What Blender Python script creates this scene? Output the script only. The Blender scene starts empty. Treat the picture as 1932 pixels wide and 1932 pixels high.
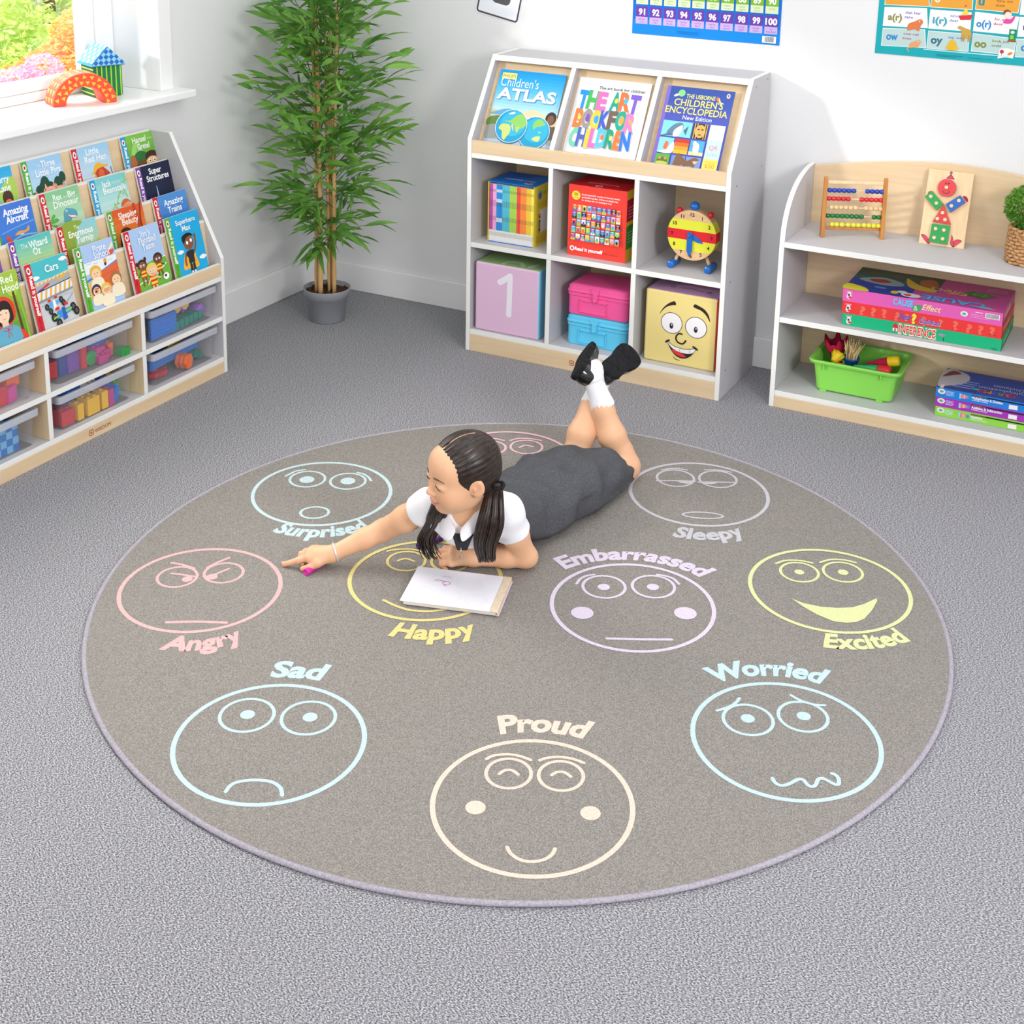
import bpy, bmesh, math, random
from mathutils import Matrix, Vector, Euler, noise
import numpy as np
random.seed(7)
SC = bpy.context.scene
COL = SC.collection
PI = math.pi

# ------------------------------------------------------------------ materials
def lin(h):
    h = h.lstrip('#')
    out = []
    for i in (0, 2, 4):
        c = int(h[i:i+2], 16) / 255.0
        out.append(c / 12.92 if c <= 0.04045 else ((c + 0.055) / 1.055) ** 2.4)
    return (out[0], out[1], out[2], 1.0)

_mc = {}
def mat(h, rough=0.55, spec=0.35, metal=0.0, coat=0.0, sheen=0.0, sub=0.0):
    key = (h, rough, spec, metal, coat, sheen, sub)
    if key in _mc:
        return _mc[key]
    m = bpy.data.materials.new('paint_' + h.strip('#'))
    m.use_nodes = True
    b = m.node_tree.nodes['Principled BSDF']
    b.inputs['Base Color'].default_value = lin(h)
    b.inputs['Roughness'].default_value = rough
    b.inputs['Specular IOR Level'].default_value = spec
    b.inputs['Metallic'].default_value = metal
    b.inputs['Coat Weight'].default_value = coat
    b.inputs['Coat Roughness'].default_value = 0.1
    if sheen: b.inputs['Sheen Weight'].default_value = sheen
    if sub:
        b.inputs['Subsurface Weight'].default_value = sub
        b.inputs['Subsurface Radius'].default_value = (0.012, 0.005, 0.003)
        b.inputs['Subsurface Scale'].default_value = 1.0
    _mc[key] = m
    return m

def nodes(name):
    m = bpy.data.materials.new(name)
    m.use_nodes = True
    nt = m.node_tree
    return m, nt, nt.nodes, nt.links, nt.nodes['Principled BSDF']

def tex_coords(nt, scale=(1, 1, 1), rot=(0, 0, 0), kind='Object'):
    tc = nt.nodes.new('ShaderNodeTexCoord')
    mp = nt.nodes.new('ShaderNodeMapping')
    mp.inputs['Scale'].default_value = scale
    mp.inputs['Rotation'].default_value = rot
    nt.links.new(tc.outputs[kind], mp.inputs['Vector'])
    return mp

def noise_node(nt, vec, scale, detail=2.0, rough=0.5, dist=0.0):
    n = nt.nodes.new('ShaderNodeTexNoise')
    n.inputs['Scale'].default_value = scale
    n.inputs['Detail'].default_value = detail
    n.inputs['Roughness'].default_value = rough
    n.inputs['Distortion'].default_value = dist
    nt.links.new(vec.outputs[0], n.inputs['Vector'])
    return n

def ramp(nt, src, stops):
    r = nt.nodes.new('ShaderNodeValToRGB')
    el = r.color_ramp.elements
    while len(el) < len(stops):
        el.new(0.5)
    for e, (p, c) in zip(el, stops):
        e.position = p
        e.color = lin(c)
    nt.links.new(src, r.inputs['Fac'])
    return r

def bump(nt, src, bsdf, strength, dist=0.002):
    b = nt.nodes.new('ShaderNodeBump')
    b.inputs['Strength'].default_value = strength
    b.inputs['Distance'].default_value = dist
    nt.links.new(src, b.inputs['Height'])
    nt.links.new(b.outputs['Normal'], bsdf.inputs['Normal'])
    return b

def speckle(name, stops, scale, detail=2.0, stretch=(1, 1, 1), rot=0.0, bstr=0.3, rough=0.95, sheen=0.0, bdist=0.003):
    m, nt, N, L, b = nodes(name)
    mp = tex_coords(nt, stretch, (0, 0, rot))
    n = noise_node(nt, mp, scale, detail, 0.65)
    r = ramp(nt, n.outputs['Fac'], stops)
    L.new(r.outputs['Color'], b.inputs['Base Color'])
    b.inputs['Roughness'].default_value = rough
    b.inputs['Specular IOR Level'].default_value = 0.1
    if sheen: b.inputs['Sheen Weight'].default_value = sheen
    if bstr: bump(nt, n.outputs['Fac'], b, bstr, bdist)
    return m

def wood(name, c0, c1, scale=(1.2, 22, 22), rough=0.45, detail=4):
    m, nt, N, L, b = nodes(name)
    mp = tex_coords(nt, scale)
    n = noise_node(nt, mp, 2.2, detail, 0.6, 0.4)
    r = ramp(nt, n.outputs['Fac'], [(0.3, c0), (0.7, c1)])
    L.new(r.outputs['Color'], b.inputs['Base Color'])
    b.inputs['Roughness'].default_value = rough
    b.inputs['Specular IOR Level'].default_value = 0.3
    return m

def clear_plastic(name, tint, through=0.55):
    m, nt, N, L, b = nodes(name)
    b.inputs['Base Color'].default_value = lin(tint)
    b.inputs['Roughness'].default_value = 0.3
    tr = N.new('ShaderNodeBsdfTransparent')
    mx = N.new('ShaderNodeMixShader')
    mx.inputs['Fac'].default_value = 1 - through
    L.new(tr.outputs[0], mx.inputs[1])
    L.new(b.outputs[0], mx.inputs[2])
    L.new(mx.outputs[0], N['Material Output'].inputs['Surface'])
    return m

WHITE = mat('#eeeeea', 0.5)
GREY = mat('#c4c2c5', 0.55)
WOOD = wood('maple_laminate', '#dcc09a', '#e6cea9')
WOODV = wood('maple_laminate_upright', '#dcc09a', '#e6cea9', (22, 22, 1.2))

# ------------------------------------------------------------------ mesh builder
class MB:
    def __init__(s):
        s.v = []; s.f = []; s.m = []; s.mats = []; s.sm = []
    def mi(s, m):
        for i, q in enumerate(s.mats):
            if q is m: return i
        s.mats.append(m)
        return len(s.mats) - 1
    def add(s, vs, fs, m, smooth=False, M=None):
        o = len(s.v); k = s.mi(m)
        if M is not None:
            vs = [M @ Vector(p) for p in vs]
        s.v.extend([tuple(p) for p in vs])
        for f in fs:
            s.f.append([o + i for i in f]); s.m.append(k); s.sm.append(smooth)
    def box(s, x0, x1, y0, y1, z0, z1, m, M=None, front=None, top=None, right=None, back=None, bottom=None, left=None):
        v = [(x0,y0,z0),(x1,y0,z0),(x1,y1,z0),(x0,y1,z0),(x0,y0,z1),(x1,y0,z1),(x1,y1,z1),(x0,y1,z1)]
        F = {'bottom':(3,2,1,0),'top':(4,5,6,7),'front':(0,1,5,4),'right':(1,2,6,5),'back':(2,3,7,6),'left':(3,0,4,7)}
        ov = dict(front=front, top=top, right=right, back=back, bottom=bottom, left=left)
        o = len(s.v)
        if M is not None: v = [tuple(M @ Vector(p)) for p in v]
        s.v.extend(v)
        for k, f in F.items():
            s.f.append([o + i for i in f]); s.m.append(s.mi(ov[k] or m)); s.sm.append(False)
    def prism(s, poly, axis, a0, a1, m, side=None, M=None, cap1=None):
        # poly: 2D points (counter-clockwise seen from +axis); axis 'x': (y,z)  'y': (x,z)  'z': (x,y)
        def P(p, a):
            return {'x': (a, p[0], p[1]), 'y': (p[0], a, p[1]), 'z': (p[0], p[1], a)}[axis]
        n = len(poly)
        v = [P(p, a0) for p in poly] + [P(p, a1) for p in poly]
        flip = axis == 'y'
        cap0 = list(range(n))[::-1]; c1 = list(range(n, 2*n))
        sides = [(i, (i+1) % n, n + (i+1) % n, n + i) for i in range(n)]
        if flip:
            cap0 = cap0[::-1]; c1 = c1[::-1]; sides = [q[::-1] for q in sides]
        if M is not None: v = [tuple(M @ Vector(p)) for p in v]
        o = len(s.v); s.v.extend(v)
        for f, mm in [(cap0, m), (c1, cap1 or m)] + [(q, side or m) for q in sides]:
            s.f.append([o + i for i in f]); s.m.append(s.mi(mm)); s.sm.append(False)
    def loft(s, rings, m, closed=True, cap0=True, cap1=True, smooth=True, M=None):
        n = len(rings[0]); vs = [p for r in rings for p in r]; fs = []
        for i in range(len(rings) - 1):
            for j in range(n if closed else n - 1):
                a = i*n + j; b = i*n + (j+1) % n
                fs.append((a, b, b + n, a + n))
        s.add(vs, fs, m, smooth, M)
        o = len(s.v) - len(vs); k = s.mi(m)
        if cap0:
            s.f.append([o + j for j in range(n)][::-1]); s.m.append(k); s.sm.append(False)
        if cap1:
            s.f.append([o + len(vs) - n + j for j in range(n)]); s.m.append(k); s.sm.append(False)
    def lathe(s, prof, m, seg=28, M=None, smooth=True, cap0=True, cap1=True):
        rings = [[(r*math.cos(2*PI*j/seg), r*math.sin(2*PI*j/seg), z) for j in range(seg)] for r, z in prof]
        s.loft(rings, m, True, cap0, cap1, smooth, M)
    def tube(s, pts, r, m, seg=10, smooth=True, cap=True, M=None):
        pts = [Vector(p) for p in pts]
        rad = r if isinstance(r, (list, tuple)) else [r]*len(pts)
        t0 = (pts[1]-pts[0]).normalized()
        u = t0.cross(Vector((0,0,1)))
        if u.length < 1e-3: u = t0.cross(Vector((1,0,0)))
        u.normalize(); rings = []
        for i, p in enumerate(pts):
            t = (pts[min(i+1, len(pts)-1)] - pts[max(i-1, 0)]).normalized()
            u = (u - t*u.dot(t)).normalized(); w = t.cross(u)
            rings.append([tuple(p + (u*math.cos(2*PI*j/seg) + w*math.sin(2*PI*j/seg))*rad[i]) for j in range(seg)])
        s.loft(rings, m, True, cap, cap, smooth, M)
    def ball(s, c, r, m, seg=20, rings=12, M=None):
        rr = r if isinstance(r, (tuple, list)) else (r, r, r)
        R = []
        for i in range(1, rings):
            a = -PI/2 + PI*i/rings
            R.append([(c[0]+rr[0]*math.cos(a)*math.cos(2*PI*j/seg), c[1]+rr[1]*math.cos(a)*math.sin(2*PI*j/seg), c[2]+rr[2]*math.sin(a)) for j in range(seg)])
        vs = [p for q in R for p in q] + [(c[0],c[1],c[2]-rr[2]), (c[0],c[1],c[2]+rr[2])]
        n = seg; fs = []
        for i in range(len(R)-1):
            for j in range(n): fs.append((i*n+j, i*n+(j+1)%n, (i+1)*n+(j+1)%n, (i+1)*n+j))
        b = len(vs)-2; t = len(vs)-1; l = (len(R)-1)*n
        for j in range(n):
            fs.append((b, (j+1)%n, j)); fs.append((t, l+j, l+(j+1)%n))
        s.add(vs, fs, m, True, M)
    def make(s, name):
        me = bpy.data.meshes.new(name)
        me.from_pydata(s.v, [], s.f)
        for q in s.mats: me.materials.append(q)
        me.polygons.foreach_set('material_index', s.m)
        me.polygons.foreach_set('use_smooth', s.sm)
        me.update()
        return me

def obj(name, mb, parent=None, loc=(0,0,0), rot=(0,0,0), bev=0.0, label=None, seg=2):
    me = mb.make(name) if isinstance(mb, MB) else mb
    o = bpy.data.objects.new(name, me)
    COL.objects.link(o)
    o.location = loc; o.rotation_euler = rot
    if parent is not None: o.parent = parent
    if bev:
        b = o.modifiers.new('edge', 'BEVEL'); b.width = bev; b.segments = seg; b.limit_method = 'ANGLE'; b.angle_limit = 0.6
        b.harden_normals = False
    if label: o['label'] = label
    return o

def tag(o, label, cat, group=None):
    o['label'] = label; o['category'] = cat
    if group: o['group'] = group
    return o

def thing(name, label, cat, loc=(0,0,0), rz=0.0, group=None, rot=None):
    o = bpy.data.objects.new(name, None); COL.objects.link(o)
    o.empty_display_size = 0.05
    o.location = loc; o.rotation_euler = rot if rot else (0, 0, rz)
    return tag(o, label, cat, group)

def struct(name, mb, loc=(0,0,0), bev=0.0, parent=None):
    o = obj(name, mb, parent, loc, bev=bev)
    if parent is None: o['kind'] = 'structure'
    return o

def copy_thing(root, loc, rz=None, label=None, group=None):
    r = root.copy(); COL.objects.link(r); r.location = loc
    if rz is not None: r.rotation_euler = (r.rotation_euler[0], r.rotation_euler[1], rz)
    if label: r['label'] = label
    if group: r['group'] = group
    for ch in list(root.children):
        c = ch.copy(); COL.objects.link(c); c.parent = r
        for g in list(ch.children):
            d = g.copy(); COL.objects.link(d); d.parent = c
    return r

# ------------------------------------------------------------------ flat drawing on a face
_gc = {}
def glyphs(txt, bold=0.0, res=3):
    key = (txt, bold, res)
    if key in _gc: return _gc[key]
    cu = bpy.data.curves.new('lettering', 'FONT')
    cu.body = txt; cu.size = 1.0; cu.offset = bold; cu.resolution_u = res; cu.fill_mode = 'FRONT'
    o = bpy.data.objects.new('lettering', cu)
    COL.objects.link(o)
    dg = bpy.context.evaluated_depsgraph_get()
    me = bpy.data.meshes.new_from_object(o.evaluated_get(dg))
    vs = [(v.co.x, v.co.y) for v in me.vertices]
    fs = [list(p.vertices) for p in me.polygons]
    bpy.data.objects.remove(o); bpy.data.curves.remove(cu); bpy.data.meshes.remove(me)
    xs = [v[0] for v in vs] or [0]; 
    _gc[key] = (vs, fs, min(xs), max(xs))
    return _gc[key]
CAPH = 0.73

class Cv:
    """draws flat coloured shapes on a plane: origin o, unit axes ux, uy, outward normal n"""
    def __init__(s, mb, o, ux, uy, n=None, lift=0.0003, step=0.00006, rough=0.45):
        s.mb = mb; s.o = Vector(o); s.ux = Vector(ux).normalized(); s.uy = Vector(uy).normalized()
        s.n = Vector(n).normalized() if n is not None else s.ux.cross(s.uy).normalized()
        s.h = lift; s.st = step; s.rough = rough
        s.flip = s.ux.cross(s.uy).dot(s.n) < 0
    kv = None          # (top, factor): artwork drawn towards the top edge of a cover
    def P(s, x, y):
        if s.kv: y = s.kv[0]-(s.kv[0]-y)*s.kv[1]
        return tuple(s.o + s.ux*x + s.uy*y + s.n*s.h)
    def M(s, c): return mat(c, s.rough) if isinstance(c, str) else c
    def poly(s, pts, c):
        f = list(range(len(pts)))
        area = sum(pts[i-1][0]*pts[i][1] - pts[i][0]*pts[i-1][1] for i in range(len(pts)))
        if (area < 0) != s.flip: f = f[::-1]
        s.mb.add([s.P(*p) for p in pts], [f], s.M(c)); s.h += s.st
    def rect(s, x0, y0, x1, y1, c): s.poly([(x0,y0),(x1,y0),(x1,y1),(x0,y1)], c)
    def rrect(s, x0, y0, x1, y1, r, c, k=5):
        pts = []
        for cx, cy, a in ((x1-r,y0+r,-90),(x1-r,y1-r,0),(x0+r,y1-r,90),(x0+r,y0+r,180)):
            for i in range(k+1):
                t = math.radians(a + 90*i/k); pts.append((cx+r*math.cos(t), cy+r*math.sin(t)))
        s.poly(pts, c)
    def ell(s, x, y, rx, ry, c, a=0.0, k=22, a0=0.0, a1=2*PI):
        ca, sa = math.cos(a), math.sin(a); pts = []
        full = abs(a1-a0) > 6.28
        for i in range(k if full else k+1):
            t = a0 + (a1-a0)*i/k
            u, v = rx*math.cos(t), ry*math.sin(t); pts.append((x+u*ca-v*sa, y+u*sa+v*ca))
        s.poly(pts, c)
    def ring(s, x, y, rx, ry, w, c, k=30, a=0.0):
        ca, sa = math.cos(a), math.sin(a)
        vs = []; fs = []
        for i in range(k):
            t = 2*PI*i/k
            for q in (-w/2, w/2):
                u, v = (rx+q)*math.cos(t), (ry+q)*math.sin(t)
                vs.append(s.P(x+u*ca-v*sa, y+u*sa+v*ca))
        for i in range(k):
            j = (i+1) % k; f = (2*i, 2*i+1, 2*j+1, 2*j)
            fs.append(f if not s.flip else f[::-1])
        s.mb.add(vs, fs, s.M(c)); s.h += s.st
    def stroke(s, pts, w, c, smooth=True, taper=None, cap=True):
        P = [Vector((p[0], p[1])) for p in pts]
        if smooth and len(P) > 2:
            Q = []
            for i in range(len(P)-1):
                p0 = P[max(i-1,0)]; p1 = P[i]; p2 = P[i+1]; p3 = P[min(i+2,len(P)-1)]
                for k in range(6):
                    t = k/6
                    Q.append(0.5*((2*p1)+(p2-p0)*t+(2*p0-5*p1+4*p2-p3)*t*t+(3*p1-p0-3*p2+p3)*t**3))
            Q.append(P[-1]); P = Q
        n = len(P); L = []; R = []
        for i in range(n):
            t = (P[min(i+1,n-1)]-P[max(i-1,0)])
            if t.length < 1e-9: t = Vector((1,0))
            t.normalize(); q = Vector((-t.y, t.x))
            ww = w/2 * (1 if taper is None else taper[0] + (taper[1]-taper[0])*i/(n-1))
            L.append(P[i]+q*ww); R.append(P[i]-q*ww)
        vs = []; fs = []
        for a, b in zip(L, R): vs += [s.P(b.x, b.y), s.P(a.x, a.y)]
        for i in range(n-1):
            f = (2*i, 2*i+2, 2*i+3, 2*i+1); fs.append(f if not s.flip else f[::-1])
        if cap and taper is None:
            for e, d in ((0, -1), (n-1, 1)):
                t = (P[1]-P[0]) if e == 0 else (P[-1]-P[-2]); t.normalize(); q = Vector((-t.y, t.x))
                arc = [P[e] + q*(w/2*math.cos(PI*k/6)) + t*(d*w/2*math.sin(PI*k/6)) for k in range(7)]
                o = len(vs); vs += [s.P(a.x, a.y) for a in arc]
                f = list(range(o, o+7))
                if (d > 0) != s.flip: f = f[::-1]
                fs.append(f)
        s.mb.add(vs, fs, s.M(c)); s.h += s.st
    def text(s, t, x, y, h, c, al='l', bold=0.0, a=0.0, fit=None, slant=0.0, res=3, warp=None, sx=1.0):
        vs, fs, x0, x1 = glyphs(t, bold, res)
        if not vs: return
        keep = s.kv
        if keep: y = keep[0]-(keep[0]-y)*keep[1]; s.kv = None
        k = h / CAPH; kx = k*sx
        if fit: kx = fit / (x1 - x0)
        wd = (x1-x0)*kx
        ox = {'l': 0, 'c': -wd/2, 'r': -wd}[al]
        ca, sa = math.cos(a), math.sin(a); out = []
        for p in vs:
            u = (p[0]-x0)*kx + ox + slant*p[1]*k; v = p[1]*k
            if warp: q = warp(u, v)
            else: q = (x+u*ca-v*sa, y+u*sa+v*ca)
            out.append(s.P(*q))
        s.mb.add(out, [f if not s.flip else f[::-1] for f in fs], s.M(c)); s.h += s.st; s.kv = keep
RUGDATA = [["c","aqua",[-0.7091,0.2009,0.1863],0.01],["c","aqua",[-0.7919,0.2484,0.0485],0.0072],["c","aqua",[-0.6867,0.2923,0.0485],0.0072],["d","aqua",[-0.7912,0.2447,0.021]],["d","aqua",[-0.6871,0.2931,0.0209]],["s","aqua",[[-0.8554,0.2341],[-0.8536,0.2501],[-0.8489,0.2736],[-0.833,0.2931]],0.0072],["s","aqua",[[-0.694,0.3504],[-0.6728,0.3507],[-0.6501,0.3404],[-0.6319,0.3256]],0.0072],["e","aqua",[[-0.6901,0.0757],[-0.6785,0.1225],[-0.6277,0.1158],[-0.6407,0.0709]],0.0072],["t","aqua","Surprised",[[-0.6956,-0.0398],[-0.5701,-0.0054],[-0.4837,0.095]],[-0.7006,-0.0084]],["c","pink",[-0.6707,-0.3478,0.1867],0.01],["c","pink",[-0.7539,-0.334,0.0468],0.0072],["c","pink",[-0.669,-0.2652,0.0463],0.0072],["s","pink",[[-0.8102,-0.2891],[-0.7863,-0.2838],[-0.745,-0.2827]],0.0072],["s","pink",[[-0.7191,-0.2666],[-0.7154,-0.2383],[-0.7039,-0.2008]],0.0072],["s","pink",[[-0.7765,-0.3277],[-0.7502,-0.32],[-0.7165,-0.3124]],0.0072],["s","pink",[[-0.6983,-0.3023],[-0.6835,-0.283],[-0.6712,-0.2444]],0.0072],["d","pink",[-0.7263,-0.3304,0.0129]],["d","pink",[-0.6816,-0.2934,0.0135]],["s","pink",[[-0.641,-0.4996],[-0.5841,-0.4652],[-0.5234,-0.4363]],0.00936],["t","pink","Angry",[[-0.5848,-0.5884],[-0.497,-0.5423],[-0.4434,-0.4666]],[-0.588,-0.5382]],["c","blue",[-0.1767,-0.7315,0.1859],0.01],["c","blue",[-0.2683,-0.6862,0.0543],0.0072],["c","blue",[-0.154,-0.6338,0.0542],0.0072],["d","blue",[-0.2684,-0.6842,0.0149]],["d","blue",[-0.1522,-0.6306,0.015]],["s","blue",[[-0.1572,-0.8904],[-0.1604,-0.873],[-0.1538,-0.8574],[-0.1305,-0.8388],[-0.1008,-0.8283],[-0.076,-0.8327],[-0.0586,-0.849]],0.00792],["t","blue","Sad",[[-0.3096,-0.5572],[-0.2613,-0.5332],[-0.2087,-0.5153]],[-0.3332,-0.5161]],["c","peach",[0.3625,-0.6482,0.1855],0.01],["c","peach",[0.283,-0.5924,0.0432],0.0072],["c","peach",[0.3743,-0.5509,0.0428],0.0072],["s","peach",[[0.2253,-0.5751],[0.2335,-0.5588],[0.2561,-0.5424],[0.279,-0.5365],[0.3024,-0.5368]],0.0072],["s","peach",[[0.3182,-0.529],[0.328,-0.516],[0.347,-0.5024],[0.3716,-0.4952],[0.397,-0.4955]],0.0072],["s","peach",[[0.2681,-0.6028],[0.2713,-0.5908],[0.2788,-0.5832],[0.2885,-0.5822],[0.3007,-0.587]],0.0072],["s","peach",[[0.3579,-0.5575],[0.362,-0.5467],[0.3701,-0.54],[0.38,-0.5397],[0.3918,-0.5446]],0.0072],["d","peach",[0.2739,-0.707,0.0189]],["d","peach",[0.4675,-0.6196,0.019]],["s","peach",[[0.3738,-0.771],[0.3866,-0.7818],[0.4083,-0.7876],[0.4287,-0.7821],[0.4447,-0.7679],[0.452,-0.7498],[0.4502,-0.7341]],0.0072],["t","peach","Proud",[[0.2116,-0.4933],[0.2793,-0.4492],[0.3639,-0.4262]],[0.185,-0.4525]],["c","blue",[0.722,-0.2329,0.1859],0.01],["c","blue",[0.6358,-0.2105,0.0505],0.0072],["c","blue",[0.7321,-0.146,0.0501],0.0072],["d","blue",[0.6339,-0.207,0.0144]],["d","blue",[0.733,-0.1439,0.0144]],["s","blue",[[0.5698,-0.212],[0.5821,-0.1959],[0.5911,-0.1804],[0.5955,-0.1651],[0.5968,-0.1492]],0.0072],["s","blue",[[0.6893,-0.0864],[0.7085,-0.0938],[0.7279,-0.0962],[0.7438,-0.0944],[0.7614,-0.0865]],0.0072],["s","blue",[[0.7345,-0.3644],[0.7433,-0.3741],[0.7558,-0.3763],[0.7674,-0.3647],[0.7786,-0.3441],[0.7883,-0.3407],[0.7997,-0.3507],[0.8093,-0.3508],[0.8132,-0.3416],[0.813,-0.3255],[0.8196,-0.3183],[0.832,-0.3206],[0.8456,-0.324],[0.8511,-0.3192],[0.8474,-0.305],[0.8395,-0.2965],[0.8316,-0.2953]],0.00792],["t","blue","Worried",[[0.5346,-0.1221],[0.6186,-0.0424],[0.7326,-0.0151]],[0.5063,-0.083]],["c","grey",[0.1957,0.7033,0.1888],0.01],["c","grey",[0.1056,0.7585,0.052],0.0072],["c","grey",[0.213,0.811,0.0522],0.0072],["s","grey",[[0.0523,0.7885],[0.0793,0.8155],[0.1152,0.8239]],0.0072],["s","grey",[[0.1609,0.8496],[0.1897,0.8659],[0.2301,0.8725]],0.0072],["s","grey",[[0.0658,0.7167],[0.1203,0.7474],[0.1612,0.7675]],0.0072],["s","grey",[[0.1721,0.7665],[0.2208,0.7939],[0.2655,0.8162]],0.0072],["p","grey",[[0.1159,0.7434],[0.1272,0.7371],[0.1468,0.7396],[0.1596,0.7525],[0.1606,0.7658]]],["p","grey",[[0.1768,0.7664],[0.1901,0.7654],[0.2083,0.7714],[0.2184,0.7841],[0.2182,0.7896]]],["e","grey",[[0.2014,0.5638],[0.2416,0.5991],[0.2988,0.6055],[0.2581,0.5688]],0.0072],["t","grey","Sleepy",[[0.2171,0.4389],[0.3087,0.466],[0.3878,0.54]],[0.2132,0.4889]],["c","lilac",[0.2595,0.078,0.1898],0.01],["c","lilac",[0.1665,0.1226,0.0508],0.0072],["c","lilac",[0.2704,0.1811,0.0508],0.0072],["d","lilac",[0.1666,0.1212,0.0147]],["d","lilac",[0.2705,0.1787,0.0147]],["s","lilac",[[0.103,0.1036],[0.1012,0.1268],[0.1077,0.1474],[0.1219,0.1627]],0.0072],["s","lilac",[[0.2576,0.2379],[0.282,0.2418],[0.3015,0.2377],[0.3204,0.2218]],0.0072],["d","lilac",[0.1692,-0.0081,0.0263]],["d","lilac",[0.3804,0.1064,0.0265]],["s","lilac",[[0.263,-0.0781],[0.3279,-0.0461],[0.3918,-0.0118]],0.00864],["t","lilac","Embarrassed",[[0.0475,0.1528],[0.175,0.2753],[0.3539,0.2795]],[0.0124,0.1806]],["c","lime",[0.6482,0.377,0.1898],0.01],["c","lime",[0.5615,0.4195,0.0462],0.0072],["c","lime",[0.656,0.4725,0.0475],0.0072],["d","lime",[0.5613,0.4197,0.0121]],["d","lime",[0.6569,0.4716,0.0132]],["s","lime",[[0.4985,0.4337],[0.5149,0.4585],[0.5455,0.4754],[0.5767,0.4793]],0.0072],["s","lime",[[0.5942,0.4924],[0.6142,0.5192],[0.6456,0.5333],[0.6722,0.5346]],0.0072],["p","lime",[[0.5785,0.2906],[0.6104,0.2831],[0.6518,0.2881],[0.6861,0.3011],[0.7183,0.3218],[0.7392,0.3512],[0.7582,0.3899],[0.7626,0.3792],[0.7619,0.3341],[0.7548,0.2865],[0.7421,0.2633],[0.7229,0.248],[0.6928,0.24],[0.6529,0.2497],[0.6148,0.2677]]],["t","lime","Excited",[[0.7006,0.1255],[0.7846,0.1628],[0.8674,0.246]],[0.692,0.1741]],["c","yellow",[-0.2263,-0.054,0.1826],0.01],["c","yellow",[-0.3124,-0.0037,0.0466],0.0072],["c","yellow",[-0.2159,0.0471,0.0467],0.0072],["s","yellow",[[-0.3795,0.0156],[-0.3679,0.0295],[-0.3502,0.0433],[-0.3299,0.0529],[-0.2999,0.0559]],0.0072],["s","yellow",[[-0.2761,0.0691],[-0.2628,0.0856],[-0.2462,0.0966],[-0.2276,0.1041],[-0.2039,0.1076]],0.0072],["s","yellow",[[-0.3308,-0.0123],[-0.326,-0.0002],[-0.3158,0.0066],[-0.2958,0.0044]],0.0072],["s","yellow",[[-0.263,-0.1838],[-0.2285,-0.1909],[-0.1927,-0.1921],[-0.1611,-0.1824],[-0.1356,-0.1674],[-0.1093,-0.1398],[-0.0908,-0.1026]],0.00792],["t","yellow","Happy",[[-0.1742,-0.3028],[-0.0779,-0.2688],[0.0003,-0.1982]],[-0.1875,-0.2558]],["c","rose",[-0.3641,0.6378,0.187],0.01],["c","rose",[-0.3548,0.7351,0.0468],0.0072],["c","rose",[-0.4473,0.6782,0.0469],0.0072],["s","rose",[[-0.4176,0.7516],[-0.4038,0.7757],[-0.3731,0.7916],[-0.3373,0.7971]],0.0072],["s","rose",[[-0.5056,0.7052],[-0.4896,0.7271],[-0.4609,0.7413],[-0.4334,0.742]],0.0072],["s","rose",[[-0.3705,0.7219],[-0.3625,0.7436],[-0.3384,0.7447]],0.0072]]
# ------------------------------------------------------------------ camera
cam = bpy.data.cameras.new('camera'); co = bpy.data.objects.new('camera', cam); COL.objects.link(co)
fw = Vector((-0.4352, 0.8674, -0.2414)).normalized(); rt = Vector((0.8913, 0.4529, 0.0205))
rt = (rt - fw*rt.dot(fw)).normalized(); up = rt.cross(fw)
R3 = Matrix((rt, up, -fw)).transposed()
co.matrix_world = Matrix.Translation((1.3198, -2.6302, 1.7353)) @ R3.to_4x4()
cam.sensor_width = 36; cam.lens = 36*2594.84/1932
cam.shift_x = -0.01537; cam.shift_y = -0.3174; cam.clip_start = 0.05
SC.camera = co

# ------------------------------------------------------------------ view and light
SC.view_settings.view_transform = 'Standard'; SC.view_settings.look = 'None'
SC.view_settings.gamma = 1; SC.view_settings.use_curve_mapping = False
SC.view_settings.exposure = -0.06
w = bpy.data.worlds.new('daylight'); SC.world = w; w.use_nodes = True
w.node_tree.nodes['Background'].inputs[0].default_value = lin('#fbfbff')
w.node_tree.nodes['Background'].inputs[1].default_value = 0.9

def area(name, loc, tgt, sx, sy, power, color=(1,1,1)):
    l = bpy.data.lights.new(name, 'AREA'); l.shape = 'RECTANGLE'; l.size = sx; l.size_y = sy; l.energy = power; l.color = color
    o = bpy.data.objects.new(name, l); COL.objects.link(o); o.location = loc
    o.rotation_euler = (Vector(tgt)-Vector(loc)).to_track_quat('-Z', 'Y').to_euler()
    return o
area('overhead_fill_lamp', (0.0, 0.1, 2.5), (-0.1, 0.2, 0), 2.4, 2.2, 27)  # unseen area lamp added under the ceiling as soft overhead fill
area('softbox_lamp', (3.0, -1.6, 2.1), (-0.9, 0.9, 0.4), 0.8, 0.8, 68)
area('front_softbox_lamp', (0.8, -4.4, 2.35), (-0.3, 1.5, 0.75), 2.2, 1.4, 52)
area('garden_fill_lamp', (-4.6, 1.6, 4.2), (-4.2, 2.6, 0), 3.0, 4.0, 700, (1, .97, .9))  # extra area lamp added outdoors to brighten foliage beyond what the sun gives
sun = bpy.data.lights.new('sun', 'SUN'); sun.energy = 1.35; sun.angle = math.radians(4); sun.color = (1, 0.97, 0.92)
so = bpy.data.objects.new('sun', sun); COL.objects.link(so); so.location = (-6, -5, 4)
so.rotation_euler = Vector((0.68, 0.73, -0.29)).to_track_quat('-Z', 'Y').to_euler()

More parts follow.
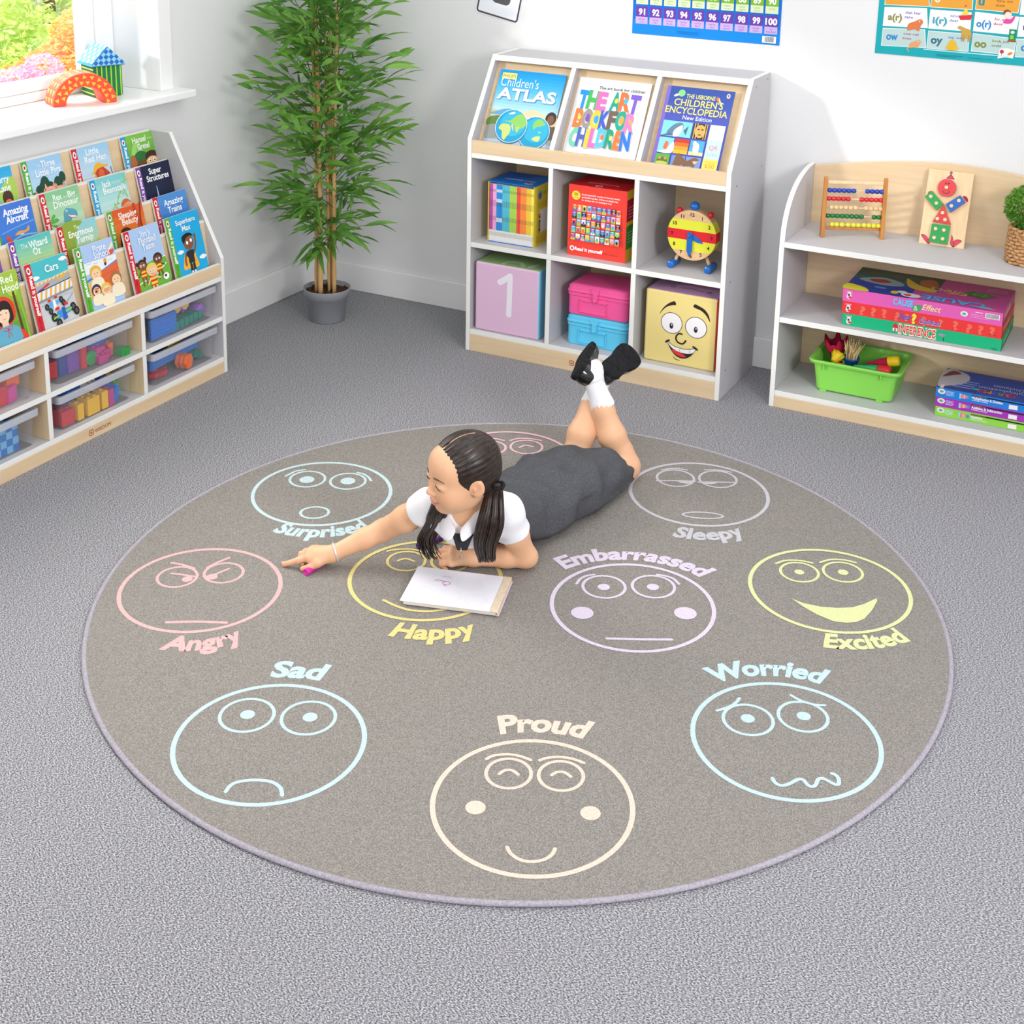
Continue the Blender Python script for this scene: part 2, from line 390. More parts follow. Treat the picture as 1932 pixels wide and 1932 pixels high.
# ------------------------------------------------------------------ shell
XW, YW = -1.815, 1.735           # inner faces of the left and the back wall
CARPET = speckle('grey_loop_carpet', [(0.36, '#4c4b4f'), (0.46, '#807f83'), (0.54, '#9d9ca1'), (0.64, '#cbcad0')], 260, 2.0, (1, 1.7, 1), 0.75, 0.22, 0.95, 0.0, 0.002)
PAINT = speckle('white_wall_paint', [(0.3, '#e6e6e7'), (0.7, '#e7e7e8')], 60, 2, bstr=0.0, rough=0.8)
GLOSS = mat('#f0f0f0', 0.35)
b = MB(); b.box(-2.09, 3.4, -4.6, YW+0.15, -0.06, 0, CARPET); struct('floor', b)
b = MB(); b.box(XW-0.28, 3.4, YW, YW+0.15, 0, 2.6, PAINT); struct('wall_back', b)
WY0, WY1, WZ0, WZ1 = -1.3, 0.87, 0.912, 2.1
b = MB(); t = XW-0.28
for q in ((-4.6, WY0, 0, 2.6), (WY1, YW, 0, 2.6), (WY0, WY1, 0, WZ0-0.026), (WY0, WY1, WZ1, 2.6)):
    b.box(t, XW, q[0], q[1], q[2], q[3], PAINT)
struct('wall_left', b)
b = MB(); b.box(XW-0.28, 3.4, -4.6, YW+0.15, 2.6, 2.7, PAINT); struct('ceiling', b)
b = MB(); b.box(XW+0.015, 3.4, YW-0.015, YW, 0, 0.108, GLOSS); struct('baseboard_back', b, bev=0.004)
b = MB(); b.box(XW, XW+0.015, -4.6, YW, 0, 0.122, GLOSS); struct('baseboard_left', b, bev=0.004)
# window: lining, frame, pane, sill
win = thing('window_1', 'wide white window with deep sill above the book display unit', 'window', (XW, 0, WZ0))
win['kind'] = 'structure'
GLZ = mat('#f7f7f7', 0.3)
fx0, fx1 = -0.26, -0.19        # the sash, set back in the reveal
b = MB()
b.box(fx0, fx1, WY1-0.085, WY1-0.006, 0.0, WZ1-WZ0, GLZ); b.box(fx0, fx1, WY0, WY0+0.12, 0, WZ1-WZ0, GLZ)
b.box(fx0, fx1, WY0+0.12, WY1-0.085, 0, 0.030, GLZ); b.box(fx0, fx1, WY0+0.12, WY1-0.085, WZ1-WZ0-0.1, WZ1-WZ0, GLZ)
b.box(fx0+0.015, fx1-0.008, WY1-0.135, WY1-0.085, 0.03, WZ1-WZ0-0.05, GLZ); b.box(fx0+0.015, fx1-0.008, WY0+0.12, WY1-0.135, 0.03, 0.066, GLZ)
obj('window_frame', b, win, bev=0.006)
b = MB(); b.box(-0.28, 0.006, WY1-0.006, WY1+0.055, 0, WZ1-WZ0, GLZ)
b.box(-0.28, 0.0, WY0, WY1-0.006, WZ1-WZ0-0.004, WZ1-WZ0, GLZ)
obj('window_lining', b, win, bev=0.002)
b = MB(); b.box(-0.28, 0.075, WY0-0.06, WY1+0.09, -0.026, 0.0, GLZ); obj('window_sill', b, win, bev=0.004)
gm, nt, N, L, pb = nodes('window_glass')
gl = N.new('ShaderNodeBsdfGlossy'); gl.inputs['Roughness'].default_value = 0.02; tr = N.new('ShaderNodeBsdfTransparent')
mx = N.new('ShaderNodeMixShader'); mx.inputs['Fac'].default_value = 0.04
L.new(tr.outputs[0], mx.inputs[1]); L.new(gl.outputs[0], mx.inputs[2]); L.new(mx.outputs[0], N['Material Output'].inputs['Surface'])
b = MB(); b.box(-0.227, -0.223, WY0+0.13, WY1-0.12, 0.05, WZ1-WZ0-0.07, gm); obj('window_pane', b, win)

# ------------------------------------------------------------------ garden seen through the window
def leaf_mat(name, c0, c1, scale=3.0, glow=0.45):
    m, nt, N, L, b = nodes(name)
    mp = tex_coords(nt); n = noise_node(nt, mp, scale, 2)
    r = ramp(nt, n.outputs['Fac'], [(0.3, c0), (0.7, c1)])
    L.new(r.outputs['Color'], b.inputs['Base Color']); b.inputs['Roughness'].default_value = 0.5
    tl = N.new('ShaderNodeBsdfTranslucent'); L.new(r.outputs['Color'], tl.inputs['Color'])
    mx = N.new('ShaderNodeMixShader'); mx.inputs['Fac'].default_value = glow
    L.new(b.outputs[0], mx.inputs[1]); L.new(tl.outputs[0], mx.inputs[2]); L.new(mx.outputs[0], N['Material Output'].inputs['Surface'])
    return m
def crown(name, parent, blobs, n, ls, m, seed, squash=0.5):
    rnd = random.Random(seed); b = MB(); vs = []; fs = []
    tot = sum(q[3]**2 for q in blobs)
    for (cx, cy, cz, r) in blobs:
        for i in range(int(n*r*r/tot)):
            u = Vector((rnd.gauss(0,1), rnd.gauss(0,1), rnd.gauss(0,1))).normalized()*r*(0.55+0.45*rnd.random()**0.5)
            p = Vector((cx+u.x, cy+u.y, cz+u.z*0.85))
            a = Vector((rnd.gauss(0,1), rnd.gauss(0,1), rnd.gauss(0,0.5))).normalized()
            d = a.cross(Vector((rnd.gauss(0,1), rnd.gauss(0,1), rnd.gauss(0,1)))).normalized()
            l = ls*(0.6+0.8*rnd.random()); k = len(vs)
            vs += [tuple(p-a*l), tuple(p+d*l*squash), tuple(p+a*l), tuple(p-d*l*squash)]; fs.append((k,k+1,k+2,k+3))
    b.add(vs, fs, m)
    return obj(name, b, parent)
TRUNK = mat('#6b5a45', 0.9)
GRASS = speckle('sunlit_lawn', [(0.3, '#7fae3a'), (0.7, '#b9d862')], 40, 3, bstr=0.3)
b = MB(); b.box(-14, -2.12, -10, 9, -0.5, -0.4, GRASS); struct('lawn', b)
LM = leaf_mat('maple_leaf_orange', '#f7a04c', '#ffc985', 2.5, 0.5); LG = leaf_mat('hedge_leaf_green', '#bfdc66', '#e6f0a8', 2.0, 0.5)
LP = leaf_mat('blossom_pink', '#ff9cc8', '#ffd0e6', 5.0, 0.5); LT = leaf_mat('tree_leaf_pale_green', '#d2e48c', '#f4f6cc', 1.5, 0.5); LY = leaf_mat('shrub_leaf_lime', '#b8dc3c', '#e2f07c', 3, 0.5)
def bush(name, label, cat, loc, blobs, n, ls, m, seed, group=None, trunk=None):
    t = thing(name, label, cat, loc, 0, group)
    crown('foliage', t, blobs, n, ls, m, seed)
    b = MB()
    top = max(q[2] for q in blobs)
    b.tube([(0,0,0), (0.03,0.02,top*0.5), (0.0,0.05,top*0.9)], [0.06,0.045,0.02], TRUNK, 8)
    for q in blobs[1:]:
        b.tube([(0.02,0.02,top*0.4), (q[0]*0.7, q[1]*0.7, q[2]*0.8), (q[0], q[1], q[2])], [0.03,0.02,0.008], TRUNK, 6)
    obj('trunk', b, t)
    return t
bush('maple_shrub', 'orange leaved maple shrub outside the window beside the frame', 'shrub', (-3.45, 2.1, -0.4), [(0,0,1.0,0.26),(0,0.14,1.2,0.20),(0.02,-0.22,1.0,0.2),(0,0.35,1.15,0.28),(0,-0.42,0.9,0.16)], 11000, 0.016, LM, 3)
bush('flowering_shrub', 'pink blossoming shrub outside at the left edge of the window view', 'shrub', (-3.12, 1.48, -0.4), [(0,0,1.10,0.12),(0,0.13,1.16,0.09),(0,-0.15,1.05,0.12)], 2600, 0.012, LP, 5)
bush('lime_shrub', 'low lime green shrub outside below the pink blossom', 'shrub', (-2.75, 1.02, -0.4), [(0,0,1.02,0.13),(0,0.12,0.98,0.10)], 2200, 0.013, LY, 6)
bush('garden_tree', 'pale green tree standing behind the orange maple in the garden', 'tree', (-6.3, 4.7, -0.4), [(0,0,0.7,0.75),(0,0.7,0.9,0.6),(0,-0.55,0.6,0.6),(0,0,1.5,0.6)], 12000, 0.03, LT, 8)
bush('garden_hedge', 'bright green bushy tree farther left in the garden view', 'tree', (-4.9, 2.75, -0.4), [(0,0,0.9,0.45),(0,0.4,0.8,0.4),(0,-0.45,0.9,0.4),(0,0.1,1.35,0.35)], 8000, 0.024, LG, 9)

# ------------------------------------------------------------------ round rug with printed faces
RUGC = dict(aqua='#c6dce1', pink='#e9b4b4', blue='#c4deea', peach='#efd3c3', grey='#c8c6cd', lilac='#ddd0e3', lime='#dde4a8', yellow='#e4d48e', rose='#ecc0cb')
RUGM = speckle('taupe_short_pile', [(0.34, '#716d69'), (0.5, '#8b8681'), (0.66, '#a6a19b')], 430, 3, bstr=0.25, rough=0.97, bdist=0.002)
rug = thing('round_rug', 'round taupe rug printed with pastel feeling faces on the grey carpet', 'rug', (0, 0, 0))
b = MB(); n = 160
b.loft([[(r*math.cos(2*PI*i/n), r*math.sin(2*PI*i/n), z) for i in range(n)] for r, z in ((0.985, 0.001), (0.988, 0.0078))], RUGM, True, True, True, False)
def rugmat(c):
    m, nt, N, L, bs = nodes('rug_print_' + c)
    mp = tex_coords(nt); nn = noise_node(nt, mp, 330, 2.5, 0.65)
    h = RUGC[c]; d = '#' + ''.join('%02x' % int(int(h[i:i+2], 16)*0.88) for i in (1, 3, 5)); l = '#' + ''.join('%02x' % min(255, int(int(h[i:i+2], 16)*1.05)) for i in (1, 3, 5))
    r = ramp(nt, nn.outputs['Fac'], [(0.3, d), (0.55, h), (0.75, l)])
    L.new(r.outputs['Color'], bs.inputs['Base Color']); bs.inputs['Roughness'].default_value = 0.95; bs.inputs['Specular IOR Level'].default_value = 0.1
    return m
RM = {k: rugmat(k) for k in RUGC}
cv = Cv(b, (0,0,0.0078), (1,0,0), (0,1,0), (0,0,1), 0.0002, 0.00001)
def arc_text(cv, s, base, cap, c):
    P0, P1, P2 = [Vector(q) for q in base]
    ax, ay, bx, by, cx, cy = *P0, *P1, *P2
    d = 2*(ax*(by-cy)+bx*(cy-ay)+cx*(ay-by))
    ux = ((ax*ax+ay*ay)*(by-cy)+(bx*bx+by*by)*(cy-ay)+(cx*cx+cy*cy)*(ay-by))/d
    uy = ((ax*ax+ay*ay)*(cx-bx)+(bx*bx+by*by)*(ax-cx)+(cx*cx+cy*cy)*(bx-ax))/d
    C = Vector((ux, uy)); r = (P0-C).length
    a0 = math.atan2(P0.y-uy, P0.x-ux); a2 = math.atan2(P2.y-uy, P2.x-ux)
    da = (a2-a0+PI) % (2*PI) - PI
    sgn = -1 if da < 0 else 1             # da<0: convex line, letters point away from the centre
    Lt = abs(da)*r
    vs, fs, x0, x1 = glyphs(s, 0.042, 3)
    h = 0.058
    def warp(u, v):
        a = a0 + sgn*u/r; rr = r - sgn*v
        return (ux+rr*math.cos(a), uy+rr*math.sin(a))
    cv.text(s, 0, 0, h, c, 'l', 0.042, fit=Lt, slant=0.10, warp=warp)
for e in RUGDATA:
    k, c = e[0], RM[e[1]]
    if k == 'c': cv.ring(e[2][0], e[2][1], e[2][2], e[2][2], e[3], c, 72)
    elif k == 'd': cv.ell(e[2][0], e[2][1], e[2][2], e[2][2], c)
    elif k == 's': cv.stroke(e[2], e[3], c)
    elif k == 'p': cv.poly(e[2], c)
    elif k == 'e':
        l, t, r, bt = [Vector(q) for q in e[2]]
        ctr = (l+r)/2; ax = (r-l)/2; rb = (t-bt).length/2
        cv.ring(ctr.x, ctr.y, ax.length, rb, e[3], c, 40, math.atan2(ax.y, ax.x))
    elif k == 't': arc_text(cv, e[2], e[3], e[4], c)
obj('printed_pile', b, rug)
b = MB(); OV = speckle('mauve_overlock_binding', [(0.3, '#97919c'), (0.7, '#b9b3bd')], 250, 2, (1,1,1), 0, 0.6)
rings = []
for i in range(n):
    a = 2*PI*i/n; rings.append([((0.987+0.0058*math.cos(q))*math.cos(a), (0.987+0.0058*math.cos(q))*math.sin(a), 0.0050+0.0048*math.sin(q)) for q in [2*PI*k/10 for k in range(10)]])
rings.append(rings[0]); b.loft(rings, OV, True, False, False)
obj('edge_binding', b, rug)

# ------------------------------------------------------------------ shelving units
def plank(x0, x1, y0, y1, z0, z1, core, front=WHITE, **k):
    b = MB(); b.box(x0, x1, y0, y1, z0, z1, core, front=front, **k); return b
BEV = 0.0012
def logo(mb, o, ux, uy, x, y, h):
    c = Cv(mb, o, ux, uy); c.rough = 0.6; r = '#9a3a1c'
    c.rrect(x, y-h*0.3, x+h*1.5, y+h*1.2, h*0.45, r); c.rrect(x+h*0.2, y-h*0.1, x+h*1.3, y+h*1.0, h*0.32, '#e2c7a0')
    c.rrect(x+h*0.42, y+h*0.2, x+h*1.08, y+h*0.75, h*0.2, r); c.rect(x+h*0.66, y+h*0.45, x+h*0.84, y+h*0.76, '#e2c7a0')
    c.text('WISDOM', x+h*1.9, y, h*0.95, r, 'l', 0.0, sx=1.0)

# middle unit
MX, MY = -0.9195, 1.3686
mid = thing('display_bookcase', 'tall white and maple bookcase with sloping book display against back wall', 'bookcase', (MX, MY, 0))
prof = [(0,0),(0.3516,0),(0.3516,1.0294),(0.1727,1.0294),(0,0.7616)]
SCREW = mat('#8b8a8c', 0.4, metal=0.6)
for x0, x1, nm in ((0,0.016,'side_panel'),(0.924,0.94,'side_panel')):
    b = MB(); b.prism(prof, 'x', x0, x1, GREY, side=WHITE); p_ = obj(nm, b, mid, bev=BEV)
    if x0 > 0.5:
        for yy, zz in ((0.05,0.09),(0.30,0.09),(0.05,0.39),(0.31,0.39),(0.06,0.705),(0.31,0.72),(0.2,1.0),(0.32,1.01)):
            bb = MB(); bb.lathe([(0.0035,0),(0.0035,0.0006)], SCREW, 10, Matrix.Translation((0.94,yy,zz)) @ Matrix.Rotation(PI/2,4,'Y')); obj('screw_cap', bb, p_)
b = plank(0.016,0.924,0.0,0.018,0,0.062,WOOD,front=WOOD); logo(b, (0,-0.0,0), (1,0,0), (0,0,1), 0.405, 0.024, 0.012); obj('plinth', b, mid, bev=BEV)
obj('back_panel', plank(0.016,0.924,0.339,0.3516,0.062,0.7,WOOD,front=WOOD), mid)
for z0, z1 in ((0.062,0.080),(0.380,0.398),(0.6965,0.7145)): obj('shelf', plank(0.016,0.924,0.001,0.339,z0,z1,GREY), mid, bev=BEV)
for x0 in (0.308,0.617):
    for z0, z1 in ((0.080,0.380),(0.398,0.6965)): obj('divider', plank(x0,x0+0.017,0.001,0.339,z0,z1,GREY), mid, bev=BEV)
    b = MB(); b.prism([(0.017,0.7145),(0.105,0.7145),(0.1963,1.0125),(0.163,1.0125),(0.002,0.7625)], 'x', x0, x0+0.017, GREY, side=WHITE)
    obj('display_divider', b, mid, bev=BEV)
b = MB(); b.prism([(0.035,0.7145),(0.047,0.7145),(0.2105,1.0125),(0.1985,1.0125)], 'x', 0.016, 0.924, WOOD); obj('sloping_board', b, mid)
b = plank(0.016,0.924,0.001,0.017,0.7145,0.7573,WOOD,front=WOOD); obj('lip_rail', b, mid, bev=BEV)
b = MB(); b.prism([(0.160,1.0125),(0.3516,1.0125),(0.3516,1.0288),(0.1727,1.0288)], 'x', 0.016, 0.924, GREY, side=GREY); 
b.prism([(0.1592,1.0118),(0.1612,1.0125),(0.1732,1.0291),(0.1717,1.0291)], 'x', 0.016, 0.924, WHITE); obj('top_board', b, mid)

# right unit
QX, QY = 0.1737, 1.4145
ru = thing('arched_bookcase', 'low open white bookcase with arched maple back panel, at right', 'bookcase', (QX, QY, 0))
arc = [(0.0,0.0),(0.3055,0.0),(0.3055,0.745)] + [(0.3055-0.3055*math.sin(a)**0.9, 0.52+0.225*math.cos(a)**0.8) for a in [PI/2*k/14 for k in range(1,14)]] + [(0.0,0.52)]
for x0, x1 in ((0,0.016),(0.924,0.94)):
    b = MB(); b.prism(arc, 'x', x0, x1, GREY, side=WHITE); obj('side_panel', b, ru, bev=BEV)
obj('plinth', plank(0.016,0.924,0,0.018,0,0.039,WOOD,front=WOOD), ru, bev=BEV)
bk = [(0.016,0.04)] + [(0.924,0.04)] + [(0.924 - 0.908*k/24, 0.738+0.057*math.sin(PI*k/24)) for k in range(25)]
b = MB(); b.prism(bk, 'y', 0.293, 0.3055, WOOD, side=WOOD); obj('back_panel', b, ru, bev=BEV)
for z1 in (0.057,0.304,0.550): obj('shelf', plank(0.016,0.924,0.001,0.2905,z1-0.018,z1,GREY), ru, bev=BEV)

# left unit (its local x runs along the wall from the near end, its front faces the room)
LX, LY = -1.5087, 0.7912
LW = 1.165
lu = thing('tiered_book_display', 'low white and maple book display unit with four tiers above clear trays', 'bookcase', (LX, LY-LW, 0), PI/2)
# local: x 0..LW along +y world, y depth into the wall, z up
prof = [(0,0),(0.2953,0),(0.2953,0.7988),(0.1967,0.7988),(0,0.3984)]
for x0, x1 in ((0,0.016),(LW-0.016,LW)):
    b = MB(); b.prism(prof, 'x', x0, x1, GREY, side=WHITE); obj('side_panel', b, lu, bev=BEV)
b = plank(0.016,LW-0.016,0,0.018,0,0.041,WOOD,front=WOOD); logo(b, (0,0,0), (1,0,0), (0,0,1), LW-0.637, 0.016, 0.0125); obj('plinth', b, lu, bev=BEV)
obj('back_panel', plank(0.016,LW-0.016,0.285,0.2953,0.041,0.322,WOOD,front=WOOD), lu)
for z0, z1 in ((0.041,0.058),(0.183,0.200),(0.3215,0.339)): obj('shelf', plank(0.016,LW-0.016,0.001,0.285,z0,z1,GREY), lu, bev=BEV)
for xr in (0.3965,0.786):
    for z0, z1 in ((0.058,0.183),(0.200,0.3215)): obj('divider', plank(LW-xr,LW-xr+0.0165,0.001,0.285,z0,z1,WOODV), lu, bev=BEV)
obj('lip_rail', plank(0.016,LW-0.016,0.001,0.017,0.339,0.381,WOOD,front=WOOD,top=WHITE), lu, bev=BEV)
TIER = [(0.066+0.0719*k, 0.518+0.094*k) for k in range(4)]
for k, (by, bz) in enumerate(TIER):
    z0 = 0.339 if k == 0 else bz-0.235
    y0 = by - 0.11*(bz-z0)
    b = MB(); b.prism([(y0,z0),(y0+0.011,z0),(by+0.011,bz),(by,bz)], 'x', 0.016, LW-0.016, WOOD)
    b.box(0.016, LW-0.016, by-0.0006, by+0.0116, bz-0.012, bz+0.0008, WHITE)
    obj('tier_board', b, lu)
    if k:
        py = TIER[k-1][0]-0.11*(TIER[k-1][1]-(z0+0.004))+0.0112
        b = MB(); b.box(0.016, LW-0.016, py, y0, z0, z0+0.008, WOOD); obj('tier_ledge', b, lu)
# ------------------------------------------------------------------ middle bookcase contents
PAGE = speckle('paper_edge', [(0.3, '#d8d2c4'), (0.7, '#efe9dc')], 8, 2, (1, 400, 1), bstr=0.0, rough=0.8)
def hardback(name, label, x0, w, h, th, spine, cover, draw, group='hardbacks on the sloping display'):
    # cover plane leans back with the sloping board; v is measured up from the foot of the book
    k = math.atan(0.548)
    r = thing(name, label, 'book', (MX+x0, MY+0.036-th*0.85, 0.7150), 0, group, rot=(-k, 0, 0))
    # local: x right, y into the board, z up along the slope
    b = MB(); b.box(0, w, 0, 0.002, 0, h, cover); c = Cv(b, (0,0,0), (1,0,0), (0,0,1), (0,-1,0)); draw(c, w, h)
    obj('front_cover', b, r, bev=0.0006)
    b = MB(); b.box(0, w, th-0.002, th, 0, h, cover); obj('back_cover', b, r)
    b = MB(); b.box(0, 0.002, 0.002, th-0.002, 0, h, spine); obj('spine', b, r)
    b = MB(); b.box(0.002, w-0.004, 0.002, th-0.002, 0.003, h-0.003, PAGE); obj('page_block', b, r)
    return r
def blob(c, pts, col): 
    P = [Vector(p) for p in pts]; n = len(P); Q = []
    for i in range(n):
        p0, p1, p2, p3 = P[i-1], P[i], P[(i+1)%n], P[(i+2)%n]
        for q in range(4):
            t = q/4; Q.append(tuple(0.5*((2*p1)+(p2-p0)*t+(2*p0-5*p1+4*p2-p3)*t*t+(3*p1-p0-3*p2+p3)*t**3)))
    c.poly(Q, col)
def vgrad(c, x0, x1, y0, y1, cols):
    # printed colour bands of the artwork, bottom to top
    n = len(cols)
    for i, q in enumerate(cols): c.rect(x0, y0+(y1-y0)*i/n, x1, y0+(y1-y0)*(i+1)/n, q)
def mix(a, b, t):
    return '#' + ''.join('%02x' % int(round(int(a[i:i+2],16)*(1-t)+int(b[i:i+2],16)*t)) for i in (1,3,5))
def fade(a, b, n): return [mix(a, b, i/(n-1)) for i in range(n)]

def d_atlas(c, w, h):
    T = lambda t: t + 0.057          # slope coordinate to height on the cover
    vgrad(c, 0.0, w, T(0.09), h, fade('#bfe0f5', '#0094dd', 14))
    vgrad(c, 0.0, w, 0, T(0.10), ['#b7c9e8','#a9b9cf','#9aa49f','#8fae6f','#a9bd6c','#cdbb92'])
    blob(c, [(0,T(.085)),(0.03,T(.098)),(0.06,T(.107)),(0.10,T(.104)),(0.15,T(.094)),(0.10,T(.085)),(0.05,T(.082))], '#5fa3c9')
    blob(c, [(0.10,T(.09)),(0.16,T(.112)),(0.2,T(.1)),(w,T(.095)),(w,T(.06)),(0.12,T(.06))], '#e4cfa8')
    blob(c, [(0,T(.07)),(0.05,T(.08)),(0.06,T(.05)),(0,T(.04))], '#5d7d3f')
    blob(c, [(0,T(.04)),(0.04,T(.045)),(0.06,T(.01)),(0.02,-0.0+T(-.005)),(0,T(0))], '#8d9290')
    c.ell(0.231, T(.088), 0.020, 0.024, '#3a2f2b'); c.ell(0.232, T(.083), 0.013, 0.017, '#7d5a45'); blob(c, [(0.20,T(.03)),(0.215,T(.065)),(0.24,T(.06)),(w,T(.06)),(w,T(.015)),(0.215,T(.02))], '#6e5a4d')
    blob(c, [(0.18,T(-.01)),(0.20,T(.02)),(0.225,T(.015)),(0.235,T(-.012))], '#c9c6dd')
    for (gx, gy, gr, land) in ((0.182, .0335, .058, 2), (0.092, .047, .060, 1)):
        gy = T(gy)
        c.ell(gx+0.001, gy-0.003, gr*1.02, gr*1.02, '#2d5f88'); c.ell(gx, gy, gr, gr, '#d8f0fa'); c.ell(gx, gy, gr*0.965, gr*0.965, '#1d9bc8'); c.ell(gx+gr*.1, gy+gr*.15, gr*0.8, gr*0.75, '#34b0d4')
        S = lambda L: [(gx+gr*a, gy+gr*b_) for a, b_ in L]
        if land == 1:
            blob(c, S([(-.62,.05),(-.75,-.2),(-.5,-.35),(-.42,-.7),(-.25,-.85),(-.1,-.6),(.02,-.35),(-.05,0),(-.3,.1)]), '#c7d27a')
            blob(c, S([(-.5,.25),(-.1,.35),(.2,.65),(.55,.75),(.9,.35),(.85,.05),(.6,-.1),(.3,-.05),(.1,.1),(-.15,.2)]), '#8fc765')
            blob(c, S([(.25,-.05),(.45,-.35),(.55,0)]), '#a9cf74'); blob(c, S([(.0,.05),(.2,-.3),(.1,.1)]), '#d8cf86'); blob(c, S([(-.3,.72),(.0,.86),(.05,.75),(-.2,.68)]), '#ffffff')
        else:
            blob(c, S([(-.15,.6),(.2,.85),(.6,.6),(.4,.45),(.1,.35),(-.1,.2)]), '#8cc865')
            blob(c, S([(-.05,-.35),(.2,-.2),(.45,-.2),(.4,-.5),(.15,-.5),(-.0,-.45)]), '#c9d888'); c.ell(gx+gr*.35, gy+gr*0.05, gr*.1, gr*.05, '#9fd07c')
    c.rect(0.012, h-0.034, 0.068, h-0.012, '#f3e36b'); c.text("PHILIP'S", 0.016, h-0.029, 0.012, '#5a6e86', fit=0.048)
    c.text("Children's", 0.013, T(.187), 0.033, '#ffffff', bold=-0.006, fit=0.145)
    c.text("ATLAS", 0.0115, T(.139), 0.041, '#2b7fb8', bold=0.03, fit=0.222); c.text("ATLAS", 0.010, T(.141), 0.041, '#ffffff', bold=0.03, fit=0.222)
hardback('picture_atlas', "blue children's atlas with two globes, left on the sloping display", 0.0376, 0.251, 0.304, 0.016, mat('#0d6ab0'), mat('#1f9ae0', 0.3), d_atlas)

def d_art(c, w, h):
    c.rect(0.0, 0, 0.010, h, '#dcdce0')
    c.text('The art book for children', w-0.018, h-0.036, 0.0105, '#2d2d33', 'r', bold=0.02, fit=0.165)
    rows = [('THE ART', 0.200, ['#1590dd','#43b35a','#ee6fb4',None,'#18a08c','#f2743c','#7a5cc9']),
            ('BOOKFOR', 0.134, ['#f27a3d','#9a9189','#f6c93c','#3c5fc4','#6f5d55','#1ba58d','#f07fb8']),
            ('CHILDREN', 0.068, ['#6cc9a8','#4a63b8','#f6c746','#ee6fb4','#5bbde6','#1a9a7c','#f27a3d','#2a78dc'])]
    for s, y, cols in rows:
        n = len(s); x = 0.017; tw = w-0.045
        wts = [0.55 if q in ' I' else (1.15 if q in 'OHNRD' else 1.0) for q in s]; tot = sum(wts)
        for i, q in enumerate(s):
            cw = tw*wts[i]/tot
            if q != ' ':
                a = random.Random(i+n).uniform(-.08, .08); dy = random.Random(i*3+n).uniform(-.004, .004)
                c.text(q, x-0.0035, y+dy-0.002, 0.062, '#b9b9be', bold=0.055, a=a, fit=cw*1.16)
                c.text(q, x-0.005, y+dy, 0.062, cols[i], bold=0.055, a=a, fit=cw*1.16)
                inn = {('A',0):'#f6d04a',('R',0):'#35b6ea',('B',1):'#f4d94e',('O',1):'#7d55b8',('R',1):'#d2a35c',('D',2):'#f27a3d',('R',2):'#cfe07a'}.get((q, rows.index((s, y, cols))))
                if inn: c.ell(x+cw*0.5, y+dy+0.032, cw*0.2, 0.013 if q in 'O' else 0.009, inn)
                if q == 'O': c.ell(x+cw*0.5, y+dy+0.030, cw*0.24, 0.015, ['#7d55b8','#2aa7d8','#f6a93c'][min(2, i//2)] if i < 4 else '#f6a93c')
            x += cw
hardback('art_book', 'white art book with large multicoloured cut-out letters, centre of the sloping display', 0.339, 0.260, 0.305, 0.018, mat('#e6e6ea'), mat('#f0eff3', 0.35), d_art)

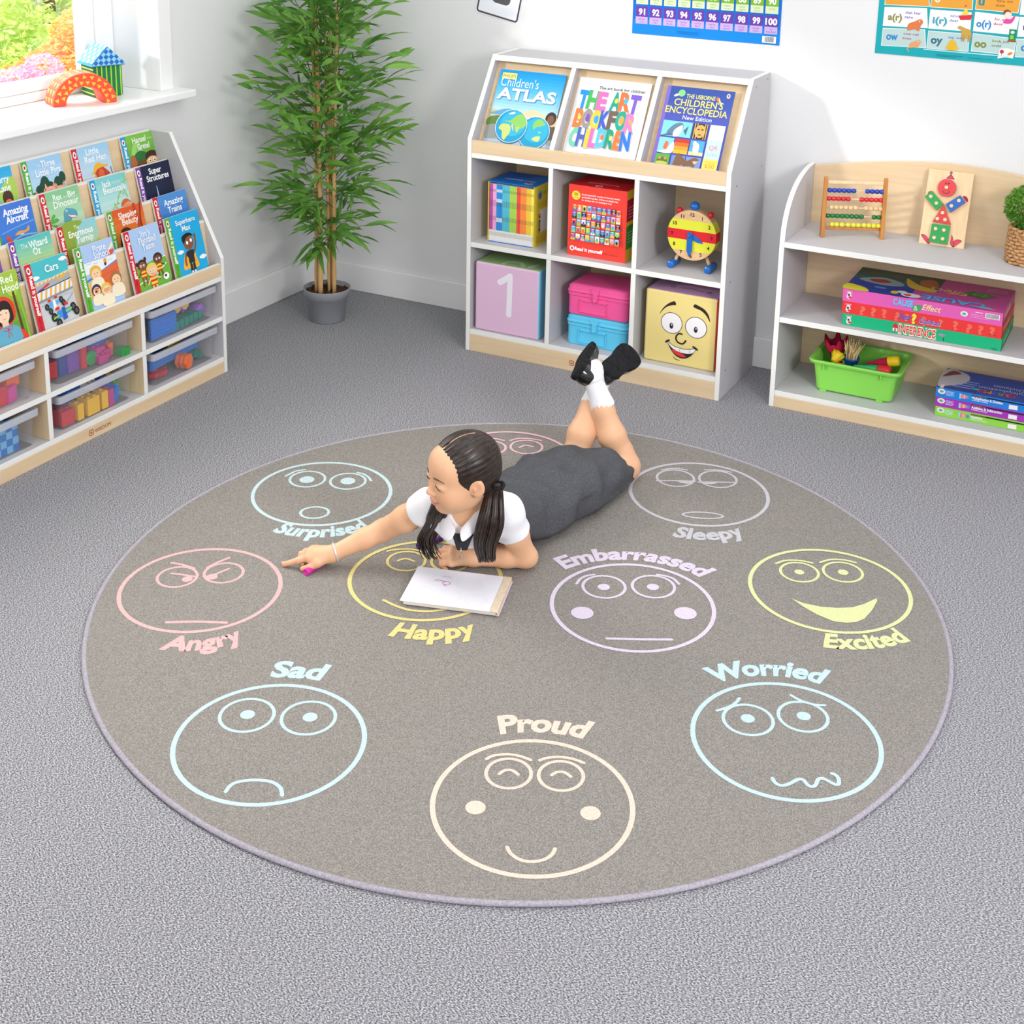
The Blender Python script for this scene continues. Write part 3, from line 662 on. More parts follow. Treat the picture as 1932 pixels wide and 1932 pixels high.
def d_ency(c, w, h):
    c.rect(0, 0, w, h, '#4a4fae'); vgrad(c, 0, w, h*0.62, h, fade('#4a55b4', '#2f4f9f', 6)); c.rect(0.0, 0, 0.012, h, '#7a66c4')
    c.ell(0.052, h-0.022, 0.012, 0.012, '#7fd07e'); c.ell(0.036, h-0.030, 0.010, 0.004, '#e8e2c8', 0.4)
    c.ell(0.178, h-0.032, 0.006, 0.009, '#e0752e', 0.6); c.stroke([(0.18,h-0.03),(0.195,h-0.055)], 0.004, '#e9d7c8'); c.ell(0.209, h-0.017, 0.006, 0.008, '#f3efe6'); c.ell(0.209, h-0.016, 0.003, 0.005, '#d8473c')
    Y = '#f4e66a'
    c.text('THE USBORNE', w/2+0.005, h-0.037, 0.0145, Y, 'c', bold=0.012, fit=0.098)
    c.text("CHILDREN'S", w/2+0.002, h-0.064, 0.0235, Y, 'c', bold=0.012, fit=0.165)
    c.text('ENCYCLOPEDIA', w/2, h-0.091, 0.0235, Y, 'c', bold=0.012, fit=0.210)
    c.text('New Edition', w/2+0.008, h-0.110, 0.0145, '#f0effa', 'c', bold=0.004, fit=0.098)
    y2 = h-0.118; ph = 0.052
    # pictures: shark, mask, astronaut ... each a small drawn panel
    c.rect(0.012, y2-ph, 0.112, y2, '#7fd0d8'); blob(c, [(0.03,y2-.04),(0.05,y2-.012),(0.075,y2-.004),(0.083,y2-.02),(0.07,y2-.045),(0.045,y2-.05)], '#5f7f96'); blob(c, [(0.055,y2-.03),(0.08,y2-.012),(0.075,y2-.045),(0.055,y2-.052)], '#e6edf0'); c.poly([(0.085,y2-.03),(0.1,y2-.012),(0.096,y2-.045)], '#4d6c84'); c.poly([(0.012,y2-.052),(0.045,y2-.04),(0.05,y2-.05)], '#4d6c84')
    c.rect(0.116, y2-ph, 0.166, y2, '#3a2f22'); c.ell(0.141, y2-.026, 0.018, 0.022, '#d9a75c')
    for q in (0.120,0.128,0.154,0.161): c.rect(q, y2-ph, q+0.003, y2, '#d2b070')
    c.ell(0.135, y2-.02, 0.004, 0.002, '#221a14'); c.ell(0.148, y2-.02, 0.004, 0.002, '#221a14'); c.ell(0.141, y2-.038, 0.006, 0.002, '#6e3d22')
    c.rect(0.172, y2-0.114, 0.222, y2, '#e9eef7'); c.rect(0.172, y2-0.114, 0.222, y2-0.05, '#bfdcf4'); c.text('QR', 0.197, y2-0.083, 0.015, '#c9657d', 'c'); c.text('Links', 0.197, y2-0.103, 0.012, '#8fb0d8', 'c')
    y3 = y2-ph-0.006; p3 = 0.050
    c.rect(0.012, y3-p3, 0.062, y3, '#86cdee'); blob(c, [(0.012,y3-p3),(0.04,y3-.04),(0.062,y3-.012),(0.062,y3-p3)], '#e6f3fa'); blob(c, [(0.03,y3-.035),(0.036,y3-.012),(0.046,y3-.02),(0.042,y3-.04)], '#d4714c')
    vgrad(c, 0.066, 0.114, y3-p3, y3, ['#f4b23a','#f39a2f','#ec6a2c','#c23a28']); c.rect(0.118, y3-p3, 0.166, y3, '#4fa3dc'); c.rect(0.118, y3-p3, 0.166, y3-0.038, '#e2cf9d'); c.ell(0.14, y3-.026, 0.011, 0.019, '#cfd3d8'); c.ell(0.133, y3-.01, 0.006, 0.008, '#e6e9ec')
    y4 = y3-p3-0.006; p4 = 0.048
    c.rect(0.012, y4-p4, 0.060, y4, '#58a83d'); c.ell(0.036, y4-.024, 0.018, 0.014, '#5b6a39'); c.ell(0.036, y4-.03, 0.02, 0.006, '#b7c64e'); c.ell(0.027,y4-.014,0.005,0.005,'#c98a4f'); c.ell(0.046,y4-.014,0.005,0.005,'#c98a4f')
    c.rect(0.066, y4-p4, 0.112, y4, '#7187c6'); c.rect(0.115, y4-p4, 0.166, y4, '#7a8fcb')
    blob(c, [(0.075,y4-p4),(0.078,y4-.01),(0.088,y4+.008),(0.105,y4-.006),(0.12,y4-.014),(0.14,y4-.002),(0.158,y4-.006),(0.150,y4-.018),(0.146,y4-.034),(0.132,y4-.03),(0.115,y4-.032),(0.10,y4-.03),(0.095,y4-p4)], '#7a5a3f'); c.poly([(0.138,y4-.014),(0.156,y4-.012),(0.146,y4-.024)], '#d8c4a8')
    c.rect(0.172, y4-p4, 0.222, y4, '#f3dc62'); c.text('650', 0.197, y4-0.03, 0.016, '#dd9a3a', 'c', bold=0.02); c.rect(0.178,y4-.012,0.216,y4-.008,'#dcb94e'); c.rect(0.18,y4-.042,0.214,y4-.038,'#dcb94e')
hardback('picture_encyclopedia', "dark blue children's encyclopedia with a grid of pictures, right on the sloping display", 0.657, 0.228, 0.308, 0.027, mat('#6a5ac0'), mat('#4a4fae', 0.3), d_ency)

# slipcase of thin rainbow spined readers
sx, sy, sw, sd, sh = MX+0.060, MY+0.042, 0.1775, 0.165, 0.213
YEL = mat('#efd23c', 0.4); BLU = mat('#1673cf', 0.35)
ca = thing('book_slipcase', 'yellow and blue card slipcase filled with rainbow spined readers', 'slipcase', (sx, sy, 0.398))
b = MB(); b.box(0, 0.002, 0, sd, 0, sh, YEL); b.box(sw-0.002, sw, 0, sd, 0, sh, YEL); b.box(0.002, sw-0.002, sd-0.002, sd, 0, sh, YEL)
c = Cv(b, (sw,0,0), (0,1,0), (0,0,1), (1,0,0))
c.ell(0.045, 0.178, 0.017, 0.017, '#58b4e8'); c.ell(0.045, 0.176, 0.010, 0.011, '#8c5a42'); c.text('ZZZ', 0.07, 0.176, 0.010, '#8a6a1c', fit=0.03)
for k in range(3): c.rect(0.03, 0.150-0.006*k, 0.1, 0.1515-0.006*k, '#b8962a')
c.rect(0.045, 0.045, 0.105, 0.125, '#eceae6')
for k, q in enumerate(['#d76fb0','#c72334','#efd23c','#2746a5','#5da437','#e8612c','#44b3b0','#6d3b94','#ef8f2f']): c.rect(0.035, 0.105-0.0075*k, 0.05, 0.112-0.0075*k, q)
for k in range(4): c.rect(0.02, 0.012+0.007*k, 0.14, 0.0135+0.007*k, '#a98a20')
obj('case_sides', b, ca)
b = MB(); b.box(0, sw, 0, sd, sh, sh+0.002, BLU); c = Cv(b, (0,0,sh+0.002), (1,0,0), (0,1,0), (0,0,1))
c.text('FIRST READERS', sw/2, 0.07, 0.014, '#dfe8f4', 'c', a=PI, fit=0.12); c.ell(0.14, 0.03, 0.016, 0.009, '#f0c43a', 0.3); c.ell(0.14, 0.034, 0.007, 0.005, '#d43b36')
c.rect(0,0,sw,0.004,'#27a8e8'); obj('case_top', b, ca)
b = MB(); b.box(0.002, sw-0.002, 0, sd-0.002, 0, 0.002, BLU); obj('case_base', b, ca)
bands = [(3,'#b34bad','purple'),(3,'#f0aad4','pink'),(5,'#0f8ad6','bright blue'),(6,'#4fbcd2','turquoise'),(6,'#a6d24c','lime green'),(3,'#ee4438','red'),(5,'#f58b35','orange'),(4,'#f1c437','golden yellow'),(2,'#f2ef5e','lemon yellow')]
nb = sum(q[0] for q in bands); bw = (sw-0.006)/nb; i = 0
for n_, colr, nm in bands:
    proto = None
    for k in range(n_):
        x = sx+0.003+bw*i
        if proto is None:
            b = MB(); b.box(0.0002, bw-0.0002, 0.0, 0.15, 0, 0.203, mat('#eceae6', 0.5))
            c = Cv(b, (0,0,0), (1,0,0), (0,0,1), (0,-1,0)); c.rect(0.0002, 0.040, bw-0.0002, 0.203, colr); dk = mix(colr, '#202030', 0.25)
            c.rect(0.001, 0.075, bw-0.001, 0.09, dk); c.rect(0.001, 0.125, bw-0.001, 0.147, dk); c.rect(0.001, 0.176, bw-0.001, 0.186, '#f2f0ee' if nm == 'bright blue' else dk); c.rect(0.001, 0.020, bw-0.001, 0.034, '#cfccc8')
            if nm == 'bright blue': c.rect(0.0004, 0.07, bw-0.0004, 0.085, '#d8dcea'); c.rect(0.0004, 0.14, bw-0.0004, 0.152, '#d8dcea')
            proto = obj('thin_reader', b, None, (x, sy+0.004, 0.4003))
            tag(proto, 'thin reader with %s spine, one of several in the slipcase' % nm, 'book', 'thin readers with %s spines' % nm)
        else:
            o = proto.copy(); COL.objects.link(o); o.location = (x, sy+0.004, 0.4003)
        i += 1

# red boxed set
rx, ry, rw, rd, rh = MX+0.367, MY+0.040, 0.2115, 0.16, 0.245
rb = thing('boxed_book_set', 'red card box of fifty stories with grid of little covers', 'box', (rx, ry, 0.398))
b = MB(); RED = mat('#ee4338', 0.4); b.box(0, rw, 0, rd, 0, rh, RED, top=mat('#d5202e', 0.4), right=mat('#d5202e', 0.4), left=mat('#e8b33a', 0.4))
c = Cv(b, (0,0,0), (1,0,0), (0,0,1), (0,-1,0))
c.ell(0.027, 0.209, 0.0155, 0.0155, '#f3e04a'); c.text('50', 0.027, 0.208, 0.011, '#8a5a1c', 'c', bold=0.02); c.text('books', 0.027, 0.200, 0.005, '#a8742a', 'c', fit=0.018)
for k, s_ in enumerate(('Read it yourself is a series of character stories', 'and traditional tales, written in a simple way', 'for children who are learning to read.')):
    c.text(s_, 0.048, 0.212-0.0095*k, 0.0062, '#fbeceb', bold=0.025, fit=[0.137,0.131,0.109][k], res=1)
rnd = random.Random(4); cc = ['#6db9e8','#8fcf6a','#f0c14a','#e8644a','#7d5cb8','#3fb2c4','#f2a1c2','#e9e6d8','#4b8ad8','#a4d45c','#36323c','#f28c3a']
for r_ in range(5):
    for q in range(10):
        x = 0.016+0.0178*q; y = 0.156-0.0245*r_; a_, b_, d_ = rnd.sample(cc, 3)
        c.rect(x, y, x+0.0155, y+0.0225, a_); c.rect(x, y, x+0.0155, y+0.008, b_); c.ell(x+0.0078, y+0.010, 0.004, 0.006, d_, k=10); c.rect(x+0.003, y+0.018, x+0.0125, y+0.020, '#f4f2f0')
c.ring(0.023, 0.029, 0.006, 0.007, 0.004, '#ffffff'); c.ell(0.023, 0.029, 0.003, 0.004, '#cc2a36')
c.text('Read it yourself', 0.033, 0.0235, 0.012, '#ffffff', bold=0.035, fit=0.102); c.text('with Ladybird', 0.139, 0.0225, 0.008, '#b83030', bold=0.0, fit=0.05)
c = Cv(b, (rw,0,0), (0,1,0), (0,0,1), (1,0,0))
for z0, z1, q in ((0.215,0.245,'#e8c22e'),(0.215-0.075,0.215,'#c21e38'),(0.125,0.14,'#e8c22e'),(0.045,0.125,'#3c9a34'),(0.0,0.045,'#e8c22e')): c.rect(0, z0, rd, z1, q)
for k in range(4): c.rect(0.012, 0.185-0.011*k, 0.13, 0.188-0.011*k, '#e9a7a5'); c.rect(0.012, 0.1-0.011*k, 0.13, 0.103-0.011*k, '#b8d8a5')
c = Cv(b, (0,0,rh), (1,0,0), (0,1,0), (0,0,1)); c.ring(0.1, 0.02, 0.011, 0.008, 0.004, '#f6e9ea'); c.text('Read it yourself', 0.105, 0.055, 0.012, '#eab8bb', 'c', bold=0.02, a=PI, fit=0.11)
obj('box_body', b, rb, bev=0.0008)

# toy clock
ck = thing('toy_clock', 'striped wooden toy clock with red and blue knobs on the middle shelf', 'toy clock', (MX+0.7895, MY+0.105, 0.398))
CR = 0.084; CZ = 0.1165; BE = wood('beech_block', '#d9b083', '#e4c093', (6, 30, 30)); CY = mat('#dfe040', 0.4); CRD = mat('#dc2430', 0.4); CBL = mat('#1668bd', 0.3, coat=0.4)
def slab(z0, z1, m):
    pts = [];
    for i in range(13):
        z = z0+(z1-z0)*i/12; pts.append((math.sqrt(max(0, CR*CR-z*z)), z))
    for i in range(13):
        z = z1+(z0-z1)*i/12; pts.append((-math.sqrt(max(0, CR*CR-z*z)), z))
    b = MB(); b.prism([(p[0], p[1]+CZ) for p in pts], 'y', -0.02, 0.02, m); return b
for z0, z1, m in ((0.050,CR-0.0005,BE),(0.0165,0.050,CY),(-0.0165,0.0165,CRD),(-0.053,-0.0165,CY),(-CR+0.0005,-0.053,BE)): 
    b = slab(z0, z1, m); c = Cv(b, (0,-0.02,CZ), (1,0,0), (0,0,1), (0,-1,0))
    for hh in range(1, 13):
        a = PI/2 - hh*PI/6; x, z = 0.068*math.cos(a), 0.070*math.sin(a)
        if z0 <= z < z1: c.text(str(hh), x, z-0.0055, 0.012, '#3a1d12', 'c', bold=0.03)
    obj('clock_stripe', b, ck)
b = MB(); b.prism([(-0.009,0.008),(-0.009,-0.05),(0.0,-0.071),(0.009,-0.05),(0.009,0.008),(0.0,0.011)][::1], 'y', -0.027, -0.0235, CBL, M=Matrix.Translation((-0.004,0,CZ))); b.ball((-0.004,-0.028,CZ), 0.0055, CBL, 12, 8); obj('minute_hand', b, ck)
b = MB(); b.prism([(-0.008,0.006),(-0.008,-0.03),(0.0,-0.05),(0.008,-0.03),(0.008,0.006)], 'y', -0.0232, -0.0204, CBL, M=Matrix.Translation((-0.004,0,CZ)) @ Matrix.Rotation(-1.12,4,'Y')); obj('hour_hand', b, ck)
KR = mat('#d21a2c', 0.25, coat=0.5)
for a, r_, m, nm in ((90,0.016,CBL,'top_knob'),(125,0.0105,KR,'bell_knob'),(52,0.0105,KR,'bell_knob')):
    a = math.radians(a); b = MB(); b.ball(((CR+r_*0.62)*math.cos(a),0,CZ+(CR+r_*0.62)*math.sin(a)), r_, m); obj(nm, b, ck)
for s_ in (-1, 1):
    b = MB(); b.tube([(s_*0.046,0,CZ-0.068),(s_*0.062,0,0.014)], 0.0058, BE); obj('leg', b, ck)
    b = MB(); b.lathe([(0.0005,-0.035),(0.011,-0.035),(0.012,-0.034),(0.012,0.034),(0.011,0.035),(0.0005,0.035)], CBL, 20, Matrix.Translation((s_*0.064,0,0.012)) @ Matrix.Rotation(PI/2,4,'X')); obj('foot', b, ck)

# soft cubes
def soft_cube(name, label, x0, y0, w, cols, draw, drawtop):
    t = thing(name, label, 'cube', (x0, y0, 0.080))
    b = MB(); m = {k: mat(v, 0.4) for k, v in cols.items()}
    b.box(0, w, 0, w, 0, w, m['front'], top=m['top'], right=m['right'], left=m['front'], back=m['right'])
    o = obj('padded_cover', b, t, bev=0.007, seg=3)
    b = MB(); c = Cv(b, (0,-0.0002,0), (1,0,0), (0,0,1), (0,-1,0)); draw(c, w); obj('printed_front', b, t)
    b = MB(); c = Cv(b, (0,0,w+0.0002), (1,0,0), (0,1,0), (0,0,1)); drawtop(c, w); obj('printed_top', b, t)
def one(c, w): c.stroke([(0.098,0.187),(0.125,0.205),(0.137,0.215)], 0.021, '#efeaf2', False); c.stroke([(0.137,0.205),(0.134,0.075)], 0.021, '#efeaf2', False)
def onet(c, w): c.stroke([(0.10,0.02),(0.11,0.05),(0.15,0.055),(0.17,0.03)], 0.016, '#d4e2c2'); c.stroke([(0.20,0.03),(0.21,0.06)], 0.02, '#d4e2c2')
soft_cube('number_cube', 'pale pink soft cube printed with a white figure one, lower left compartment', MX+0.030, MY+0.012, 0.249, {'front':'#e2bcd9','top':'#a3c383','right':'#86cdee'}, one, onet)
def face(c, w):
    X = lambda x: 0.012+(x-125)/1250*0.243; Y = lambda x, y: 0.247-(y-(310+ (x-180)*0.155))/1230*0.243
    K = '#2b2320'; Q = lambda L: [(X(a), Y(a, b_)) for a, b_ in L]
    for L in ([(320,740),(380,640),(450,570),(530,525),(590,515),(612,575),(540,582),(450,610),(380,670)], [(920,600),(945,560),(1020,590),(1120,650),(1190,740),(1226,850),(1215,852),(1150,750),(1060,670),(960,628)]): blob(c, Q(L), K)
    for (ex, ey, px, py) in ((550,892,548,940),(987,965,983,1002)):
        e = Q([(ex, ey)])[0]; pp = Q([(px, py)])[0]
        c.ell(e[0], e[1], 0.0375, 0.0365, K, k=36); c.ell(e[0], e[1], 0.0355, 0.0345, '#f2f0f3', k=36); c.ell(pp[0], pp[1], 0.0065, 0.0105, K); c.ell(pp[0]+0.001, pp[1]+0.004, 0.002, 0.004, '#cfcfd2')
    c.stroke(Q([(745,1085),(690,1075),(645,1120),(650,1190),(700,1240),(770,1250),(818,1200)]), 0.0055, K)
    blob(c, Q([(490,1205),(600,1285),(760,1335),(880,1340),(1000,1330),(960,1420),(880,1490),(780,1512),(660,1470),(560,1360)]), K)
    blob(c, Q([(500,1222),(600,1293),(760,1345),(880,1352),(985,1342),(960,1405),(860,1425),(720,1400),(580,1330)]), '#f4f3f4')
    blob(c, Q([(575,1360),(680,1385),(835,1475),(760,1485),(650,1440)]), '#e23c3c')
    for L in ([(465,1225),(490,1205),(518,1195)], [(955,1300),(990,1318),(1028,1350)]): c.stroke(Q(L), 0.006, K)
    c.stroke(Q([(612,1490),(660,1528),(725,1545)]), 0.002, K); c.stroke(Q([(715,1345),(722,1392)]), 0.0012, '#777'+'777'); c.stroke(Q([(905,1352),(890,1410)]), 0.0012, '#777777')
def facet(c, w): c.ell(0.075,0.055,0.008,0.009,'#2b2320'); c.ell(0.075,0.055,0.005,0.006,'#b9b2c0'); c.ell(0.20,0.055,0.008,0.009,'#2b2320'); c.ell(0.20,0.055,0.005,0.006,'#b9b2c0'); c.stroke([(0.10,0.055),(0.13,0.065),(0.15,0.06),(0.18,0.05)], 0.003, '#3a2c38')
soft_cube('feelings_cube', 'pale yellow soft cube with a wide grinning cartoon face, lower right compartment', MX+0.659, MY+0.036, 0.249, {'front':'#ecd88c','top':'#cfa2cb','right':'#dd4a34'}, face, facet)

# lidded craft boxes
def craft_box(name, label, z, colr):
    m = mat(colr, 0.28, 0.5); t = thing(name, label, 'storage box', (MX+0.369, MY+0.046, z), 0, 'stacked craft boxes')
    W, D, H = 0.222, 0.16, 0.108
    def rr(x0, x1, y0, y1, r, z, k=4):
        P = []
        for cx, cy, a in ((x1-r,y0+r,-90),(x1-r,y1-r,0),(x0+r,y1-r,90),(x0+r,y0+r,180)):
            for i in range(k+1):
                q = math.radians(a+90*i/k); P.append((cx+r*math.cos(q), cy+r*math.sin(q), z))
        return P
    b = MB(); b.loft([rr(0.004,W-0.004,0.004,D-0.004,0.014,0.0),rr(0.0015,W-0.0015,0.0015,D-0.0015,0.016,0.003),rr(0.0015,W-0.0015,0.0015,D-0.0015,0.016,0.066),rr(-0.001,W+0.001,-0.001,D+0.001,0.017,0.068),rr(-0.001,W+0.001,-0.001,D+0.001,0.017,0.078),rr(0.002,W-0.002,0.002,D-0.002,0.016,0.0785)], m, smooth=False)
    for z0, z1, x0, x1 in ((0.012,0.015,0.045,0.150),(0.053,0.056,0.045,0.150),(0.012,0.056,0.045,0.049),(0.012,0.056,0.146,0.150)): b.box(x0, x1, -0.0035, 0.003, z0, z1, m)
    obj('box_body', b, t, bev=0.0012)
    b = MB(); b.loft([rr(0.0,W,0.0,D,0.017,0.079),rr(-0.003,W+0.003,-0.003,D+0.003,0.018,0.081),rr(-0.003,W+0.003,-0.003,D+0.003,0.018,0.086),rr(0.0,W,0.0,D,0.017,0.088),rr(0.001,W-0.001,0.001,D-0.001,0.016,0.1),rr(0.009,W-0.009,0.009,D-0.009,0.014,H-0.0015),rr(0.016,W-0.016,0.016,D-0.016,0.012,H)], m, smooth=False)
    obj('lid', b, t, bev=0.001)
    b = MB(); b.box(0.091, 0.121, -0.0075, 0.0, 0.083, 0.1, m); b.box(0.097, 0.115, -0.009, -0.0005, 0.058, 0.090, m); b.box(0.101,0.111,-0.012,-0.006,0.056,0.064,m)
    obj('latch', b, t, bev=0.002)
    return t
craft_box('craft_box', 'glossy bright blue craft box under the pink one', 0.080, '#62d0f6')
craft_box('craft_box', 'glossy hot pink craft box stacked on the blue one', 0.188, '#ff5fa6')
# ------------------------------------------------------------------ books on the tiers
BW, BH, BT = 0.155, 0.232, 0.006
SK1, SK2, SK3 = '#8a5638', '#f3c9a2', '#6f4630'
def clouds(c, x, y, s): 
    for dx, dy, r in ((0,0,1),(0.9,0.25,1.1),(1.9,0,0.9),(1.0,-0.15,1.2)): c.ell(x+dx*s, y+dy*s, r*s, r*s*0.62, '#f2f4f8')
def a_hansel(c):
    vgrad(c, .021, BW, 0, BH, fade('#3d7d2c', '#7cbf45', 8)); blob(c, [(.03,.13),(.05,.19),(.08,.2),(.06,.15)], '#9ed06a'); c.ell(.075, .165, .016, .022, '#7fc763'); c.ell(.075,.135,.03,.025,'#2f6a35')
    blob(c, [(.021,.10),(.035,.15),(.05,.135),(.05,.09)], '#b2643f'); blob(c, [(.05,.09),(.06,.118),(.10,.115),(.10,.08)], '#6a4a2c')
    c.ell(.122, .108, .027, .03, '#f0bd84'); blob(c, [(.094,.115),(.098,.142),(.122,.152),(.148,.142),(.151,.112),(.14,.124),(.12,.128),(.104,.122)], '#3c2a20')
    for x in (.111, .132): c.ell(x, .111, .0065, .0075, '#fff'+'fff'); c.ell(x+.001, .110, .003, .004, '#2b2018')
    c.text('Hansel', .05, .196, .020, '#f2f5ea', bold=.02, fit=.062); c.text('and', .119, .2, .009, '#d8e6c2', fit=.02); c.text('Gretel', .068, .166, .020, '#f2f5ea', bold=.02, fit=.055)
def a_super(c):
    c.rect(.021, 0, BW, BH, '#1d2340'); c.poly([(.07,.0),(.0755,.135),(.079,.135),(.086,.0)], '#5f83b8'); c.poly([(.074,.05),(.0765,.14),(.078,.14),(.081,.05)], '#b9d2ea')
    c.text('Super', .056, .192, .020, '#ffffff', bold=.02, fit=.057); c.text('Structures', .04, .163, .020, '#ffffff', bold=.02, fit=.102)
def a_hen(c):
    vgrad(c, .021, BW, 0, BH, fade('#e6e2e6', '#9ecbea', 8)); blob(c, [(.075,.09),(.08,.135),(.1,.15),(.122,.13),(.15,.09),(.15,.07),(.08,.07)], '#c2452a'); blob(c, [(.09,.1),(.1,.13),(.115,.12),(.11,.09)], '#de6a38')
    blob(c, [(.055,.118),(.07,.125),(.082,.15),(.1,.158),(.118,.146),(.138,.143),(.13,.134),(.11,.136),(.09,.132),(.075,.118)], '#eab23a'); c.ring(.14, .085, .016, .016, .005, '#f0d8bb'); c.stroke([(.147,.13),(.15,.08)], .003, '#7e2f26'); blob(c,[(.073,.1),(.078,.115),(.082,.1),(.08,.085)],'#f0b445')
    c.text('Little', .057, .196, .021, '#eef4fa', bold=.02, fit=.054); c.text('Red Hen', .046, .166, .021, '#eef4fa', bold=.02, fit=.093)
def a_pigs(c):
    vgrad(c, .021, BW, 0, BH, fade('#cfe4f4', '#9cc8ea', 6)); 
    for x, y, r in ((.03,.08,.02),(.05,.1,.022),(.075,.13,.022),(.065,.115,.02),(.095,.11,.018),(.125,.12,.02),(.145,.14,.016),(.11,.1,.02)): c.ell(x, y, r*.8, r*1.4, '#1f4a36')
    c.rect(.021, .05, BW, .1, '#1f4a36')
    for x, y in ((.05,.082),(.09,.098),(.13,.092)):
        c.ell(x, y, .022, .019, '#f2b598')
        for s_ in (-1,1): c.poly([(x+s_*.008,y+.012),(x+s_*.021,y+.014),(x+s_*.017,y+.034)], '#f2b598'); c.poly([(x+s_*.011,y+.016),(x+s_*.018,y+.017),(x+s_*.016,y+.028)], '#e2866e')
    c.text('The', .054, .198, .010, '#e6eff8', fit=.017); c.text('Three', .073, .194, .021, '#f2f6fb', bold=.02, fit=.055); c.text('Little Pigs', .046, .163, .021, '#f2f6fb', bold=.02, fit=.098)
def a_orchard(c):
    vgrad(c, .021, BW, .09, BH, fade('#7cc4e4', '#2ba8dd', 8)); blob(c, [(.1,.15),(.155,.19),(.155,.08),(.1,.08)], '#a8cc5a'); vgrad(c, .021, BW, 0, .095, ['#d8b74a','#b9b84c']); c.ell(.122,.115,.019,.03,'#4a3226'); c.ell(.122,.095,.014,.016,'#e87b4a')
    c.text('Blackberry', .04, .176, .02, '#f2f6fb', bold=.02, fit=.1); c.text('Lane', .095, .143, .02, '#f2f6fb', bold=.02, fit=.045)
def a_air(c):
    vgrad(c, .021, BW, 0, BH, fade('#3f86d8', '#4376d0', 6)); c.stroke([(.05,.09),(.1,.105),(.155,.098)], .006, '#8cb9e6'); c.stroke([(.03,.13),(.08,.14),(.155,.15)], .004, '#6fa2e0')
    blob(c, [(.073,.112),(.09,.124),(.115,.122),(.124,.132),(.128,.134),(.126,.117),(.1,.112)], '#e2a63c'); c.poly([(.08,.116),(.1,.107),(.108,.111)], '#d9d6d2')
    blob(c, [(.041,.112),(.05,.118),(.06,.1),(.085,.07),(.07,.066),(.05,.09)], '#e2532c'); blob(c, [(.055,.09),(.075,.085),(.09,.06),(.06,.06)], '#efa23a')
    c.text('Amazing', .047, .19, .021, '#f7f9fd', bold=.03, fit=.092); c.text('Aircraft', .053, .161, .021, '#f7f9fd', bold=.03, fit=.08)
def a_rex(c):
    vgrad(c, .021, BW, 0, BH, fade('#e3ece0', '#86c48f', 7)); 
    blob(c, [(.072,.05),(.076,.13),(.088,.155),(.105,.152),(.125,.142),(.131,.127),(.126,.113),(.108,.116),(.1,.09),(.1,.05)], '#55a0b6'); c.ell(.091,.145,.004,.005,'#f2f6f6'); c.ell(.0915,.144,.002,.003,'#203038'); blob(c, [(.09,.133),(.1,.118),(.125,.113),(.118,.121),(.1,.126)], '#f6e6e6'); c.stroke([(.089,.134),(.1,.119),(.124,.112)], .0025, '#d94a5c')
    for L in ([(.021,.12),(.035,.145),(.045,.14),(.03,.12)], [(.021,.115),(.045,.13),(.055,.118),(.035,.112)], [(.021,.11),(.04,.105),(.048,.09),(.03,.1)], [(.03,.06),(.06,.07),(.08,.06),(.05,.05)]): blob(c, L, '#5fae4a')
    c.text('Rex', .05, .195, .019, '#f2f7f2', bold=.02, fit=.034); c.text('the', .088, .196, .009, '#dcebdc', fit=.017); c.text('Big', .108, .195, .019, '#f2f7f2', bold=.02, fit=.03); c.text('Dinosaur', .046, .166, .021, '#f2f7f2', bold=.02, fit=.1)
def a_jack(c):
    vgrad(c, .021, BW, .06, BH, fade('#d8ebe4', '#7fc9cc', 7)); c.rect(.021, .0, BW, .075, '#b8bb3a')
    c.stroke([(.06,.06),(.075,.1),(.095,.115),(.11,.15),(.12,.16)], .003, '#8cb658'); c.stroke([(.145,.13),(.135,.17),(.148,.21),(.14,.225)], .004, '#8fbe5a')
    for x, y in ((.07,.09),(.085,.115),(.1,.115),(.108,.14),(.12,.155),(.06,.075),(.135,.19),(.15,.2),(.13,.15),(.09,.1)): c.ell(x, y, .006, .003, '#9cc65a', x*60)
    c.ell(.132,.098,.02,.02,'#f0a474'); blob(c, [(.11,.1),(.12,.122),(.14,.124),(.155,.105),(.14,.112)], '#d2683a')
    for x in (.03,.045,.05): c.ell(x, .078, .008, .009, '#6f9a35')
    c.text('Jack', .046, .192, .02, '#f4f8f6', bold=.02, fit=.04); c.text('and the', .089, .197, .009, '#dcece8', fit=.036); c.text('Beanstalk', .048, .165, .02, '#f4f8f6', bold=.02, fit=.1)
def a_wiz(c):
    vgrad(c, .021, BW, 0, .1, ['#c9b436','#d8c64a','#d4cf5c']); vgrad(c, .021, BW, .1, BH, fade('#d8e08a', '#58bdbb', 8)); c.ell(.1,.12,.012,.01,'#b98544'); c.ell(.1,.128,.016,.005,'#c69a58'); c.ell(.105,.1,.01,.014,'#d9b25c'); blob(c,[(.09,.1),(.16,.14),(.155,.1)],'#a9cc62')
    c.text('The', .039, .196, .014, '#dff0ee', fit=.026); c.text('Wizard', .069, .19, .021, '#f4f8f6', bold=.02, fit=.069); c.text('Oz', .079, .162, .021, '#f4f8f6', bold=.02, fit=.028)
def a_turn(c):
    vgrad(c, .021, BW, 0, BH, fade('#dcd06a', '#8fcbd2', 9)); blob(c, [(.021,.09),(.021,.232),(.1,.232),(.075,.2),(.06,.14),(.055,.09)], '#8ba53c'); blob(c, [(.12,.09),(.13,.13),(.155,.15),(.155,.09)], '#b4c95c')
    c.text('The', .065, .207, .012, '#f2f6f0', fit=.02); c.text('Enormous', .04, .180, .02, '#f6f9f6', bold=.02, fit=.096); c.text('Turnip', .064, .152, .02, '#f6f9f6', bold=.02, fit=.068)
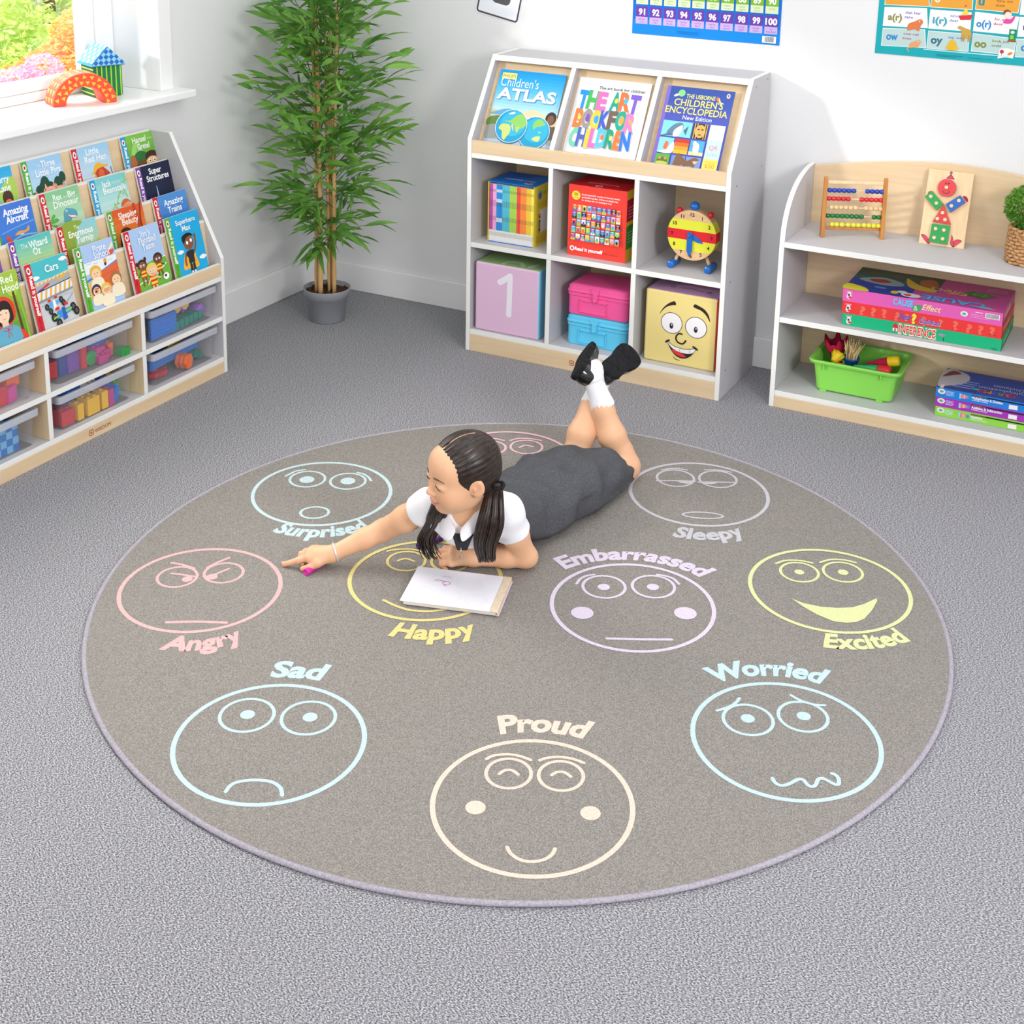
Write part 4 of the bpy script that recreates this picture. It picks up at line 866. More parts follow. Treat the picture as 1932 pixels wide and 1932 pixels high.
def a_sleep(c):
    vgrad(c, .021, BW, 0, BH, fade('#f2b23c', '#d85a28', 8)); c.stroke([(.12,.1),(.125,.16),(.118,.232)], .014, '#c04424'); c.stroke([(.142,.1),(.135,.16),(.146,.232)], .007, '#8a3420'); blob(c, [(.035,.07),(.037,.125),(.05,.15),(.07,.153),(.086,.14),(.092,.11),(.09,.07)], '#4a2a1e'); c.ell(.065,.105,.018,.024,'#b0693c'); c.stroke([(.045,.125),(.06,.128),(.082,.12)], .008, '#3c2018')
    c.text('Sleeping', .046, .190, .021, '#f9f2ea', bold=.02, fit=.078); c.text('Beauty', .056, .163, .021, '#f9f2ea', bold=.02, fit=.07)
def a_train(c):
    vgrad(c, .021, BW, 0, BH, fade('#2f68b8', '#4e8fd4', 6)); c.rect(.021, .115, BW, .12, '#c8543c'); c.poly([(.1,.08),(.155,.1),(.155,.06),(.1,.06)], '#d8dce2')
    c.text('Amazing', .046, .185, .021, '#f7f9fd', bold=.02, fit=.09); c.text('Trains', .058, .153, .021, '#f7f9fd', bold=.02, fit=.065)
def a_max(c):
    c.rect(.021, -.02, BW, BH, '#1fa9df'); c.kv = (-.012, .914); clouds(c, .035, .125, .008); clouds(c, .13, .085, .009)
    blob(c, [(.062,.118),(.048,.09),(.042,.062),(.075,.06),(.112,.058),(.108,.09),(.1,.118)], '#eeb030'); blob(c, [(.068,.12),(.06,.108),(.07,.1),(.072,.072),(.096,.072),(.098,.1),(.104,.112),(.098,.122)], '#2a2c34'); c.rect(.072,.069,.096,.077,'#e9c35c'); c.stroke([(.104,.113),(.117,.14),(.118,.165)], .008, SK1); c.stroke([(.062,.112),(.056,.09),(.056,.075)], .008, SK1)
    for x in (.077,.09): c.stroke([(x,.072),(x,.045)], .011, '#2a2c34'); c.stroke([(x,.046),(x,.022)], .009, '#f1f0f2')
    c.ell(.085,.15,.023,.026,SK1); blob(c, [(.062,.15),(.058,.172),(.07,.181),(.088,.184),(.104,.178),(.108,.168),(.095,.172),(.078,.168)], '#23201f'); c.ell(.118,.168,.006,.007,SK1)
    for x, y in ((.078,.15),(.097,.155)): c.ell(x, y, .005, .0065, '#ffffff')
    c.stroke([(.085,.135),(.09,.134)], .0015, '#54321f'); c.poly([(.14,.025),(.148,.04),(.152,.025)], '#b03a5c')
    c.kv = None; c.text('Superhero', .044, BH-.033, .0165, '#f4f8fb', bold=.02, fit=.092); c.text('Max', .068, BH-.056, .0175, '#f4f8fb', bold=.02, fit=.04)
def kid(c, x, y, s, skin, hair, hs=1.0):
    for k in range(5): c.rect(x-.011*s, y-.03*s+.0065*s*k, x+.011*s, y-.03*s+.0065*s*(k+1), '#e9d83a' if k % 2 else '#d4382f')
    c.stroke([(x-.006*s,y-.03*s),(x-.008*s,y-.055*s)], .006*s, skin); c.stroke([(x+.006*s,y-.03*s),(x+.01*s,y-.052*s)], .006*s, skin); c.stroke([(x-.01*s,y-.005*s),(x-.02*s,y-.02*s)], .005*s, skin); c.stroke([(x+.01*s,y-.005*s),(x+.022*s,y-.012*s)], .005*s, skin)
    c.ell(x, y+.018*s, .019*s, .019*s, hair); c.ell(x, y+.0135*s, .0155*s, .015*s, skin)
    for d in (-.006,.006): c.ell(x+d*s, y+.015*s, .0035*s, .0042*s, '#ffffff'); c.ell(x+d*s, y+.0145*s, .0016*s, .0022*s, '#222222')
    c.stroke([(x-.004*s,y+.006*s),(x,y+.004*s),(x+.004*s,y+.006*s)], .0012*s, '#7a2f22')
def a_foot(c):
    c.rect(.021, 0, BW, BH, '#a9c8ec'); blob(c, [(.021,.0),(.021,.085),(.06,.092),(.1,.1),(.155,.098),(.155,0)], '#6cb23c'); c.stroke([(.021,.028),(.05,.036),(.08,.033),(.155,.075)], .004, '#f2f5ef'); c.stroke([(.115,.098),(.155,.102)], .003, '#f2f5ef')
    kid(c, .122, .084, 1.05, SK3, '#3c241a'); kid(c, .05, .078, 1.05, SK1, '#3f261a'); c.ell(.027,.104,.008,.007,'#3f261a'); c.ell(.066,.115,.005,.008,'#3f261a'); kid(c, .085, .046, 1.3, '#f2c090', '#e8d066'); c.ell(.14,.028,.013,.013,'#f4f4f4'); c.ell(.138,.03,.005,.005,'#222222')
    c.text("Jon's", .063, .196, .020, '#f2f5fb', bold=.015, fit=.046); c.text('Football', .054, .171, .020, '#f2f5fb', bold=.015, fit=.075); c.text('Team', .064, .146, .020, '#f2f5fb', bold=.015, fit=.053)
def a_pir(c):
    c.rect(.021, 0, BW, BH, '#a9c4ec'); c.rect(.021, .13, BW, .17, '#e9eff2'); 
    for x, y in ((.035,.163),(.06,.158),(.04,.145),(.1,.165),(.12,.155)): c.stroke([(x,y),(x+.006,y+.003),(x+.012,y),(x+.018,y+.003)], .0012, '#8aa0b4')
    c.poly([(.021,.11),(.155,.15),(.155,.142),(.021,.102)], '#3f86d4'); c.poly([(.08,.125),(.155,.145),(.155,.07),(.08,.06)], '#e0673a'); c.stroke([(.08,.105),(.155,.12)], .001, '#b04a26'); c.stroke([(.08,.085),(.155,.097)], .001, '#b04a26'); c.poly([(.021,.1),(.08,.12),(.08,.04),(.021,.04)], '#e3b27c')
    blob(c, [(.12,.185),(.15,.19),(.145,.175),(.125,.172)], '#d8573c'); blob(c, [(.13,.19),(.15,.2),(.15,.215),(.138,.205)], '#efe2c2'); c.ell(.108,.155,.006,.012,'#e69a34'); c.ell(.106,.147,.004,.006,'#2a2a34')
    for x, y, s_, h in ((.062,.128,1.2,'#e6b33a'),(.135,.085,1.2,'#a9713c'),(.05,.068,1.0,'#2f3a52'),(.088,.06,1.1,'#e8c24a')):
        c.ell(x, y, .019*s_, .022*s_, h); c.ell(x, y-.004*s_, .0145*s_, .016*s_, '#f5cda6'); blob(c, [(x-.02*s_,y-.05*s_),(x-.016*s_,y-.018*s_),(x+.016*s_,y-.018*s_),(x+.02*s_,y-.05*s_)], '#f3e6c8')
        c.ell(x-.005*s_, y-.002, .0015, .002, '#4a342a'); c.ell(x+.005*s_, y-.002, .0015, .002, '#4a342a'); c.stroke([(x-.004,y-.011),(x,y-.013),(x+.004,y-.011)], .001, '#b05a42')
    c.ring(.083,.058,.006,.005,.0014,'#d23a34'); c.ring(.095,.058,.006,.005,.0014,'#d23a34'); c.rect(.043,.07,.06,.076,'#e0673a'); c.ell(.047,.064,.005,.004,'#262a38')
    c.text('Pirate', .068, .199, .020, '#f0f4fb', bold=.015, fit=.052); c.text('School', .066, .175, .020, '#f0f4fb', bold=.015, fit=.064)
def racer(c, x, y, s, b1, b2):
    c.poly([(x-.02*s,y-.006*s),(x+.018*s,y+.004*s),(x+.02*s,y+.012*s),(x-.012*s,y+.012*s)], b1); c.poly([(x-.004*s,y-.01*s),(x+.006*s,y-.008*s),(x+.004*s,y+.016*s),(x-.003*s,y+.016*s)], b2); c.rect(x-.016*s, y+.014*s, x-.008*s, y+.02*s, '#d8332c'); c.rect(x+.004*s, y+.018*s, x+.012*s, y+.024*s, '#d8332c')
    for dx, dy in ((-.022,.002),(-.014,-.012),(.022,.01),(.027,.0)): c.ell(x+dx*s, y+dy*s, .006*s, .009*s, '#1f1f24'); c.ell(x+dx*s, y+dy*s, .003*s, .005*s, '#55555c')
def a_cars(c):
    c.rect(.021, 0, BW, BH, '#c9cbcd'); c.rect(.021, .165, BW, BH, '#49bcc4'); clouds(c, .025, .178, .008); clouds(c, .135, .215, .008)
    c.poly([(.021,.158),(.155,.172),(.155,.165),(.021,.15)], '#e9d6b8')
    for k in range(9): c.poly([(.021+.015*k,.152+.0012*k),(.028+.015*k,.153+.0012*k),(.033+.015*k,.159+.0012*k),(.026+.015*k,.158+.0012*k)], '#e0a33c')
    c.poly([(.021,.15),(.155,.163),(.155,.142),(.021,.128)], '#a9acb4'); blob(c, [(.03,.135),(.05,.142),(.07,.15),(.075,.144),(.05,.136)], '#d83a36'); blob(c, [(.03,.134),(.05,.138),(.05,.133),(.032,.13)], '#3446a4'); blob(c, [(.1,.152),(.12,.16),(.14,.164),(.14,.158),(.115,.15)], '#e0b52e')
    c.poly([(.021,.128),(.155,.142),(.155,.112),(.021,.098)], '#eceaee')
    for k in range(7): c.poly([(.03+.018*k,.1+.0018*k),(.037+.018*k,.1005+.0018*k),(.045+.018*k,.129+.0018*k),(.038+.018*k,.128+.0018*k)], '#e2b23a')
    c.poly([(.021,.1),(.155,.113),(.155,.106),(.021,.092)], '#8e929c'); c.stroke([(.021,.129),(.155,.143)], .003, '#3a3a42'); c.stroke([(.03,.08),(.09,.093),(.155,.095)], .0012, '#a2a6a2'); c.stroke([(.1,.05),(.15,.09)], .002, '#8f90bd')
    racer(c, .075, .07, 1.25, '#5aaee0', '#f0f1f4'); racer(c, .102, .028, 1.7, '#3f8fe0', '#2a5fb4'); c.poly([(.06,.03),(.082,.036),(.082,.03),(.06,.024)], '#8fd02e'); c.poly([(.108,.042),(.132,.047),(.132,.04),(.108,.035)], '#8fd02e')
    c.text('Cars', .068, .187, .021, '#f4f8f6', bold=.02, fit=.05)
def a_red(c):
    vgrad(c, .021, BW, 0, BH, fade('#5f9430', '#9fc23e', 7)); c.ell(.128,.175,.02,.028,'#aed04a'); c.stroke([(.128,.16),(.13,.1),(.134,.0)], .008, '#5d3a26'); c.stroke([(.14,.16),(.148,.08),(.15,.0)], .006, '#8fbe3a')
    blob(c, [(.04,.06),(.05,.13),(.075,.158),(.105,.15),(.122,.12),(.118,.08),(.1,.062),(.135,.03),(.14,.0),(.03,.0)], '#dc432c'); blob(c, [(.055,.07),(.06,.13),(.082,.145),(.104,.135),(.112,.1),(.104,.07)], '#2b2320'); c.ell(.079,.1,.021,.03,'#f6d2b4'); blob(c, [(.058,.11),(.062,.138),(.084,.14),(.1,.13),(.101,.112),(.08,.117)], '#2b2320')
    for x in (.071,.089): c.ell(x,.103,.0025,.002,'#5a6a3a')
    c.stroke([(.075,.085),(.08,.084),(.085,.0855)], .0016, '#c9604e'); c.rect(.068,.06,.09,.078,'#f2c9aa'); blob(c, [(.048,.0),(.05,.05),(.08,.062),(.115,.052),(.125,.03),(.12,.0)], '#62a9c4'); c.ring(.076,.05,.007,.005,.002,'#c8352c'); c.ring(.092,.052,.007,.005,.002,'#c8352c'); c.stroke([(.084,.05),(.08,.02)], .002, '#c8352c'); c.stroke([(.085,.05),(.092,.022)], .002, '#c8352c')
    c.text('Little Red', .03, .197, .021, '#f4f8ec', bold=.02, fit=.106); c.text('Riding Hood', .027, .167, .021, '#f4f8ec', bold=.02, fit=.122)
def a_plain(c): c.rect(.021, 0, BW, BH, '#7a5aa8')
SPC = dict(b='#189fd8', p='#7d46a8', r='#d3232f', g='#58ae34')
BOOKS = [ # tier, right edge distance from unit's near end, spine colour, art, label
 (0,.050,'g',a_max,'picture book with a caped boy on sky blue, nearest the end of the front tier'),
 (0,.235,'r',a_foot,'picture book with three football children on grass, front tier'),
 (0,.435,'g',a_pir,'picture book with a pirate classroom and red brick wall, front tier'),
 (0,.625,'r',a_cars,'picture book with racing cars on a track, front tier'),
 (0,.807,'r',a_red,'picture book with a girl in a red hooded cloak, front tier'),
 (1,.026,'r',a_train,'blue picture book with a white title about trains, second tier from the front'),
 (1,.230,'g',a_sleep,'orange picture book with dark haired sleeping girl, second tier from the front'),
 (1,.432,'r',a_turn,'olive and sky picture book about a turnip, second tier from the front'),
 (1,.613,'p',a_wiz,'teal and yellow picture book with a purple spine strip, second tier from the front'),
 (1,.806,'r',a_plain,'purple picture book at the far left of the second tier'),
 (2,.019,'p',a_super,'navy picture book with a lit tower, third tier from the front'),
 (2,.222,'b',a_jack,'pale aqua picture book with a curling beanstalk, third tier from the front'),
 (2,.424,'r',a_rex,'pale green picture book with a blue dinosaur, third tier from the front'),
 (2,.612,'g',a_air,'blue picture book with orange aeroplanes, third tier from the front'),
 (3,.006,'b',a_hansel,'green forest picture book with a brown haired boy, back tier by the end panel'),
 (3,.218,'r',a_hen,'pale blue picture book with a red hen in yellow hat, back tier'),
 (3,.419,'g',a_pigs,'pale blue picture book with three pink pigs, back tier'),
 (3,.612,'r',a_orchard,'bright blue picture book with a dark haired child, leftmost on the back tier'),
]
TOPZ = [0.5675, 0.6205, 0.7085, 0.797]
for k, xr, sp, art, lab in BOOKS:
    by, bz = TIER[k]
    a = math.atan(0.23)
    topz = TOPZ[k]; ty = by - 0.0075 + 0.23*(topz-bz)*0.6
    # foot of the front cover
    fy, fz = ty - BH*math.sin(a), topz - BH*math.cos(a)
    # unit local (x along +y world, y into wall)  ->  world
    wx = LX - fy; wy = LY - xr - BW
    r = thing('picture_book', lab, 'book', (wx, wy, fz), 0, 'picture books on the tiers', rot=(-a, 0, PI/2))
    b = MB(); cm = mat('#e9e6e0', 0.4); b.box(0.0, BW, 0, 0.0012, 0, BH, cm); c = Cv(b, (0,0,0), (1,0,0), (0,0,1), (0,-1,0), rough=0.35)
    c.kv = (BH, .84 if k == 0 else .78); art(c); c.kv = None; s_ = SPC[sp]
    c.rect(0, 0, .0215, BH, s_); c.ell(.0108, BH-.0185, .0068, .0105, '#f4f4f4'); c.ell(.0108, BH-.0185, .0036, .0055, '#b3262c')
    c.text('Read it yourself', .0075, BH-.034, .0125, '#f6f6f4', 'l', bold=.035, a=-PI/2, fit=.116)
    c.text('with Ladybird', .0075, BH-.155, .008, mix(s_, '#101010', .45), 'l', a=-PI/2, fit=.052)
    obj('front_cover', b, r)
    b = MB(); b.box(0.0008, BW-.001, 0.0012, BT-0.001, 0.0008, BH-.0008, PAGE); obj('page_block', b, r)
    b = MB(); b.box(0, BW, BT-0.001, BT, 0, BH, cm); obj('back_cover', b, r)

# ------------------------------------------------------------------ clear trays and the toys in them
TRAYM = clear_plastic('frosted_clear_plastic', '#d8dae2', 0.92); TRIM = clear_plastic('frosted_rim_plastic', '#dcdfe8', 0.45)
def rr(x0, x1, y0, y1, r, z, k=4):
    P = []
    for cx, cy, a in ((x1-r,y0+r,-90),(x1-r,y1-r,0),(x0+r,y1-r,90),(x0+r,y0+r,180)):
        for i in range(k+1):
            q = math.radians(a+90*i/k); P.append((cx+r*math.cos(q), cy+r*math.sin(q), z))
    return P
cells = [(LW-0.380, LW-0.016), (LW-0.7695, LW-0.3965), (0.016, LW-0.786)]
rows_ = [(0.058, 'lower'), (0.200, 'upper')]
TRW, TRD, TRH = 0.315, 0.255, 0.108
TRAYS = {}
for ci, (x0, x1) in enumerate(cells):
    for ri, (z0, rn) in enumerate(rows_):
        xo = x1 - 0.022 - TRW if ci else x1-0.012-TRW
        yo = 0.012
        cn = ['nearest the end panel', 'in the middle column', 'in the far left column'][ci]
        toys = {(0,0):'of blue beams and gears',(0,1):'of purple and teal pieces',(1,0):'of yellow and blue bricks',(1,1):'of mixed bricks',(2,0):'holding a chequered cloth block',(2,1):'of pink and orange bricks'}[(ci,ri)]
        t = thing('storage_tray', 'clear plastic tray %s, %s row %s' % (toys, rn, cn), 'tray', (LX-yo, LY-LW+xo, z0), PI/2, 'clear trays under the book tiers')
        b = MB(); W, D = TRW, TRD
        wth = 0.0016
        out = [rr(0.016,W-0.016,0.012,D-0.012,0.012,0.0), rr(0.014,W-0.014,0.010,D-0.010,0.012,0.002), rr(0.010,W-0.010,0.006,D-0.006,0.012,TRH-0.02)]
        b.loft(out, TRAYM, True, True, False)
        inn = [rr(0.010+wth,W-0.010-wth,0.006+wth,D-0.006-wth,0.0105,TRH-0.02), rr(0.014+wth,W-0.014-wth,0.010+wth,D-0.010-wth,0.0105,0.003), rr(0.017,W-0.017,0.013,D-0.013,0.011,0.0022)]
        b.loft(inn, TRAYM, True, False, True); obj('tray_body', b, t)
        b = MB(); b.loft([rr(0.010,W-0.010,0.006,D-0.006,0.012,TRH-0.022),rr(-0.002,W+0.002,-0.003,D+0.003,0.014,TRH-0.020),rr(-0.002,W+0.002,-0.003,D+0.003,0.014,TRH-0.003),rr(0.0,W,-0.001,D+0.001,0.013,TRH),rr(0.010,W-0.010,0.006,D-0.006,0.012,TRH),rr(0.012,W-0.012,0.008,D-0.008,0.012,TRH-0.02)], TRIM, True, False, False, smooth=False)
        obj('rim', b, t)
        TRAYS[(ci,ri)] = (xo, yo, z0)
def lw(ci, ri, x, y, z):    # point in a tray (x along the tray from its left end, y back) -> world
    xo, yo, z0 = TRAYS[(ci,ri)]
    return (LX-(yo+y), LY-LW+xo+x, z0+0.0024+z)
def brick(mbs, w, d, h, m, studs=(2, 1)):
    b = MB(); b.box(-w/2, w/2, -d/2, d/2, 0, h, m); obs = [b]
    for i in range(studs[0]):
        for j in range(studs[1]):
            x = -w/2 + w*(i+.5)/studs[0]; y = -d/2 + d*(j+.5)/studs[1]
            b.lathe([(0.0055,h),(0.0055,h+0.004)], m, 14, Matrix.Translation((x,y,0)), False, False, True)
    return b
def toy(name, mb, lab, cat, ci, ri, x, y, z, rot=(0,0,0), group=None, bev=0.0012):
    o = obj(name, mb, None, lw(ci,ri,x,y,z), (rot[0], rot[1], rot[2]+PI/2), bev=bev)
    return tag(o, lab, cat, group)
PL = dict(red='#cf2f3a', yellow='#f0bc1c', blue='#1f78d8', navy='#2c4aa0', pink='#d64a9c', purple='#7a4fb0', green='#2f9a4a', lime='#66bb2c', orange='#f2743a', magenta='#c23a86', white='#eceae4', teal='#0f8a76', violet='#9a62c8')
P_ = lambda k: mat(PL[k], 0.35)
H = PI/2
def bricks(ci, ri, where, L):
    for (colr, w, d, h, st_, x, y, z, rot, desc) in L:
        toy('toy_brick', brick(None, w, d, h, P_(colr), st_), '%s toy brick %s in the %s' % (colr, desc, where), 'toy brick', ci, ri, x, y, z, rot, 'toy bricks in the ' + where)
G = 'lower middle tray'
bricks(1, 0, G, [
 ('red',.05,.04,.045,(2,1),.052,.04,0,(0,0,0),'at the front left corner'),
 ('yellow',.024,.04,.05,(1,1),.098,.035,0,(0,0,0),'standing beside the red one'),
 ('yellow',.05,.045,.052,(2,2),.148,.036,0,(0,0,.03),'with ridged face, the widest yellow'),
 ('purple',.02,.05,.05,(1,2),.088,.075,0,(0,0,.1),'behind the yellow ones'),
 ('yellow',.026,.04,.055,(1,1),.196,.034,0,(0,0,0),'standing narrow beside the magenta one'),
 ('magenta',.022,.045,.052,(1,1),.222,.036,0,(0,0,0),'standing right of the yellow ones'),
 ('blue',.075,.04,.03,(4,2),.13,.095,.055,(0,.1,.25),'lying on top at the left'),
 ('navy',.06,.07,.05,(2,2),.14,.105,0,(0,0,.2),'underneath at the back left'),
 ('white',.055,.045,.02,(2,2),.195,.085,.056,(.1,.1,.4),'lying flat on top'),
 ('navy',.035,.04,.04,(2,1),.225,.075,.045,(0,.3,.3),'leaning behind the magenta one'),
 ('blue',.02,.03,.05,(1,1),.246,.04,0,(0,.35,0),'leaning thin at the front'),
 ('blue',.045,.05,.05,(2,2),.262,.075,.0,(0,0,.2),'bulky at the right'),
 ('lime',.02,.06,.05,(1,2),.288,.062,.0,(0,0,-.9),'at the right end'),
 ('yellow',.085,.035,.03,(4,2),.262,.10,.055,(0,.22,.35),'long and studded on top'),
 ('red',.04,.05,.04,(2,2),.06,.13,0,(0,0,.3),'at the back left'), ('green',.05,.05,.05,(2,2),.045,.18,0,(0,0,.1),'in the far left corner'),
 ('orange',.05,.05,.05,(2,2),.21,.16,0,(0,0,.4),'at the back'), ('navy',.06,.05,.045,(2,2),.12,.17,.0,(0,0,0),'deep at the back'),])
G = 'upper middle tray'
bricks(1, 1, G, [
 ('purple',.05,.03,.075,(2,1),.112,.06,0,(0,0,0),'standing tall'), ('navy',.04,.05,.06,(2,1),.075,.075,0,(0,0,.1),'standing behind at the left'),
 ('red',.022,.03,.075,(1,1),.142,.05,0,(0,0,0),'standing narrow beside the purple one'),
 ('magenta',.04,.03,.024,(2,1),.205,.034,0,(0,0,0),'lying at the front'), ('pink',.045,.04,.028,(2,1),.21,.06,.015,(0,.1,.2),'lying behind the magenta one'),
 ('magenta',.03,.03,.03,(1,1),.238,.05,.0,(0,0,0),'with square hollow end'), ('blue',.075,.05,.036,(2,1),.232,.09,.036,(0,0,0),'large and long on top'),
 ('orange',.02,.03,.04,(1,1),.262,.06,.0,(0,0,0),'small at the right'),
 ('green',.036,.03,.036,(1,1),.288,.045,.006,(H,0,0),'with square hollow end at the right'),
 ('red',.05,.04,.04,(2,1),.11,.15,.035,(0,.2,.3),'piled at the back left'), ('orange',.05,.04,.03,(2,1),.14,.19,.04,(0,.1,.5),'piled at the back'),
 ('yellow',.05,.05,.03,(2,1),.17,.21,.05,(.1,0,.2),'at the very back'), ('magenta',.04,.04,.035,(1,1),.21,.2,.05,(0,0,.2),'by the back right'), ('yellow',.035,.035,.03,(1,1),.24,.21,.055,(0,0,.1),'at the back right corner'), ('navy',.07,.06,.045,(2,2),.12,.15,0,(0,0,.1),'underneath at the back'), ('red',.03,.05,.05,(1,1),.04,.08,.0,(0,0,0),'in the left corner')])
for q in (0,1):
    pass
b = MB(); b.lathe([(0.0005,0),(0.022,0),(0.022,0.016),(0.018,0.018),(0.015,0.016),(0.011,0.018),(0.006,0.016),(0.0005,0.018)], P_('green'), 24, Matrix.Rotation(H,4,'X'))
toy('ridged_roller', b, 'green ridged toy wheel standing in the upper middle tray', 'toy wheel', 1, 1, .172, .05, .022, bev=0)
G = 'upper far left tray'
bricks(2, 1, G, [('magenta',.04,.05,.06,(1,1),.165,.045,0,(0,0,0),'at the front left'), ('red',.05,.03,.055,(2,1),.205,.04,.0,(0,0,0),'front and centre'), ('pink',.04,.05,.045,(1,1),.245,.05,0,(0,0,.3),'right of the red one'),
 ('orange',.05,.035,.035,(2,1),.268,.06,.035,(0,0,.1),'lying on top at the right'), ('orange',.06,.03,.03,(2,1),.155,.03,0,(0,0,0),'low at the front edge'), ('navy',.08,.05,.05,(2,2),.2,.1,.0,(0,0,.2),'at the back'), ('yellow',.06,.03,.02,(2,1),.2,.09,.058,(0,.1,.3),'lying flat on top'), ('red',.05,.05,.04,(2,2),.1,.09,0,(0,0,0),'at the far left')])
# chequered soft block
cb = MB(); CHA, CHB = '#1f6fc0', '#6fb4dc'; cb.box(-.075,.075,-.045,.045,0,.085, mat(CHA, .7)); c = Cv(cb, (-.075,-.045,0), (1,0,0), (0,0,1), (0,-1,0))
for i in range(7):
    for j in range(4):
        if (i+j) % 2: c.rect(.0215*i, .0212*j, min(.15, .0215*(i+1)), .0212*(j+1), CHB)
c = Cv(cb, (-.075,-.045,.085), (1,0,0), (0,1,0), (0,0,1))
for i in range(7):
    for j in range(4):
        if (i+j) % 2 == 0: c.rect(.0215*i, .022*j, min(.15, .0215*(i+1)), .022*(j+1), CHB)
toy('cloth_block', cb, 'blue chequered cloth block in the lower far left tray', 'soft block', 2, 0, .178, .065, 0, bev=0)
# lower near tray: blue beam, gears, orange hexagon
b = MB(); b.box(-.115,.115,-.012,.012,0,.032,P_('blue')); toy('toy_beam', b, 'long blue toy beam lying in the lower tray by the end panel', 'toy beam', 0, 0, .155, .06, .035, (0,-.06,0))
b = MB(); b.box(-.035,.035,-.012,.012,0,.016,P_('yellow')); toy('toy_beam', b, 'short yellow toy beam resting above the long blue one', 'toy beam', 0, 0, .18, .08, .075, (0,0,.1))
b = MB()
pts = [(.026*math.cos(PI*k/3),.026*math.sin(PI*k/3)) for k in range(6)]
for k in range(3): b.prism(pts, 'y', -.022+.015*k, -.011+.015*k, P_('orange'))
b.prism([(p[0]*.7,p[1]*.7) for p in pts], 'y', -.02, .018, P_('orange'))
toy('toy_hexagon', b, 'orange ribbed hexagon toy in the lower tray by the end panel', 'toy piece', 0, 0, .175, .03, .026, (0,0,.25))
def gear(m, r, teeth, th):
    b = MB(); pts = []
    for k in range(teeth*4):
        q = r if k % 4 in (0, 1) else r*.82; a = 2*PI*k/(teeth*4); pts.append((q*math.cos(a), q*math.sin(a)))
    b.prism(pts, 'z', 0, th, m); b.lathe([(r*.3,th),(r*.3,th+.006)], m, 14, None, False, False, True); return b
toy('toy_gear', gear(P_('red'), .045, 14, .014), 'flat red toy gear at the left of the lower tray by the end panel', 'toy gear', 0, 0, .08, .075, .004, bev=0)
toy('toy_gear', gear(P_('teal'), .026, 10, .014), 'small teal toy gear at the right of the lower tray by the end panel', 'toy gear', 0, 0, .262, .06, .012, (.3,.2,0), bev=0)
toy('toy_gear', gear(P_('navy'), .05, 14, .014), 'dark blue toy gear propped at the back of the lower tray by the end panel', 'toy gear', 0, 0, .16, .17, .05, (.5,0,0), bev=0)
b = MB(); b.box(-.06,.06,-.03,.03,0,.05,P_('red')); toy('toy_block', b, 'red toy block at the back of the lower tray by the end panel', 'toy block', 0, 0, .09, .16, .03, (0,.1,.2))
# upper near tray: blue plate, teal bricks, purple pieces with yellow hubs
b = MB()
for k in range(6): b.box(-.06,.06,-.006,.006,.011*k,.011*k+.009,P_('blue'))
b.box(-.057,.057,-.004,.004,0,.066,P_('blue'))
toy('toothed_toy', b, 'blue toothed toy panel at the left of the upper tray by the end panel', 'toy piece', 0, 1, .085, .03, 0)
b = MB()
for k in range(7): b.box(-.075+.022*k,-.057+.022*k,-.02,.02,0,.028,P_('teal'))
b.box(-.075,.075,-.016,.016,.004,.024,P_('teal')); toy('toy_track', b, 'teal toothed toy track lying in the upper tray by the end panel', 'toy piece', 0, 1, .195, .045, 0, (0,-.05,0))
for k, (x, z, r) in enumerate(((.135,.058,.016),(.175,.06,.015),(.212,.064,.018))):
    g_ = thing('toy_cog', ['yellow hubbed toy cog at the left of a row of three','yellow hubbed toy cog in the middle of a row of three','yellow hubbed toy cog at the right of a row of three'][k], 'toy gear', lw(0,1,x,.05,z), PI/2, 'cogs in the upper tray by the end panel')
    b = MB(); pts = [((r if q%4 in (0,1) else r*.8)*math.cos(2*PI*q/40)*1.5, (r if q%4 in (0,1) else r*.8)*math.sin(2*PI*q/40)*1.5) for q in range(40)]
    b.prism(pts, 'y', 0, .012, P_('violet')); obj('cog_wheel', b, g_)
    b = MB(); b.lathe([(.0005,0),(r*.75,0),(r*.75,.008),(.0005,.008)], P_('yellow'), 18, Matrix.Translation((0,.0,0)) @ Matrix.Rotation(H,4,'X'), False); b.lathe([(r*.75,0),(r*.95,0),(r*.95,.006),(r*.75,.006)], mat('#e8ddd0'), 18, Matrix.Rotation(H,4,'X'), False); obj('hub', b, g_)
b = MB(); b.lathe([(.0005,0),(.017,0),(.019,.003),(.019,.05),(.0005,.05)], P_('violet'), 20, Matrix.Rotation(-H,4,'X')); toy('toy_tube', b, 'purple toy tube at the right of the upper tray by the end panel', 'toy piece', 0, 1, .272, .03, .03, bev=0)
b = MB(); b.box(-.04,.04,-.05,.05,0,.05,mat('#1c2f78',.4)); toy('toy_block', b, 'navy toy block at the back left of the upper tray by the end panel', 'toy block', 0, 1, .06, .12, .03)
